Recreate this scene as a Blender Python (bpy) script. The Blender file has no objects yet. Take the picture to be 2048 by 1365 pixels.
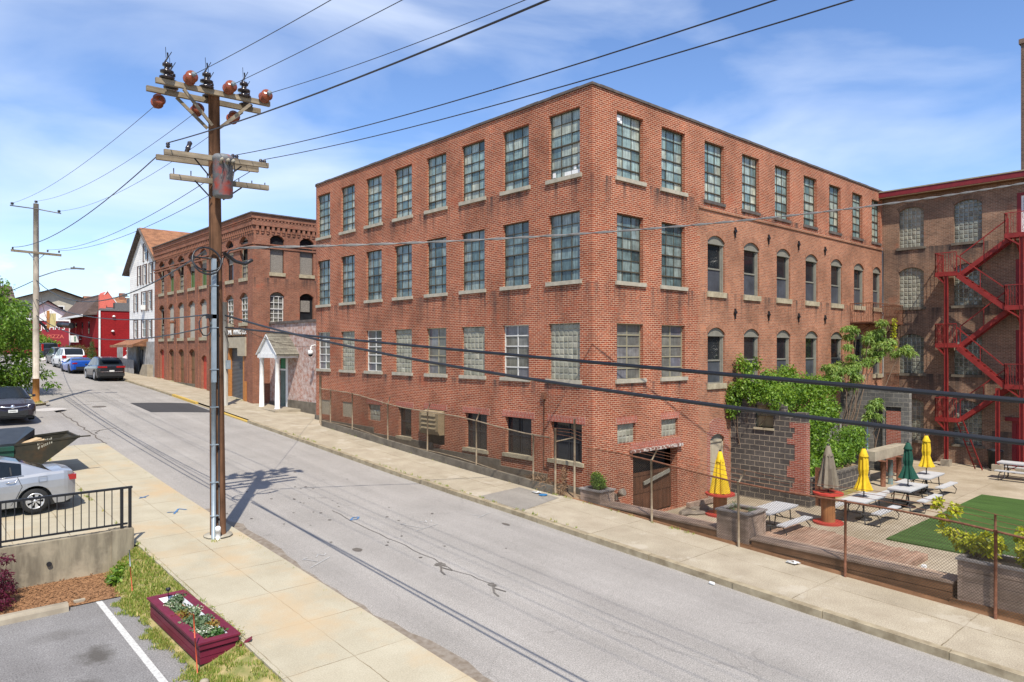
import bpy, math, random
from mathutils import Vector, Matrix
R = math.radians
random.seed(7)
scene = bpy.context.scene
COL = scene.collection

# ------------------------------------------------------------------ camera, sky, sun, exposure
# world axes: +y runs up the street, +x runs from the street into the brick buildings, z up
cam_d = bpy.data.cameras.new('camera')
cam = bpy.data.objects.new('camera', cam_d); COL.objects.link(cam)
cam.location = (-16.94, -15.01, 4.9)
cam.rotation_euler = (R(90), 0, R(-42.0))
cam_d.sensor_width = 36; cam_d.lens = 36 * 1417 / 2048
cam_d.shift_y = (698 - 682.5) / 2048
cam_d.clip_start = 0.1; cam_d.clip_end = 3000
scene.camera = cam

SUN_EL, SUN_AZ = R(55), math.atan2(-0.52, -0.854)      # azimuth clockwise from +y
world = bpy.data.worlds.new('World'); scene.world = world
world.use_nodes = True
wn, wl = world.node_tree.nodes, world.node_tree.links
wn.clear()
w_out = wn.new('ShaderNodeOutputWorld'); w_bg = wn.new('ShaderNodeBackground')
w_sky = wn.new('ShaderNodeTexSky'); w_sky.sky_type = 'NISHITA'; w_sky.sun_disc = False
w_sky.sun_elevation = SUN_EL; w_sky.sun_rotation = SUN_AZ
w_sky.air_density = 1.0; w_sky.dust_density = 0.25; w_sky.ozone_density = 2.0; w_sky.altitude = 50
w_tc = wn.new('ShaderNodeTexCoord')
w_map = wn.new('ShaderNodeMapping'); w_map.inputs['Scale'].default_value = (1.2, 1.6, 4.2)
w_map.inputs['Rotation'].default_value = (R(7), R(-5), R(20))
w_n = wn.new('ShaderNodeTexNoise'); w_n.inputs['Scale'].default_value = 1.5
w_n.inputs['Detail'].default_value = 7; w_n.inputs['Roughness'].default_value = 0.48
w_n.inputs['Distortion'].default_value = 0.7
w_r = wn.new('ShaderNodeValToRGB')
w_r.color_ramp.elements[0].position = 0.43; w_r.color_ramp.elements[0].color = (0, 0, 0, 1)
w_r.color_ramp.elements[1].position = 0.80; w_r.color_ramp.elements[1].color = (0.75, 0.75, 0.75, 1)
# puffy clouds low over the horizon
w_n2 = wn.new('ShaderNodeTexNoise'); w_n2.inputs['Scale'].default_value = 7.0
w_n2.inputs['Detail'].default_value = 6; w_n2.inputs['Roughness'].default_value = 0.55
w_map2 = wn.new('ShaderNodeMapping'); w_map2.inputs['Scale'].default_value = (1, 1, 2.2)
w_map2.inputs['Location'].default_value = (0.37, 0.2, 0)
w_r2 = wn.new('ShaderNodeValToRGB')
w_r2.color_ramp.elements[0].position = 0.47; w_r2.color_ramp.elements[0].color = (0, 0, 0, 1)
w_r2.color_ramp.elements[1].position = 0.62; w_r2.color_ramp.elements[1].color = (1, 1, 1, 1)
w_sep = wn.new('ShaderNodeSeparateXYZ')
w_low = wn.new('ShaderNodeMapRange'); w_low.inputs['From Min'].default_value = 0.09
w_low.inputs['From Max'].default_value = 0.17; w_low.inputs['To Min'].default_value = 0.85
w_low.inputs['To Max'].default_value = 0.0
w_mul = wn.new('ShaderNodeMath'); w_mul.operation = 'MULTIPLY'
w_max = wn.new('ShaderNodeMath'); w_max.operation = 'MAXIMUM'
w_mix = wn.new('ShaderNodeMix'); w_mix.data_type = 'RGBA'
w_mix.inputs[7].default_value = (6.6, 7.1, 7.9, 1)
w_tint = wn.new('ShaderNodeMix'); w_tint.data_type = 'RGBA'; w_tint.blend_type = 'MULTIPLY'
w_tint.inputs[0].default_value = 1.0; w_tint.inputs[7].default_value = (0.85, 0.965, 1.17, 1)
w_bg.inputs['Strength'].default_value = 0.129
wl.new(w_tc.outputs['Generated'], w_map.inputs['Vector']); wl.new(w_map.outputs[0], w_n.inputs['Vector'])
wl.new(w_n.outputs['Fac'], w_r.inputs['Fac'])
wl.new(w_tc.outputs['Generated'], w_map2.inputs['Vector']); wl.new(w_map2.outputs[0], w_n2.inputs['Vector'])
wl.new(w_n2.outputs['Fac'], w_r2.inputs['Fac'])
wl.new(w_tc.outputs['Generated'], w_sep.inputs[0]); wl.new(w_sep.outputs['Z'], w_low.inputs['Value'])
wl.new(w_r2.outputs['Color'], w_mul.inputs[0]); wl.new(w_low.outputs[0], w_mul.inputs[1])
wl.new(w_r.outputs['Color'], w_max.inputs[0]); wl.new(w_mul.outputs[0], w_max.inputs[1])
wl.new(w_sky.outputs['Color'], w_tint.inputs[6])
wl.new(w_max.outputs[0], w_mix.inputs[0]); wl.new(w_tint.outputs[2], w_mix.inputs[6])
wl.new(w_mix.outputs[2], w_bg.inputs['Color']); wl.new(w_bg.outputs[0], w_out.inputs['Surface'])

sun_d = bpy.data.lights.new('sun', 'SUN'); sun_d.energy = 4.8; sun_d.angle = R(0.53)
sun_d.color = (1.0, 0.94, 0.84)
sun = bpy.data.objects.new('sun', sun_d); COL.objects.link(sun)
to_sun = Vector((math.sin(SUN_AZ) * math.cos(SUN_EL), math.cos(SUN_AZ) * math.cos(SUN_EL), math.sin(SUN_EL)))
sun.rotation_euler = (-to_sun).to_track_quat('-Z', 'Y').to_euler()
sun.location = (-20, -30, 40)

vs = scene.view_settings
vs.view_transform = 'Standard'; vs.look = 'None'; vs.gamma = 1; vs.use_curve_mapping = False
vs.exposure = 0.42
scene.render.engine = 'CYCLES'
scene.cycles.max_bounces = 6; scene.cycles.diffuse_bounces = 3; scene.cycles.glossy_bounces = 3
scene.cycles.transparent_max_bounces = 6

# ------------------------------------------------------------------ helpers
def wloc(o):
    v = Vector((0, 0, 0))
    while o is not None:
        v = v + o.location; o = o.parent
    return v

class MB:
    """collects faces, then links them as one mesh object"""
    def __init__(s): s.v = []; s.f = []; s.m = []; s.uv = {}; s.sm = set()
    def poly(s, pts, mi=0, uv=None, smooth=False):
        n = len(s.v); s.v.extend([tuple(p) for p in pts]); s.f.append(tuple(range(n, n + len(pts)))); s.m.append(mi)
        if uv is not None: s.uv[len(s.f) - 1] = uv
        if smooth: s.sm.add(len(s.f) - 1)
    def box(s, x0, x1, y0, y1, z0, z1, mi=0, M=None):
        c = [(x0, y0, z0), (x1, y0, z0), (x1, y1, z0), (x0, y1, z0), (x0, y0, z1), (x1, y0, z1), (x1, y1, z1), (x0, y1, z1)]
        if M is not None: c = [tuple(M @ Vector(p)) for p in c]
        n = len(s.v); s.v.extend(c)
        for q in ((3, 2, 1, 0), (4, 5, 6, 7), (0, 1, 5, 4), (1, 2, 6, 5), (2, 3, 7, 6), (3, 0, 4, 7)):
            s.f.append(tuple(n + i for i in q)); s.m.append(mi)
    def bar(s, p, q, w, h, mi=0, up=(0, 0, 1)):
        """rectangular bar from p to q, w across, h along 'up'"""
        p, q = Vector(p), Vector(q); d = (q - p); L = d.length; d.normalize()
        a = d.cross(Vector(up))
        if a.length < 1e-5: a = Vector((1, 0, 0))
        a.normalize(); b = a.cross(d)
        M = Matrix((a, d, b)).transposed().to_4x4(); M.translation = p
        s.box(-w / 2, w / 2, 0, L, -h / 2, h / 2, mi, M)
    def tube(s, pts, r, n=6, mi=0, cap=True, smooth=True):
        pts = [Vector(p) for p in pts]; rs = r if isinstance(r, (list, tuple)) else [r] * len(pts)
        base = len(s.v); ref = None
        for i, p in enumerate(pts):
            d = (pts[min(i + 1, len(pts) - 1)] - pts[max(i - 1, 0)]).normalized()
            if ref is None:
                ref = Vector((0, 0, 1)) if abs(d.z) < 0.9 else Vector((1, 0, 0))
            a = d.cross(ref); 
            if a.length < 1e-4: a = d.cross(Vector((0, 1, 0)))
            a.normalize(); b = a.cross(d); ref = b if b.length > 0 else ref
            for k in range(n):
                t = 2 * math.pi * k / n
                s.v.append(tuple(p + rs[i] * (math.cos(t) * a + math.sin(t) * b)))
        for i in range(len(pts) - 1):
            for k in range(n):
                k2 = (k + 1) % n
                s.f.append((base + i * n + k, base + i * n + k2, base + (i + 1) * n + k2, base + (i + 1) * n + k)); s.m.append(mi)
                if smooth: s.sm.add(len(s.f) - 1)
        if cap:
            s.f.append(tuple(base + k for k in range(n))); s.m.append(mi)
            s.f.append(tuple(base + (len(pts) - 1) * n + k for k in reversed(range(n)))); s.m.append(mi)
    def lathe(s, prof, c=(0, 0, 0), n=16, mi=0, axis='z', smooth=True, M=None):
        base = len(s.v)
        for (r, h) in prof:
            for k in range(n):
                t = 2 * math.pi * k / n; x, y = r * math.cos(t), r * math.sin(t)
                p = (x, y, h) if axis == 'z' else ((h, x, y) if axis == 'x' else (x, h, y))
                if M is not None: p = tuple(M @ Vector(p))
                s.v.append((c[0] + p[0], c[1] + p[1], c[2] + p[2]))
        for i in range(len(prof) - 1):
            for k in range(n):
                k2 = (k + 1) % n
                s.f.append((base + i * n + k, base + i * n + k2, base + (i + 1) * n + k2, base + (i + 1) * n + k)); s.m.append(mi)
                if smooth: s.sm.add(len(s.f) - 1)
        if prof[0][0] > 1e-6: s.f.append(tuple(base + k for k in reversed(range(n)))); s.m.append(mi)
        if prof[-1][0] > 1e-6: s.f.append(tuple(base + (len(prof) - 1) * n + k for k in range(n))); s.m.append(mi)
    def prism(s, poly, axis, c0, c1, mi=0):
        """2d polygon extruded along axis ('x': poly in y,z; 'y': poly in x,z; 'z': poly in x,y)"""
        def P(p, c): return (c, p[0], p[1]) if axis == 'x' else ((p[0], c, p[1]) if axis == 'y' else (p[0], p[1], c))
        s.poly([P(p, c0) for p in reversed(poly)], mi); s.poly([P(p, c1) for p in poly], mi)
        n = len(poly)
        for i in range(n):
            a, b = poly[i], poly[(i + 1) % n]
            s.poly([P(a, c0), P(b, c0), P(b, c1), P(a, c1)], mi)
    def build(s, name, mats, parent=None, local=False):
        if not isinstance(mats, (list, tuple)): mats = [mats]
        off = Vector((0, 0, 0)) if (local or parent is None) else wloc(parent)
        me = bpy.data.meshes.new(name)
        vv = [(p[0] - off.x, p[1] - off.y, p[2] - off.z) for p in s.v]
        me.from_pydata(vv, [], s.f); me.update()
        for m in mats: me.materials.append(m)
        me.polygons.foreach_set('material_index', s.m)
        if s.sm: me.polygons.foreach_set('use_smooth', [i in s.sm for i in range(len(s.f))])
        ul = me.uv_layers.new(name='UVMap'); data = []
        for i, fc in enumerate(s.f):
            if i in s.uv:
                for q in s.uv[i]: data.extend(q)
            else:
                p0, p1, p2 = Vector(s.v[fc[0]]), Vector(s.v[fc[1]]), Vector(s.v[fc[2]])
                nn = (p1 - p0).cross(p2 - p1); ax, ay, az = abs(nn.x), abs(nn.y), abs(nn.z)
                for k in fc:
                    p = s.v[k]
                    data.extend((p[1], p[2]) if (ax >= ay and ax >= az) else ((p[0], p[2]) if ay >= az else (p[0], p[1])))
        ul.data.foreach_set('uv', data)
        o = bpy.data.objects.new(name, me); COL.objects.link(o)
        if parent is not None: o.parent = parent
        return o

def tag(o, label, cat, group=None):
    o['label'] = label; o['category'] = cat
    if group: o['group'] = group
    return o
def thing(name, label, cat, loc=(0, 0, 0), rotz=0, group=None):
    o = bpy.data.objects.new(name, None); COL.objects.link(o)
    o.empty_display_size = 0.3; o.location = loc; o.rotation_euler = (0, 0, rotz)
    return tag(o, label, cat, group)
def struct(name, mb, m, kind='structure'):
    o = mb.build(name, m); o['kind'] = kind
    return o
def copy_tree(o, parent=None):
    c = o.copy(); COL.objects.link(c)
    if parent is not None: c.parent = parent
    for ch in list(o.children): copy_tree(ch, c)
    return c
def lerp_tab(tab, x):
    for (a0, z0), (a1, z1) in zip(tab, tab[1:]):
        if x <= a1: return z0 + (z1 - z0) * (x - a0) / (a1 - a0)
    return tab[-1][1]
ROAD = [(-60, -2.7), (-40, -1.8), (-12, -.47), (-6, -.2), (0, .13), (4, .31), (8, .53), (12, .79), (18, 1.16), (24, 1.53), (33, 2.06),
        (42, 2.5), (58, 3.1), (89, 4.0), (120, 4.7), (300, 8)]
def zr(y):                                               # street surface, smoothed
    return (lerp_tab(ROAD, y - 2) + 2 * lerp_tab(ROAD, y) + lerp_tab(ROAD, y + 2)) / 4
def dip(y):                                              # the far pavement falls a little towards the houses
    return 0.25 * min(1, max(0, (y - 17) / 6))
def zs(x, y):                                            # pavement surface
    if x > -3.4: return zr(y) + 0.13 - dip(y) * min(1, (x + 3.4) / 3.4)
    return zr(y) + 0.12
# ------------------------------------------------------------------ materials
def nt(name):
    m = bpy.data.materials.new(name); m.use_nodes = True
    n, l = m.node_tree.nodes, m.node_tree.links
    return m, n, l, n['Principled BSDF']
def setp(b, col=None, rough=None, metal=None, spec=None):
    if col is not None: b.inputs['Base Color'].default_value = (*col, 1)
    if rough is not None: b.inputs['Roughness'].default_value = rough
    if metal is not None: b.inputs['Metallic'].default_value = metal
    if spec is not None: b.inputs['Specular IOR Level'].default_value = spec
def noise(n, l, vec, scale, detail=4, rough=0.55, stretch=None):
    t = n.new('ShaderNodeTexNoise'); t.inputs['Scale'].default_value = scale
    t.inputs['Detail'].default_value = detail; t.inputs['Roughness'].default_value = rough
    if stretch:
        mp = n.new('ShaderNodeMapping'); mp.inputs['Scale'].default_value = stretch
        l.new(vec, mp.inputs['Vector']); vec = mp.outputs[0]
    l.new(vec, t.inputs['Vector'])
    return t.outputs['Fac']
def ramp(n, l, fac, stops):
    r = n.new('ShaderNodeValToRGB'); e = r.color_ramp.elements
    while len(e) < len(stops): e.new(0.5)
    for k, (p, c) in zip(e, stops):
        k.position = p; k.color = (*c, 1) if len(c) == 3 else c
    l.new(fac, r.inputs['Fac'])
    return r.outputs['Color']
def mixc(n, l, fac, a, b, mode='MIX'):
    x = n.new('ShaderNodeMix'); x.data_type = 'RGBA'; x.blend_type = mode
    for i, s in ((0, fac), (6, a), (7, b)):
        if isinstance(s, (int, float)): x.inputs[i].default_value = s
        elif isinstance(s, tuple): x.inputs[i].default_value = (*s, 1)
        else: l.new(s, x.inputs[i])
    return x.outputs[2]
def bump(n, l, b, h, strength=0.3, dist=0.02):
    k = n.new('ShaderNodeBump'); k.inputs['Strength'].default_value = strength; k.inputs['Distance'].default_value = dist
    l.new(h, k.inputs['Height']); l.new(k.outputs[0], b.inputs['Normal'])
G = lambda v: (v, v, v)

def mnoise(name, c1, c2, scale=4, rough=0.8, metal=0, spec=0.3, bmp=0.0, stretch=None, lo=0.35, hi=0.65, c3=None, s3=0.6):
    """surface whose colour wanders between c1 and c2"""
    m, n, l, b = nt(name); tc = n.new('ShaderNodeTexCoord').outputs['Object']
    f = noise(n, l, tc, scale, 6, 0.6, stretch)
    c = ramp(n, l, f, [(lo, c1), (hi, c2)])
    if c3 is not None:
        f3 = noise(n, l, tc, s3, 5, 0.6); msk = ramp(n, l, f3, [(0.52, G(0)), (0.68, G(1))])
        c = mixc(n, l, msk, c, c3)
    l.new(c, b.inputs['Base Color']); setp(b, None, rough, metal, spec)
    if bmp: bump(n, l, b, f, bmp)
    return m
def mplain(name, col, rough=0.6, metal=0, spec=0.4):
    m, n, l, b = nt(name); tc = n.new('ShaderNodeTexCoord').outputs['Object']
    f = noise(n, l, tc, 9, 4); d = tuple(x * 0.86 for x in col); u = tuple(min(1, x * 1.1) for x in col)
    l.new(ramp(n, l, f, [(0.35, d), (0.65, u)]), b.inputs['Base Color']); setp(b, None, rough, metal, spec)
    return m

def brick(name, c1, c2, mortar, stain=(), dark=0.55, white=0.0, msize=0.0075, w=0.213, h=0.0677, soot=0.0, patch=None, vert=False, heavy=.52):
    m, n, l, b = nt(name); uv = n.new('ShaderNodeUVMap').outputs[0]
    t = n.new('ShaderNodeTexBrick'); t.offset = 0.5
    for k, v_ in (('Scale', 1), ('Mortar Size', msize), ('Mortar Smooth', 0.12), ('Bias', 0.0), ('Brick Width', w), ('Row Height', h)):
        t.inputs[k].default_value = v_
    t.inputs['Color1'].default_value = (*c1, 1); t.inputs['Color2'].default_value = (*c2, 1); t.inputs['Mortar'].default_value = (*mortar, 1)
    # courses are never dead straight
    wob = n.new('ShaderNodeTexNoise'); wob.inputs['Scale'].default_value = 1.1; l.new(uv, wob.inputs['Vector'])
    vm = n.new('ShaderNodeVectorMath'); vm.operation = 'MULTIPLY_ADD'; vm.inputs[1].default_value = (0.02, 0.018, 0)
    l.new(wob.outputs['Color'], vm.inputs[0]); l.new(uv, vm.inputs[2]); vec = vm.outputs[0]
    if vert:
        mp = n.new('ShaderNodeMapping'); mp.inputs['Rotation'].default_value = (0, 0, R(90)); l.new(vec, mp.inputs['Vector']); vec = mp.outputs[0]
    l.new(vec, t.inputs['Vector'])
    c = t.outputs['Color']
    # individual odd bricks, blotches, soot
    f1 = noise(n, l, uv, 5.5, 3, 0.6, (1, 2.6, 1)); c = mixc(n, l, ramp(n, l, f1, [(0.54, G(0)), (0.66, G(0.6))]), c, tuple(x * 1.45 for x in c1))
    f2 = noise(n, l, uv, 7.5, 3, 0.6, (1, 3, 1)); c = mixc(n, l, ramp(n, l, f2, [(0.56, G(0)), (0.70, G(0.65))]), c, tuple(x * 0.42 for x in c2))
    f3 = noise(n, l, uv, 0.55, 5, 0.62); c = mixc(n, l, 1.0, c, ramp(n, l, f3, [(0.3, G(dark)), (0.5, G(0.95)), (0.7, G(1.18))]), 'MULTIPLY')
    if patch is not None:
        f6 = noise(n, l, uv, 0.9, 4, 0.6); c = mixc(n, l, ramp(n, l, f6, [(0.60, G(0)), (0.68, G(0.55))]), c, patch)
    if soot:
        f5 = noise(n, l, uv, 0.42, 5, 0.6, (1, 1.9, 1)); c = mixc(n, l, ramp(n, l, f5, [(0.46, G(0)), (0.56, G(soot))]), c, (0.035, 0.03, 0.03))
    if white:
        f4 = noise(n, l, uv, 3.4, 9, 0.78); c = mixc(n, l, ramp(n, l, f4, [(0.40, G(0)), (0.62, G(white))]), c, (0.62, 0.58, 0.54))
    if stain:
        sp = n.new('ShaderNodeSeparateXYZ'); l.new(uv, sp.inputs[0])
        fs = noise(n, l, uv, 1.0, 5, 0.7, (2.6, 0.16, 1)); acc = None
        for (z1, ln) in stain:
            mr = n.new('ShaderNodeMapRange'); mr.inputs['From Min'].default_value = z1 - ln; mr.inputs['From Max'].default_value = z1
            l.new(sp.outputs['Y'], mr.inputs['Value'])
            lt = n.new('ShaderNodeMath'); lt.operation = 'LESS_THAN'; lt.inputs[1].default_value = z1 + 0.02; l.new(sp.outputs['Y'], lt.inputs[0])
            mu = n.new('ShaderNodeMath'); mu.operation = 'MULTIPLY'; l.new(mr.outputs[0], mu.inputs[0]); l.new(lt.outputs[0], mu.inputs[1])
            if acc is None: acc = mu.outputs[0]
            else:
                mx = n.new('ShaderNodeMath'); mx.operation = 'MAXIMUM'; l.new(acc, mx.inputs[0]); l.new(mu.outputs[0], mx.inputs[1]); acc = mx.outputs[0]
        st = n.new('ShaderNodeMath'); st.operation = 'MULTIPLY'
        l.new(ramp(n, l, fs, [(heavy - .04, G(0)), (heavy + .12, G(0.95))]), st.inputs[0]); l.new(acc, st.inputs[1])
        c = mixc(n, l, st.outputs[0], c, (0.055, 0.045, 0.04))
    l.new(c, b.inputs['Base Color']); setp(b, None, 0.9, 0, 0.15)
    inv = n.new('ShaderNodeMath'); inv.operation = 'SUBTRACT'; inv.inputs[0].default_value = 1; l.new(t.outputs['Fac'], inv.inputs[1])
    bump(n, l, b, inv.outputs[0], 0.5, 0.008)
    return m

BR = {}
BR['new'] = brick('red_brick', (0.305, 0.079, 0.036), (0.20, 0.046, 0.024), (0.58, 0.40, 0.27), stain=((10.5, 1.0), (7.02, 1.5), (3.75, 0.6)), dark=0.62, msize=0.0078, patch=(0.33, 0.088, 0.045))
BR['old'] = brick('old_brick', (0.36, 0.145, 0.078), (0.25, 0.092, 0.052), (0.37, 0.265, 0.185), stain=((7.05, 1.3), (3.6, .8)), dark=0.64, msize=0.008, h=0.067, patch=(0.44, 0.19, 0.105))
BR['ware'] = brick('brown_brick', (0.28, 0.112, 0.066), (0.20, 0.074, 0.045), (0.28, 0.20, 0.15), stain=((9.2, 0.8), (6.0, 1.2)), dark=0.7, msize=0.0065, patch=(0.36, 0.10, 0.055))
BR['mill'] = brick('sooty_tan_brick', (0.25, 0.14, 0.088), (0.165, 0.09, 0.058), (0.35, 0.265, 0.19), dark=0.72, soot=0.22, stain=((10.15, 1.3), (7.0, 1.5), (3.6, 1.6), (0.9, 1.8)), msize=0.0085, patch=(0.30, 0.125, 0.07), heavy=.46)
BR['wash'] = brick('whitewashed_brick', (0.33, 0.125, 0.08), (0.25, 0.09, 0.058), (0.46, 0.38, 0.31), white=0.72, dark=0.7)
BR['pier'] = brick('quoin_brick', (0.31, 0.09, 0.055), (0.24, 0.065, 0.045), (0.44, 0.34, 0.27), dark=0.7)
BR['soldier'] = brick('soldier_brick', (0.35, 0.09, 0.055), (0.28, 0.065, 0.042), (0.44, 0.34, 0.27), dark=0.85, vert=True)
BR['block'] = brick('grey_block', (0.10, 0.088, 0.078), (0.07, 0.062, 0.056), (0.34, 0.285, 0.21), w=0.405, h=0.203, msize=0.011, dark=0.75)
BR['block_light'] = brick('pale_block', (0.17, 0.16, 0.145), (0.11, 0.104, 0.096), (0.30, 0.27, 0.22), w=0.405, h=0.203, msize=0.01, dark=0.6)
BR['red_paint'] = brick('red_painted_block', (0.27, 0.016, 0.018), (0.245, 0.015, 0.017), (0.20, 0.012, 0.014), w=0.4, h=0.2, msize=0.012, dark=0.9)

def glass(name, cols, rough=0.12, streak=0.5, spec=0.6, per_pane=True, yellow=0.0):
    """old, dusty pane: the look of each pane differs (u,v count panes), faint vertical dirt streaks"""
    m, n, l, b = nt(name); uv = n.new('ShaderNodeUVMap').outputs[0]
    fl = n.new('ShaderNodeVectorMath'); fl.operation = 'FLOOR'; l.new(uv, fl.inputs[0])
    wn_ = n.new('ShaderNodeTexWhiteNoise'); wn_.noise_dimensions = '2D'; l.new(fl.outputs[0], wn_.inputs['Vector'])
    c = ramp(n, l, wn_.outputs['Value'], [(i / (len(cols) - 1), k) for i, k in enumerate(cols)])
    fs = noise(n, l, uv, 1.0, 4, 0.6, (7, 0.5, 1)); c = mixc(n, l, streak, c, ramp(n, l, fs, [(0.3, G(0.45)), (0.5, G(1)), (0.7, G(1.6))]), 'MULTIPLY')
    fb = noise(n, l, uv, 1.4, 3, 0.6); c = mixc(n, l, 0.8, c, ramp(n, l, fb, [(0.3, G(0.6)), (0.7, G(1.35))]), 'MULTIPLY')
    l.new(c, b.inputs['Base Color']); setp(b, None, rough, 0, spec)
    return m
M = {}
M['pane_teal'] = glass('teal_wired_glass', [(0.06, 0.10, 0.10), (0.15, 0.22, 0.21), (0.22, 0.30, 0.275), (0.28, 0.335, 0.295), (0.37, 0.375, 0.285), (0.10, 0.16, 0.165)], 0.2, 0.8)
M['pane_teal_dark'] = glass('dark_teal_glass', [(0.04, 0.066, 0.07), (0.085, 0.125, 0.125), (0.14, 0.19, 0.185), (0.21, 0.245, 0.22), (0.06, 0.095, 0.10)], 0.12, 0.8)
M['pane_dark'] = glass('dark_window_glass', [(0.010, 0.012, 0.015), (0.02, 0.022, 0.025)], 0.05, 0.2, 0.5)
M['pane_mesh'] = glass('screened_glass', [(0.05, 0.055, 0.065), (0.06, 0.066, 0.078)], 0.35, 0.25, 0.4)
M['pane_curtain'] = glass('curtained_glass', [(0.15, 0.145, 0.12), (0.11, 0.11, 0.10), (0.17, 0.165, 0.15), (0.13, 0.13, 0.15)], 0.15, 0.35, 0.5)
M['pane_green'] = glass('dusty_green_glass', [(0.17, 0.155, 0.09), (0.12, 0.13, 0.07), (0.20, 0.17, 0.11)], 0.3, 0.5)
M['pane_house'] = glass('house_glass', [(0.03, 0.035, 0.04), (0.16, 0.17, 0.18)], 0.08, 0.3, 0.6)
M['block_glass'] = glass('glass_block', [(0.22, 0.215, 0.165), (0.26, 0.25, 0.195), (0.19, 0.19, 0.15), (0.28, 0.265, 0.21)], 0.18, 0.3, 0.5)
M['block_glass_dark'] = glass('grey_glass_block', [(0.16, 0.165, 0.13), (0.12, 0.125, 0.105), (0.20, 0.20, 0.16), (0.14, 0.15, 0.13)], 0.15, 0.4, 0.6)
M['block_joint'] = mplain('block_joint', (0.30, 0.285, 0.225), 0.9)
M['steel_sash'] = mnoise('brown_steel_sash', (0.055, 0.045, 0.032), (0.09, 0.075, 0.05), 9, 0.7)
M['sash_beige'] = mnoise('beige_sash', (0.30, 0.27, 0.18), (0.24, 0.21, 0.14), 6, 0.6)
M['sash_white'] = mnoise('white_sash', (0.62, 0.61, 0.57), (0.5, 0.49, 0.46), 6, 0.6)
M['sash_grey'] = mnoise('grey_timber_frame', (0.215, 0.205, 0.165), (0.17, 0.16, 0.13), 4, 0.6)
M['sill_stone'] = mnoise('sill_stone', (0.40, 0.345, 0.235), (0.27, 0.225, 0.15), 5, 0.85, bmp=0.2)
M['sill_grey'] = mnoise('sill_grey', (0.40, 0.36, 0.28), (0.30, 0.27, 0.21), 5, 0.85)
M['concrete'] = mnoise('concrete', (0.36, 0.31, 0.23), (0.25, 0.21, 0.155), 2.2, 0.9, bmp=0.15)
M['concrete_dark'] = mnoise('dirty_concrete', (0.17, 0.145, 0.11), (0.095, 0.08, 0.062), 2.4, 0.92, bmp=0.3)
M['coping'] = mnoise('dark_coping', (0.075, 0.062, 0.055), (0.13, 0.105, 0.09), 3, 0.8)
M['tar'] = mplain('roof_tar', (0.06, 0.06, 0.062), 0.9)
M['black_metal'] = mplain('black_iron', (0.012, 0.012, 0.014), 0.45, 0, 0.4)
M['dark_metal'] = mplain('dark_steel', (0.03, 0.03, 0.032), 0.5, 0.2)
M['galv'] = mnoise('galvanised_steel', (0.20, 0.245, 0.275), (0.29, 0.335, 0.36), 3, 0.5, 0.25)
M['rust'] = mnoise('rusty_steel', (0.10, 0.040, 0.022), (0.20, 0.085, 0.045), 14, 0.85, bmp=0.2)
M['rust_pole'] = mnoise('rust_and_zinc', (0.27, 0.22, 0.15), (0.17, 0.115, 0.07), 5, 0.8)
M['wire'] = mplain('chain_link_wire', (0.11, 0.085, 0.058), 0.6, 0.3)
M['cable'] = mplain('black_cable', (0.016, 0.016, 0.018), 0.38, 0, 0.5)
M['cable_grey'] = mplain('grey_cable', (0.16, 0.155, 0.15), 0.5, 0.2)
M['red_steel'] = mnoise('red_painted_steel', (0.25, 0.026, 0.022), (0.17, 0.018, 0.016), 3, 0.5)
M['red_trim'] = mnoise('red_trim', (0.20, 0.018, 0.022), (0.145, 0.014, 0.018), 3, 0.55)
M['red_door'] = mnoise('orange_red_door', (0.48, 0.075, 0.045), (0.38, 0.055, 0.035), 3, 0.6)
M['tan_panel'] = mnoise('tan_panel', (0.40, 0.345, 0.25), (0.33, 0.28, 0.20), 3, 0.7)
M['grey_panel'] = mnoise('beige_board', (0.40, 0.365, 0.30), (0.33, 0.30, 0.25), 3, 0.8)
M['brown_board'] = mnoise('brown_board', (0.185, 0.105, 0.05), (0.13, 0.075, 0.035), 3, 0.75, stretch=(6, 6, 0.7))
M['white_paint'] = mnoise('white_paint', (0.78, 0.77, 0.74), (0.66, 0.65, 0.62), 4, 0.55)
M['vent'] = mnoise('tan_vent_metal', (0.30, 0.235, 0.14), (0.22, 0.17, 0.10), 3, 0.6)
M['osb'] = mnoise('chipboard', (0.26, 0.235, 0.20), (0.15, 0.135, 0.115), 26, 0.9, lo=0.42, hi=0.58)
M['shutter'] = mnoise('steel_shutter', (0.15, 0.155, 0.155), (0.115, 0.12, 0.12), 2, 0.45, 0.3)
M['green_door'] = mnoise('grey_green_door', (0.145, 0.19, 0.17), (0.10, 0.14, 0.125), 3, 0.6)
M['bright_green'] = mplain('green_transom', (0.02, 0.18, 0.085), 0.5)
M['orange_wood'] = mplain('orange_jamb', (0.40, 0.16, 0.04), 0.7)
def wood(name, c1, c2, along='x', scale=1.0, rough=0.85, plank=None):
    m, n, l, b = nt(name); tc = n.new('ShaderNodeTexCoord').outputs['Object']
    st = {'x': (0.7, 14, 14), 'y': (14, 0.7, 14), 'z': (14, 14, 0.7)}[along]
    f = noise(n, l, tc, scale, 6, 0.65, st); f2 = noise(n, l, tc, 1.7, 4, 0.6)
    c = ramp(n, l, f, [(0.3, c1), (0.7, c2)]); c = mixc(n, l, 1.0, c, ramp(n, l, f2, [(0.3, G(0.62)), (0.7, G(1.25))]), 'MULTIPLY')
    l.new(c, b.inputs['Base Color']); setp(b, None, rough, 0, 0.2); bump(n, l, b, f, 0.35, 0.01)
    return m
M['pole_wood'] = wood('creosoted_pole', (0.045, 0.022, 0.012), (0.20, 0.10, 0.052), 'z')
M['pole_pale'] = wood('pale_pole', (0.34, 0.29, 0.225), (0.46, 0.40, 0.32), 'z')
M['pole_orange'] = wood('orange_pole_foot', (0.30, 0.13, 0.035), (0.42, 0.19, 0.06), 'z')
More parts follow.
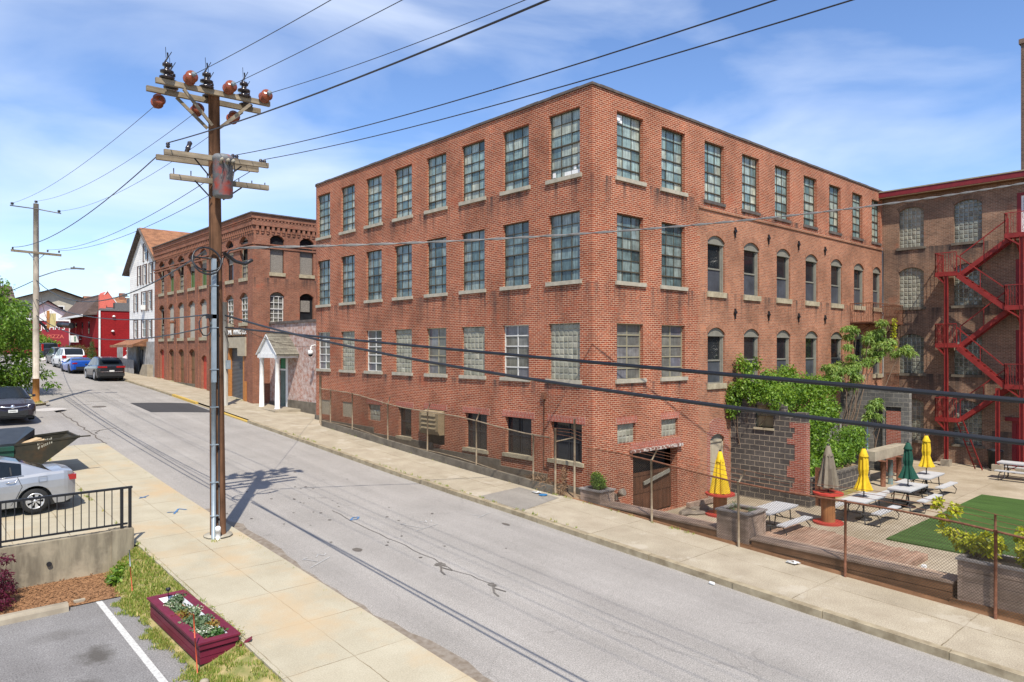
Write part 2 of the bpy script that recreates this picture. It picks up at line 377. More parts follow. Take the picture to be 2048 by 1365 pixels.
M['arm_wood'] = wood('weathered_arm', (0.13, 0.105, 0.075), (0.32, 0.26, 0.18), 'x')
M['ledge_wood'] = wood('brown_boards', (0.18, 0.088, 0.042), (0.31, 0.165, 0.085), 'y')
M['ledge_top'] = wood('grey_board_top', (0.27, 0.185, 0.13), (0.43, 0.315, 0.235), 'y')
M['planter_wood'] = wood('grey_planter_boards', (0.21, 0.145, 0.105), (0.39, 0.29, 0.225), 'y')
M['deck_wood'] = wood('worn_red_deck', (0.22, 0.115, 0.075), (0.40, 0.28, 0.20), 'x')
M['fence_wood'] = wood('grey_fence_boards', (0.26, 0.25, 0.235), (0.37, 0.355, 0.335), 'z')
M['barn_door'] = wood('brown_sliding_door', (0.05, 0.022, 0.012), (0.135, 0.058, 0.03), 'z')
M['spool_wood'] = wood('spool_drum', (0.28, 0.115, 0.04), (0.44, 0.20, 0.075), 'z')
M['spool_red'] = mnoise('spool_red', (0.42, 0.050, 0.034), (0.33, 0.036, 0.026), 5, 0.6)
M['plastic_top'] = mnoise('grey_plastic_top', (0.46, 0.455, 0.45), (0.40, 0.395, 0.39), 6, 0.6)
M['trans_paint'] = mnoise('grey_paint_red_primer', (0.13, 0.135, 0.14), (0.17, 0.175, 0.175), 5, 0.55, c3=(0.38, 0.07, 0.05), s3=2.6)
M['porcelain_brown'] = mplain('brown_porcelain', (0.03, 0.022, 0.022), 0.18, 0, 0.6)
M['porcelain_red'] = mplain('red_porcelain', (0.23, 0.05, 0.015), 0.22, 0, 0.6)
M['shingle'] = None
def tiles(name, c1, c2, gap, w, h, rough=0.9, blotch=0.7):
    m, n, l, b = nt(name); uv = n.new('ShaderNodeUVMap').outputs[0]
    t = n.new('ShaderNodeTexBrick'); t.offset = 0.5
    for k, v_ in (('Scale', 1), ('Mortar Size', 0.006), ('Mortar Smooth', 0.3), ('Bias', 0), ('Brick Width', w), ('Row Height', h)): t.inputs[k].default_value = v_
    t.inputs['Color1'].default_value = (*c1, 1); t.inputs['Color2'].default_value = (*c2, 1); t.inputs['Mortar'].default_value = (*gap, 1)
    l.new(uv, t.inputs['Vector']); f = noise(n, l, uv, 1.3, 5)
    l.new(mixc(n, l, 1.0, t.outputs['Color'], ramp(n, l, f, [(0.3, G(blotch)), (0.7, G(1.2))]), 'MULTIPLY'), b.inputs['Base Color'])
    setp(b, None, rough, 0, 0.2); bump(n, l, b, t.outputs['Fac'], -0.4, 0.02)
    return m
M['shingle'] = tiles('brown_shingle', (0.33, 0.155, 0.08), (0.22, 0.105, 0.06), (0.13, 0.06, 0.03), 0.33, 0.14)
M['shingle_dark'] = tiles('dark_brown_shingle', (0.135, 0.095, 0.08), (0.10, 0.07, 0.06), (0.05, 0.035, 0.03), 0.33, 0.14)
M['slate'] = tiles('mossy_slate', (0.22, 0.20, 0.155), (0.14, 0.125, 0.10), (0.05, 0.045, 0.035), 0.3, 0.13)
M['siding'] = tiles('white_siding', (0.76, 0.74, 0.69), (0.71, 0.69, 0.65), (0.33, 0.32, 0.31), 40, 0.18, 0.6, 0.93)
M['siding_tan'] = tiles('tan_siding', (0.42, 0.38, 0.30), (0.39, 0.35, 0.28), (0.22, 0.20, 0.16), 40, 0.2, 0.7, 0.9)

def pavement(name, c1, c2, joint, w, h, stain=None, patch=None, speck=0.25, gap=0.012):
    m, n, l, b = nt(name); uv = n.new('ShaderNodeUVMap').outputs[0]
    f = noise(n, l, uv, 1.1, 6, 0.6); fine = noise(n, l, uv, 42, 3, 0.7)
    c = ramp(n, l, f, [(0.3, c1), (0.7, c2)])
    c = mixc(n, l, 1.0, c, ramp(n, l, fine, [(0.32, G(1 - speck)), (0.5, G(1)), (0.68, G(1 + speck))]), 'MULTIPLY')
    if w:
        wob = n.new('ShaderNodeTexNoise'); wob.inputs['Scale'].default_value = 2.5; l.new(uv, wob.inputs['Vector'])
        vm = n.new('ShaderNodeVectorMath'); vm.operation = 'MULTIPLY_ADD'; vm.inputs[1].default_value = (0.05, 0.05, 0); l.new(wob.outputs['Color'], vm.inputs[0]); l.new(uv, vm.inputs[2])
        t = n.new('ShaderNodeTexBrick'); t.offset = 0.0
        for k, v_ in (('Scale', 1), ('Mortar Size', gap), ('Mortar Smooth', 0.2), ('Bias', 0), ('Brick Width', w), ('Row Height', h)): t.inputs[k].default_value = v_
        t.inputs['Color1'].default_value = (1, 1, 1, 1); t.inputs['Color2'].default_value = (0.90, 0.90, 0.89, 1); t.inputs['Mortar'].default_value = (*joint, 1)
        l.new(vm.outputs[0], t.inputs['Vector'])
        fj = noise(n, l, uv, 0.9, 3); jm = ramp(n, l, fj, [(0.40, G(0.35)), (0.6, G(1))])
        c = mixc(n, l, jm, c, t.outputs['Color'], 'MULTIPLY')
    if stain:
        fs = noise(n, l, uv, 0.42, 6, 0.62); c = mixc(n, l, ramp(n, l, fs, [(0.50, G(0)), (0.66, G(0.8))]), c, stain)
    if patch:
        fp = noise(n, l, uv, 0.8, 6, 0.65); c = mixc(n, l, ramp(n, l, fp, [(0.56, G(0)), (0.62, G(0.5))]), c, patch)
    l.new(c, b.inputs['Base Color']); setp(b, None, 0.92, 0, 0.2); bump(n, l, b, fine, 0.25, 0.006)
    return m
M['walk_right'] = pavement('worn_concrete_walk', (0.40, 0.345, 0.255), (0.30, 0.25, 0.18), (0.42, 0.37, 0.28), 1.75, 2.7, patch=(0.44, 0.39, 0.31), speck=0.3)
M['walk_left'] = pavement('tan_concrete_walk', (0.43, 0.385, 0.285), (0.36, 0.315, 0.225), (0.36, 0.29, 0.19), 1.12, 1.62, stain=(0.43, 0.315, 0.185), speck=0.15, gap=0.008)
M['patio'] = pavement('old_patio_concrete', (0.40, 0.335, 0.245), (0.29, 0.235, 0.165), (0.55, 0.5, 0.42), 3.1, 3.1, stain=(0.25, 0.2, 0.13), speck=0.22)
M['kerb'] = mnoise('kerb_stone', (0.36, 0.30, 0.20), (0.22, 0.175, 0.11), 3.5, 0.9, bmp=0.3)
def asphalt(name, c1, c2, crack=0.30, speck=0.45, oil=0.0, fine_s=40, spots=()):
    m, n, l, b = nt(name); uv = n.new('ShaderNodeUVMap').outputs[0]
    f = noise(n, l, uv, 0.5, 6, 0.6); fine = noise(n, l, uv, fine_s, 3, 0.75); mid = noise(n, l, uv, 9, 4, 0.6)
    c = ramp(n, l, f, [(0.3, c1), (0.7, c2)])
    c = mixc(n, l, 1.0, c, ramp(n, l, fine, [(0.3, G(1 - speck)), (0.5, G(1)), (0.7, G(1 + speck))]), 'MULTIPLY')
    c = mixc(n, l, 1.0, c, ramp(n, l, mid, [(0.3, G(0.93)), (0.7, G(1.06))]), 'MULTIPLY')
    # faint streaks along the driving direction
    fl = noise(n, l, uv, 1.0, 4, 0.6, (1.3, 0.06, 1)); c = mixc(n, l, 1.0, c, ramp(n, l, fl, [(0.3, G(0.86)), (0.7, G(1.08))]), 'MULTIPLY')
    if crack:
        dn = n.new('ShaderNodeTexNoise'); dn.inputs['Scale'].default_value = 1.6; dn.inputs['Detail'].default_value = 5; l.new(uv, dn.inputs['Vector'])
        vm = n.new('ShaderNodeVectorMath'); vm.operation = 'MULTIPLY_ADD'; vm.inputs[1].default_value = (0.9, 0.9, 0); l.new(dn.outputs['Color'], vm.inputs[0]); l.new(uv, vm.inputs[2])
        vo = n.new('ShaderNodeTexVoronoi'); vo.feature = 'DISTANCE_TO_EDGE'; vo.inputs['Scale'].default_value = 0.33; l.new(vm.outputs[0], vo.inputs['Vector'])
        fg = noise(n, l, uv, 0.35, 3); gate = ramp(n, l, fg, [(0.47, G(0)), (0.58, G(crack))])
        ln = ramp(n, l, vo.outputs['Distance'], [(0.0, G(1)), (0.006, G(0))])
        mu = n.new('ShaderNodeMath'); mu.operation = 'MULTIPLY'; l.new(ln, mu.inputs[0]); l.new(gate, mu.inputs[1])
        c = mixc(n, l, mu.outputs[0], c, (0.07, 0.062, 0.055))
    if oil:
        fo = noise(n, l, uv, 0.55, 5, 0.6); c = mixc(n, l, ramp(n, l, fo, [(0.60, G(0)), (0.70, G(oil))]), c, (0.10, 0.08, 0.06))
    for (sx, sy, rx, ry, k) in spots:                     # soaked-in oil with a ragged edge
        vs_ = n.new('ShaderNodeVectorMath'); vs_.operation = 'SUBTRACT'; vs_.inputs[1].default_value = (sx, sy, 0); l.new(uv, vs_.inputs[0])
        vd = n.new('ShaderNodeVectorMath'); vd.operation = 'DIVIDE'; vd.inputs[1].default_value = (rx, ry, 1); l.new(vs_.outputs[0], vd.inputs[0])
        ln_ = n.new('ShaderNodeVectorMath'); ln_.operation = 'LENGTH'; l.new(vd.outputs[0], ln_.inputs[0])
        ns = noise(n, l, uv, 3.2, 6, 0.65); ad = n.new('ShaderNodeMath'); ad.operation = 'MULTIPLY_ADD'; ad.inputs[1].default_value = 0.85; l.new(ns, ad.inputs[0]); l.new(ln_.outputs['Value'], ad.inputs[2])
        c = mixc(n, l, ramp(n, l, ad.outputs[0], [(0.0, G(k)), (1.0, G(k)), (1.0, G(k))][:1] + [(0.62, G(k)), (0.98, G(0))]), c, (0.07, 0.062, 0.052))
    l.new(c, b.inputs['Base Color']); setp(b, None, 0.9, 0, 0.2); bump(n, l, b, fine, 0.3, 0.006)
    return m
M['asphalt'] = asphalt('faded_asphalt', (0.265, 0.245, 0.220), (0.32, 0.296, 0.268))
M['asphalt_lot'] = asphalt('parking_asphalt', (0.17, 0.16, 0.152), (0.245, 0.235, 0.225), 0.0, 0.55, 0.35, 38, ((-14.15, -1.5, .62, .95, .8), (-14.6, -2.7, .7, .8, .6), (-14.5, -.1, .9, .6, .35)))
M['asphalt_drive'] = asphalt('drive_asphalt', (0.25, 0.23, 0.21), (0.30, 0.28, 0.26), 0.5, 0.35)
M['asphalt_patch'] = asphalt('fresh_asphalt_patch', (0.048, 0.046, 0.047), (0.06, 0.058, 0.058), 0, 0.2)
M['asphalt_walk'] = asphalt('grey_walk_patch', (0.20, 0.18, 0.155), (0.27, 0.245, 0.21), 0.4, 0.35)
M['soil'] = mnoise('dry_soil', (0.21, 0.145, 0.085), (0.30, 0.215, 0.135), 6, 0.95, bmp=0.4)
M['turf_base'] = mnoise('lawn_soil', (0.14, 0.155, 0.04), (0.36, 0.28, 0.13), 3.5, 0.95, bmp=0.4)
M['mulch'] = mnoise('bark_mulch', (0.11, 0.05, 0.022), (0.36, 0.19, 0.09), 30, 0.95, bmp=0.8)
def turf():
    m, n, l, b = nt('artificial_turf'); uv = n.new('ShaderNodeUVMap').outputs[0]
    f = noise(n, l, uv, 34, 4, 0.75); g = noise(n, l, uv, 1.0, 4, 0.6, (3.2, 0.5, 1))
    c = ramp(n, l, f, [(0.3, (0.026, 0.058, 0.012)), (0.7, (0.075, 0.135, 0.032))])
    c = mixc(n, l, 1.0, c, ramp(n, l, g, [(0.3, G(0.68)), (0.7, G(1.3))]), 'MULTIPLY')
    l.new(c, b.inputs['Base Color']); setp(b, None, 0.8, 0, 0.2); bump(n, l, b, f, 0.8, 0.02)
    return m
M['turf'] = turf()
def leaf(name, cols, trans=0.35):
    m, n, l, b = nt(name); uv = n.new('ShaderNodeUVMap').outputs[0]
    sp = n.new('ShaderNodeSeparateXYZ'); l.new(uv, sp.inputs[0])
    c = ramp(n, l, sp.outputs['X'], [(i / (len(cols) - 1), k) for i, k in enumerate(cols)])
    l.new(c, b.inputs['Base Color']); setp(b, None, 0.5, 0, 0.35)
    tr = n.new('ShaderNodeBsdfTranslucent'); l.new(mixc(n, l, 1.0, c, (1.5, 1.5, 0.6), 'MULTIPLY'), tr.inputs['Color'])
    mx = n.new('ShaderNodeMixShader'); mx.inputs[0].default_value = trans
    l.new(b.outputs[0], mx.inputs[1]); l.new(tr.outputs[0], mx.inputs[2]); l.new(mx.outputs[0], n['Material Output'].inputs['Surface'])
    return m
M['leaf_tree'] = leaf('street_tree_leaf', [(0.045, 0.10, 0.012), (0.10, 0.195, 0.022), (0.165, 0.28, 0.035), (0.24, 0.35, 0.055)])
M['leaf_vine'] = leaf('vine_leaf', [(0.035, 0.085, 0.01), (0.10, 0.19, 0.018), (0.165, 0.27, 0.03), (0.27, 0.38, 0.05)])
M['leaf_ailan'] = leaf('sumac_leaf', [(0.08, 0.15, 0.03), (0.16, 0.26, 0.05), (0.24, 0.34, 0.08), (0.31, 0.36, 0.10)])
M['leaf_yellow'] = leaf('lime_leaf', [(0.16, 0.20, 0.02), (0.32, 0.35, 0.02), (0.50, 0.48, 0.04), (0.12, 0.15, 0.025)])
M['leaf_brown'] = leaf('rusty_shrub_leaf', [(0.11, 0.055, 0.025), (0.16, 0.085, 0.04), (0.10, 0.10, 0.03), (0.21, 0.12, 0.06)])
M['leaf_maroon'] = leaf('maroon_leaf', [(0.055, 0.008, 0.02), (0.11, 0.014, 0.035), (0.15, 0.02, 0.05), (0.04, 0.01, 0.015)])
M['leaf_conifer'] = leaf('conifer_needles', [(0.02, 0.065, 0.012), (0.045, 0.11, 0.02), (0.075, 0.145, 0.03)], 0.15)
M['leaf_grey'] = leaf('grey_green_leaf', [(0.075, 0.125, 0.06), (0.12, 0.17, 0.085), (0.09, 0.15, 0.05)], 0.2)
M['petal'] = leaf('white_petal', [(0.72, 0.72, 0.64), (0.8, 0.8, 0.76), (0.68, 0.66, 0.42)], 0.2)
M['leaf_orange'] = leaf('orange_leaf', [(0.32, 0.11, 0.02), (0.25, 0.16, 0.03), (0.14, 0.16, 0.03), (0.36, 0.05, 0.04)], 0.2)
M['blade'] = leaf('grass_blade', [(0.12, 0.20, 0.025), (0.20, 0.28, 0.04), (0.34, 0.34, 0.09), (0.55, 0.44, 0.19)], 0.3)
M['dry'] = leaf('dry_twig', [(0.20, 0.11, 0.06), (0.28, 0.17, 0.09), (0.14, 0.08, 0.05)], 0.1)
M['bark'] = mnoise('bark', (0.09, 0.06, 0.04), (0.17, 0.12, 0.085), 8, 0.9, bmp=0.5)
def fabric(name, col): return mnoise(name, tuple(x * 0.78 for x in col), col, 6, 0.8, bmp=0.1)
M['yellow_fab'] = fabric('yellow_canvas', (0.66, 0.44, 0.018)); M['taupe_fab'] = fabric('taupe_canvas', (0.20, 0.165, 0.12)); M['green_fab'] = fabric('dark_green_canvas', (0.010, 0.065, 0.042))
def carpaint(name, col, metal=0.5, rough=0.28, coat=0.6):
    m, n, l, b = nt(name); tc = n.new('ShaderNodeTexCoord').outputs['Object']
    f = noise(n, l, tc, 2.0, 4); l.new(ramp(n, l, f, [(0.3, tuple(x * 0.9 for x in col)), (0.7, tuple(min(1, x * 1.06) for x in col))]), b.inputs['Base Color'])
    setp(b, None, rough, metal, 0.5); b.inputs['Coat Weight'].default_value = coat; b.inputs['Coat Roughness'].default_value = 0.06
    return m
M['silver_car'] = carpaint('silver_paint', (0.37, 0.38, 0.40), 0.5, 0.34)
M['plum_car'] = carpaint('dark_plum_paint', (0.018, 0.011, 0.016), 0.2, 0.25); M['black_car'] = carpaint('black_paint', (0.016, 0.017, 0.022), 0.2, 0.25)
M['blue_car'] = carpaint('blue_paint', (0.012, 0.085, 0.42), 0.35, 0.25); M['white_car'] = carpaint('white_paint_car', (0.72, 0.72, 0.72), 0.0, 0.3)
M['navy_car'] = carpaint('dark_blue_grey_paint', (0.03, 0.035, 0.05), 0.2, 0.3)
M['car_glass'] = mplain('car_glass', (0.012, 0.016, 0.02), 0.09, 0, 0.28)
M['tyre'] = mplain('tyre', (0.018, 0.018, 0.018), 0.8); M['rim'] = mplain('alloy', (0.58, 0.58, 0.58), 0.3, 0.6); M['rim_dark'] = mplain('dark_alloy', (0.06, 0.06, 0.065), 0.4, 0.5)
M['trim_black'] = mplain('black_trim', (0.02, 0.02, 0.02), 0.6); M['chrome'] = mplain('chrome', (0.7, 0.7, 0.72), 0.12, 0.9)
M['tail'] = mplain('tail_lamp_red', (0.30, 0.010, 0.012), 0.12, 0, 0.7); M['lamp_clear'] = mplain('clear_lamp', (0.62, 0.62, 0.60), 0.1, 0, 0.8); M['plate'] = mplain('number_plate', (0.62, 0.62, 0.58), 0.5)
M['dump_green'] = mnoise('green_skip_paint', (0.012, 0.07, 0.045), (0.02, 0.05, 0.035), 3, 0.55); M['dump_rust'] = mnoise('grimy_skip_side', (0.020, 0.019, 0.013), (0.036, 0.031, 0.019), 4, 0.75, c3=(0.055, 0.034, 0.016), s3=1.5)
M['lid'] = mnoise('black_plastic_lid', (0.022, 0.026, 0.03), (0.035, 0.04, 0.045), 3, 0.42)
M['card'] = mplain('cardboard', (0.46, 0.33, 0.19), 0.9)
M['maroon_paint'] = mnoise('maroon_timber', (0.165, 0.016, 0.038), (0.125, 0.012, 0.029), 3, 0.5)
M['liner'] = mplain('white_liner', (0.62, 0.63, 0.66), 0.6)
M['stake'] = mplain('orange_stake', (0.52, 0.08, 0.03), 0.5)
M['blue_mark'] = mplain('blue_marking_paint', (0.07, 0.17, 0.33), 0.9); M['white_mark'] = mnoise('white_road_paint', (0.46, 0.45, 0.43), (0.34, 0.33, 0.31), 14, 0.9); M['yellow_mark'] = mnoise('yellow_kerb_paint', (0.52, 0.33, 0.05), (0.42, 0.30, 0.10), 6, 0.9)
M['stripe'] = mnoise('parking_stripe', (0.60, 0.59, 0.55), (0.40, 0.39, 0.37), 16, 0.9)
M['oil'] = mnoise('oil_stain', (0.10, 0.088, 0.075), (0.17, 0.155, 0.135), 9, 0.9)
M['paper'] = mplain('white_paper', (0.7, 0.7, 0.68), 0.8); M['blue_plastic'] = mplain('blue_plastic', (0.03, 0.15, 0.32), 0.5)
M['signal'] = mplain('cream_signal_case', (0.55, 0.45, 0.20), 0.6); M['sign_red'] = mnoise('red_sign_board', (0.28, 0.026, 0.036), (0.23, 0.02, 0.03), 2, 0.6); M['white_letter'] = mplain('white_letter', (0.75, 0.74, 0.70), 0.6)
M['salmon'] = mplain('salmon_gable', (0.62, 0.14, 0.10), 0.7); M['grey_house'] = mplain('grey_house_wall', (0.30, 0.31, 0.32), 0.8)
M['interior'] = mplain('dark_interior', (0.012, 0.011, 0.010), 0.9)
M['rubble'] = mnoise('rubble_stone', (0.24, 0.20, 0.155), (0.13, 0.105, 0.085), 6, 0.95, bmp=0.5)
# ------------------------------------------------------------------ the ground, road and pavements
def strip(mb, x0, x1, ys, zf, dz=0.0, mi=0, xs=None):
    """sheet between x0 and x1 along the street, height zf(x, y) + dz"""
    xs = xs or [x0, x1]
    for ya, yb in zip(ys, ys[1:]):
        for xa, xb in zip(xs, xs[1:]):
            mb.poly([(xa, ya, zf(xa, ya) + dz), (xb, ya, zf(xb, ya) + dz), (xb, yb, zf(xb, yb) + dz), (xa, yb, zf(xa, yb) + dz)], mi, smooth=True)
def yr(a, b, st=1.0):
    n = max(1, int(round((b - a) / st))); return [a + (b - a) * i / n for i in range(n + 1)]

mb = MB()
gy = [-400, -120] + yr(-60, 130, 5) + [170, 250, 400, 900]
gx = [-900, -200, -60, -30, -13, -1.2, 30, 60, 200, 900]
def gz(x, y): return min(zr(y) - 0.95, 5.5) if x < -1.0 else (-1.35 if y < 25 else min(zr(y) - 0.95, 5.5))
strip(mb, 0, 0, gy, gz, 0, 0, gx)
struct('ground', mb, M['soil'])

KR, KL = -3.3, -10.2                                      # kerb lines, right and left of the street
mb = MB(); strip(mb, KL, KR + 0.02, yr(-45, 120, 1.0) + [150], lambda x, y: zr(y) + 0.05 * (1 - ((x + 6.75) / 3.5) ** 2), 0, 0, [KL - 0.3, -8.5, -6.75, -5, KR + 0.05])
struct('road', mb, M['asphalt'])
M['crack'] = mplain('crack_tar', (0.115, 0.098, 0.082), 0.95)
# fresh patch, metal covers and paint marks lie as thin sheets on the road
def rz(x, y): return zr(y) + 0.05 * (1 - ((x + 6.75) / 3.5) ** 2)
def decal(name, pts, m, dz=0.006, zf=rz):
    b = MB(); c = [sum(p[i] for p in pts) / len(pts) for i in (0, 1)]
    for i in range(len(pts)):
        p, q = pts[i], pts[(i + 1) % len(pts)]
        b.poly([(c[0], c[1], zf(*c) + dz), (p[0], p[1], zf(*p) + dz), (q[0], q[1], zf(*q) + dz)])
    return struct(name, b, m)
def blob(cx, cy, r, n=14, k=0.35, ry=None):
    out = []
    for i in range(n):
        t = 2 * math.pi * i / n; q = 1 + random.uniform(-k, k)
        out.append((cx + r * q * math.cos(t), cy + (ry or r) * q * math.sin(t)))
    return out
mb = MB(); pz = lambda x, y: rz(x, y) + 0.007
px = [-6.3, -5.3, -4.3, -3.45]; py0 = [24.7, 24.3, 23.9, 23.55]; py1 = [28.75, 28.55, 28.2, 27.75]
for i in range(3):
    for j in range(4):
        q = lambda i_, j_: (px[i_], py0[i_] + (py1[i_] - py0[i_]) * j_ / 4)
        P4 = [q(i, j), q(i + 1, j), q(i + 1, j + 1), q(i, j + 1)]
        mb.poly([(x, y, pz(x, y)) for x, y in P4])
struct('road_patch', mb, M['asphalt_patch'])
decal('manhole_cover', blob(-8.0, 27.9, 0.34, 18, 0.0), M['crack'])
decal('road_valve', blob(-8.47, -0.15, 0.11, 12, 0.1, 0.15), M['crack'])
decal('road_valve', blob(-4.15, -0.55, 0.07, 10, 0.1, 0.16), M['crack'])
def stroke(name, lines, m, w=0.024, zf=rz, dz=0.008):
    b = MB()
    for ln in lines:
        for (xa, ya), (xb, yb) in zip(ln, ln[1:]):
            dx, dy = xb - xa, yb - ya; L = math.hypot(dx, dy) or 1; nx, ny = -dy / L * w / 2, dx / L * w / 2
            b.poly([(xa - nx, ya - ny, zf(xa, ya) + dz), (xb - nx, yb - ny, zf(xb, yb) + dz), (xb + nx, yb + ny, zf(xb, yb) + dz), (xa + nx, ya + ny, zf(xa, ya) + dz)])
    return struct(name, b, m)
# white survey marks on the asphalt and a blue one beside them
stroke('paint_mark', [[(-6.55, 0.25), (-5.7, 0.45)], [(-6.5, 1.0), (-6.25, 0.35)], [(-6.55, 0.98), (-6.35, 1.0)], [(-5.95, .95), (-5.85, .75), (-5.75, .95)], [(-5.7, .72), (-5.6, .9)]], M['white_mark'])
stroke('paint_mark', [[(-9.85, -0.55), (-9.2, -0.2)], [(-9.75, 0.05), (-9.55, -0.3)], [(-9.78, 0.02), (-9.62, 0.08)], [(-9.35, 0.15), (-9.25, -0.02), (-9.15, 0.1)], [(-9.45, -0.02), (-9.35, 0.1)]], M['white_mark'])
stroke('paint_mark', [[(-4.4, 0.35), (-3.75, 0.6)], [(-4.35, .75), (-4.2, .5)]], M['white_mark'])
stroke('paint_mark', [[(-7.4, 2.1), (-7.2, 2.3), (-7.05, 2.25), (-7.2, 2.08), (-7.4, 2.1)]], M['blue_mark'], 0.05)
stroke('paint_mark', [[(-11.0, 5.05), (-10.75, 5.5), (-10.6, 5.3)], [(-11.1, 5.3), (-10.85, 5.2)]], M['blue_mark'], 0.05, zs, 0.012)
stroke('paint_mark', [[(-11.3, 7.2), (-11.0, 7.4)], [(-11.25, 7.35), (-11.12, 7.2)]], M['blue_mark'], 0.045, zs, 0.012)
for cx, cy, rr in ((-7.5, -2.15, .11), (-7.35, -3.75, .08)):
    decal('oil_stain', blob(cx, cy, rr, 16, .5, rr * 1.3), M['oil'], 0.009)
    stroke('oil_stain', [[(cx, cy), (cx - .25, cy - .35), (cx - .3, cy - .55)], [(cx - .1, cy - .15), (cx - .02, cy - .45)]], M['oil'], .04, dz=.010)
def crooked(x0, y0, x1, y1, n, k):
    return [(x0 + (x1 - x0) * i / n + random.uniform(-k, k), y0 + (y1 - y0) * i / n + random.uniform(-k, k)) for i in range(n + 1)]
stroke('road_crack', [crooked(-7.35, 3.2, -7.45, -2.1, 14, .05), crooked(-7.5, -2.1, -7.35, -3.8, 7, .05)], M['crack'], 0.016, dz=.0105)
stroke('road_crack', [crooked(-9.9, 28.3, -10.05, 16.9, 26, .07), crooked(-9.95, 20.2, -8.9, 20.5, 6, .05), crooked(-10.0, 19.4, -9.5, 20.3, 5, .12)], M['crack'], 0.05)
stroke('road_crack', [crooked(-8.2, 30.2, -6.6, 30.0, 5, .04), crooked(-8.9, 29.2, -8.1, 29.0, 5, .04)], M['crack'], 0.05)
b = MB()
for k in range(46):                                       # small tar spots and droppings round the pole's shadow
    x, y = random.gauss(-7.6, 1.2), random.gauss(3.2, 3.2); r = random.uniform(.015, .05)
    pts = blob(x, y, r, 6, .3); b.poly([(p, q, rz(p, q) + .009) for p, q in pts])
struct('road_spots', b, M['crack'])

# kerbs: rows of long stones, each row one strip of the setting
def kerb(name, x0, x1, top, ya, yb, m, seed, L=1.8):
    rd = random.Random(seed); b = MB(); y = ya
    while y < yb:
        y2 = min(yb, y + L * rd.uniform(0.7, 1.25)); j = rd.uniform(-.012, .012); h = rd.uniform(-.012, .012)
        b.box(x0 + j, x1 + j, y + .006, y2 - .006, -3, 0, 0)
        n = len(b.v) - 8
        for i in range(8):
            vx, vy, vz = b.v[n + i]; b.v[n + i] = (vx, vy, (top(vy) + h) if vz > -1 else zr(vy) - .35)
        y = y2
    return struct(name, b, m)
kerb('kerb', KR - .0, KR + .17, lambda y: zr(y) + .135, -40, 19.6, M['kerb'], 3)
kerb('kerb', KR - .0, KR + .17, lambda y: zr(y) + .12, 31.5, 62, M['kerb'], 4)
kerb('kerb', KR - .0, KR + .17, lambda y: zr(y) + .12, 27.2, 31.5, M['yellow_mark'], 5)
kerb('kerb', KR - .0, KR + .17, lambda y: zr(y) + .06, 19.6, 24.6, M['yellow_mark'], 6, 1.4)
kerb('kerb', KR - .0, KR + .17, lambda y: zr(y) + .03, 24.6, 27.2, M['kerb'], 8, 1.4)
kerb('kerb', KL - .16, KL, lambda y: zr(y) + .10, -2.9, 2.8, M['kerb'], 7, 1.5)

mb = MB(); strip(mb, 0, 0, yr(-40, 62, 1.0), zs, 0, 0, [KR + .16, -2.2, -1.05, -0.85])
strip(mb, 0, 0, yr(16.2, 62, 1.0), zs, 0, 0, [-.85, 0.6, 1.4])
struct('pavement', mb, M['walk_right'])
decal('pavement_patch', [(-3.1, 1.9), (-2.2, 2.0), (-1.2, 2.1), (-1.15, .35), (-2.2, .1), (-3.1, -.1)], M['asphalt_walk'], .007, zs)
LOT_Y = 2.95
mb = MB(); strip(mb, 0, 0, yr(-40, LOT_Y, 1.0), zs, 0, 0, [-12.42, -11.3, KL + 0.01])
strip(mb, 0, 0, yr(LOT_Y, 16.5, 0.9), zs, 0, 0, [-40, -20, -14, -12.42, -11.3, KL + .01])
mb.poly([(-12.42, y, z) for y, z in ((-40, zs(-12, -40) - 1), (LOT_Y, -.6), (LOT_Y, zs(-12, LOT_Y)), (-6, zs(-12, -6)), (-40, zs(-12, -40)))])
struct('pavement', mb, M['walk_left'])
mb = MB(); strip(mb, 0, 0, yr(16.5, 29.2, 1.0), zs, -.02, 0, [-40, -20, -14, -12, KL - .05])
struct('driveway', mb, M['asphalt_drive'])
mb = MB(); strip(mb, 0, 0, yr(29.2, 64, 2.0), zs, .03, 0, [-40, -16, -12, KL + .01])
struct('verge', mb, M['turf_base'])
b = MB(); pts = []
for i in range(14): t = -math.pi / 2 * i / 13; pts.append((-11.1 + 1.0 * math.cos(t), 29.9 + 1.0 * math.sin(t)))
pts.append((-16, 28.9))
for p, q in zip(pts, pts[1:]):
    d = Vector((q[0] - p[0], q[1] - p[1], 0)).normalized(); nn = Vector((d.y, -d.x, 0)) * -.14
    P = [(p[0], p[1]), (q[0], q[1]), (q[0] + nn.x, q[1] + nn.y), (p[0] + nn.x, p[1] + nn.y)]
    b.poly([(x, y, zs(x, y) + .09) for x, y in P]); b.poly([(p[0], p[1], zs(*p) + .09), (q[0], q[1], zs(*q) + .09), (q[0], q[1], zs(*q) - .2), (p[0], p[1], zs(*p) - .2)])
struct('kerb', b, M['kerb'])
# white dust left of the kerb return
decal('dust', blob(-10.9, 27.3, 1.0, 14, .35, .6), mplain('pale_dust', (0.43, 0.40, 0.37), 0.95), .012, lambda x, y: zs(x, y) - .02)

LOTZ = -.25
mb = MB(); mb.poly([(-40, -40, LOTZ), (-12.35, -40, LOTZ), (-12.35, -4.6, LOTZ), (-13.05, -4.3, LOTZ), (-13.05, 1.45, LOTZ), (-40, 1.45, LOTZ)])
struct('parking_lot', mb, M['asphalt_lot'])
decal('parking_stripe', [(-13.48, 1.35), (-13.59, 1.35), (-13.72, -6), (-13.61, -6)], M['stripe'], .005, lambda x, y: LOTZ)
decal('parking_stripe', [(-16.3, 1.35), (-16.42, 1.35), (-16.55, -6), (-16.43, -6)], M['stripe'], .005, lambda x, y: LOTZ)
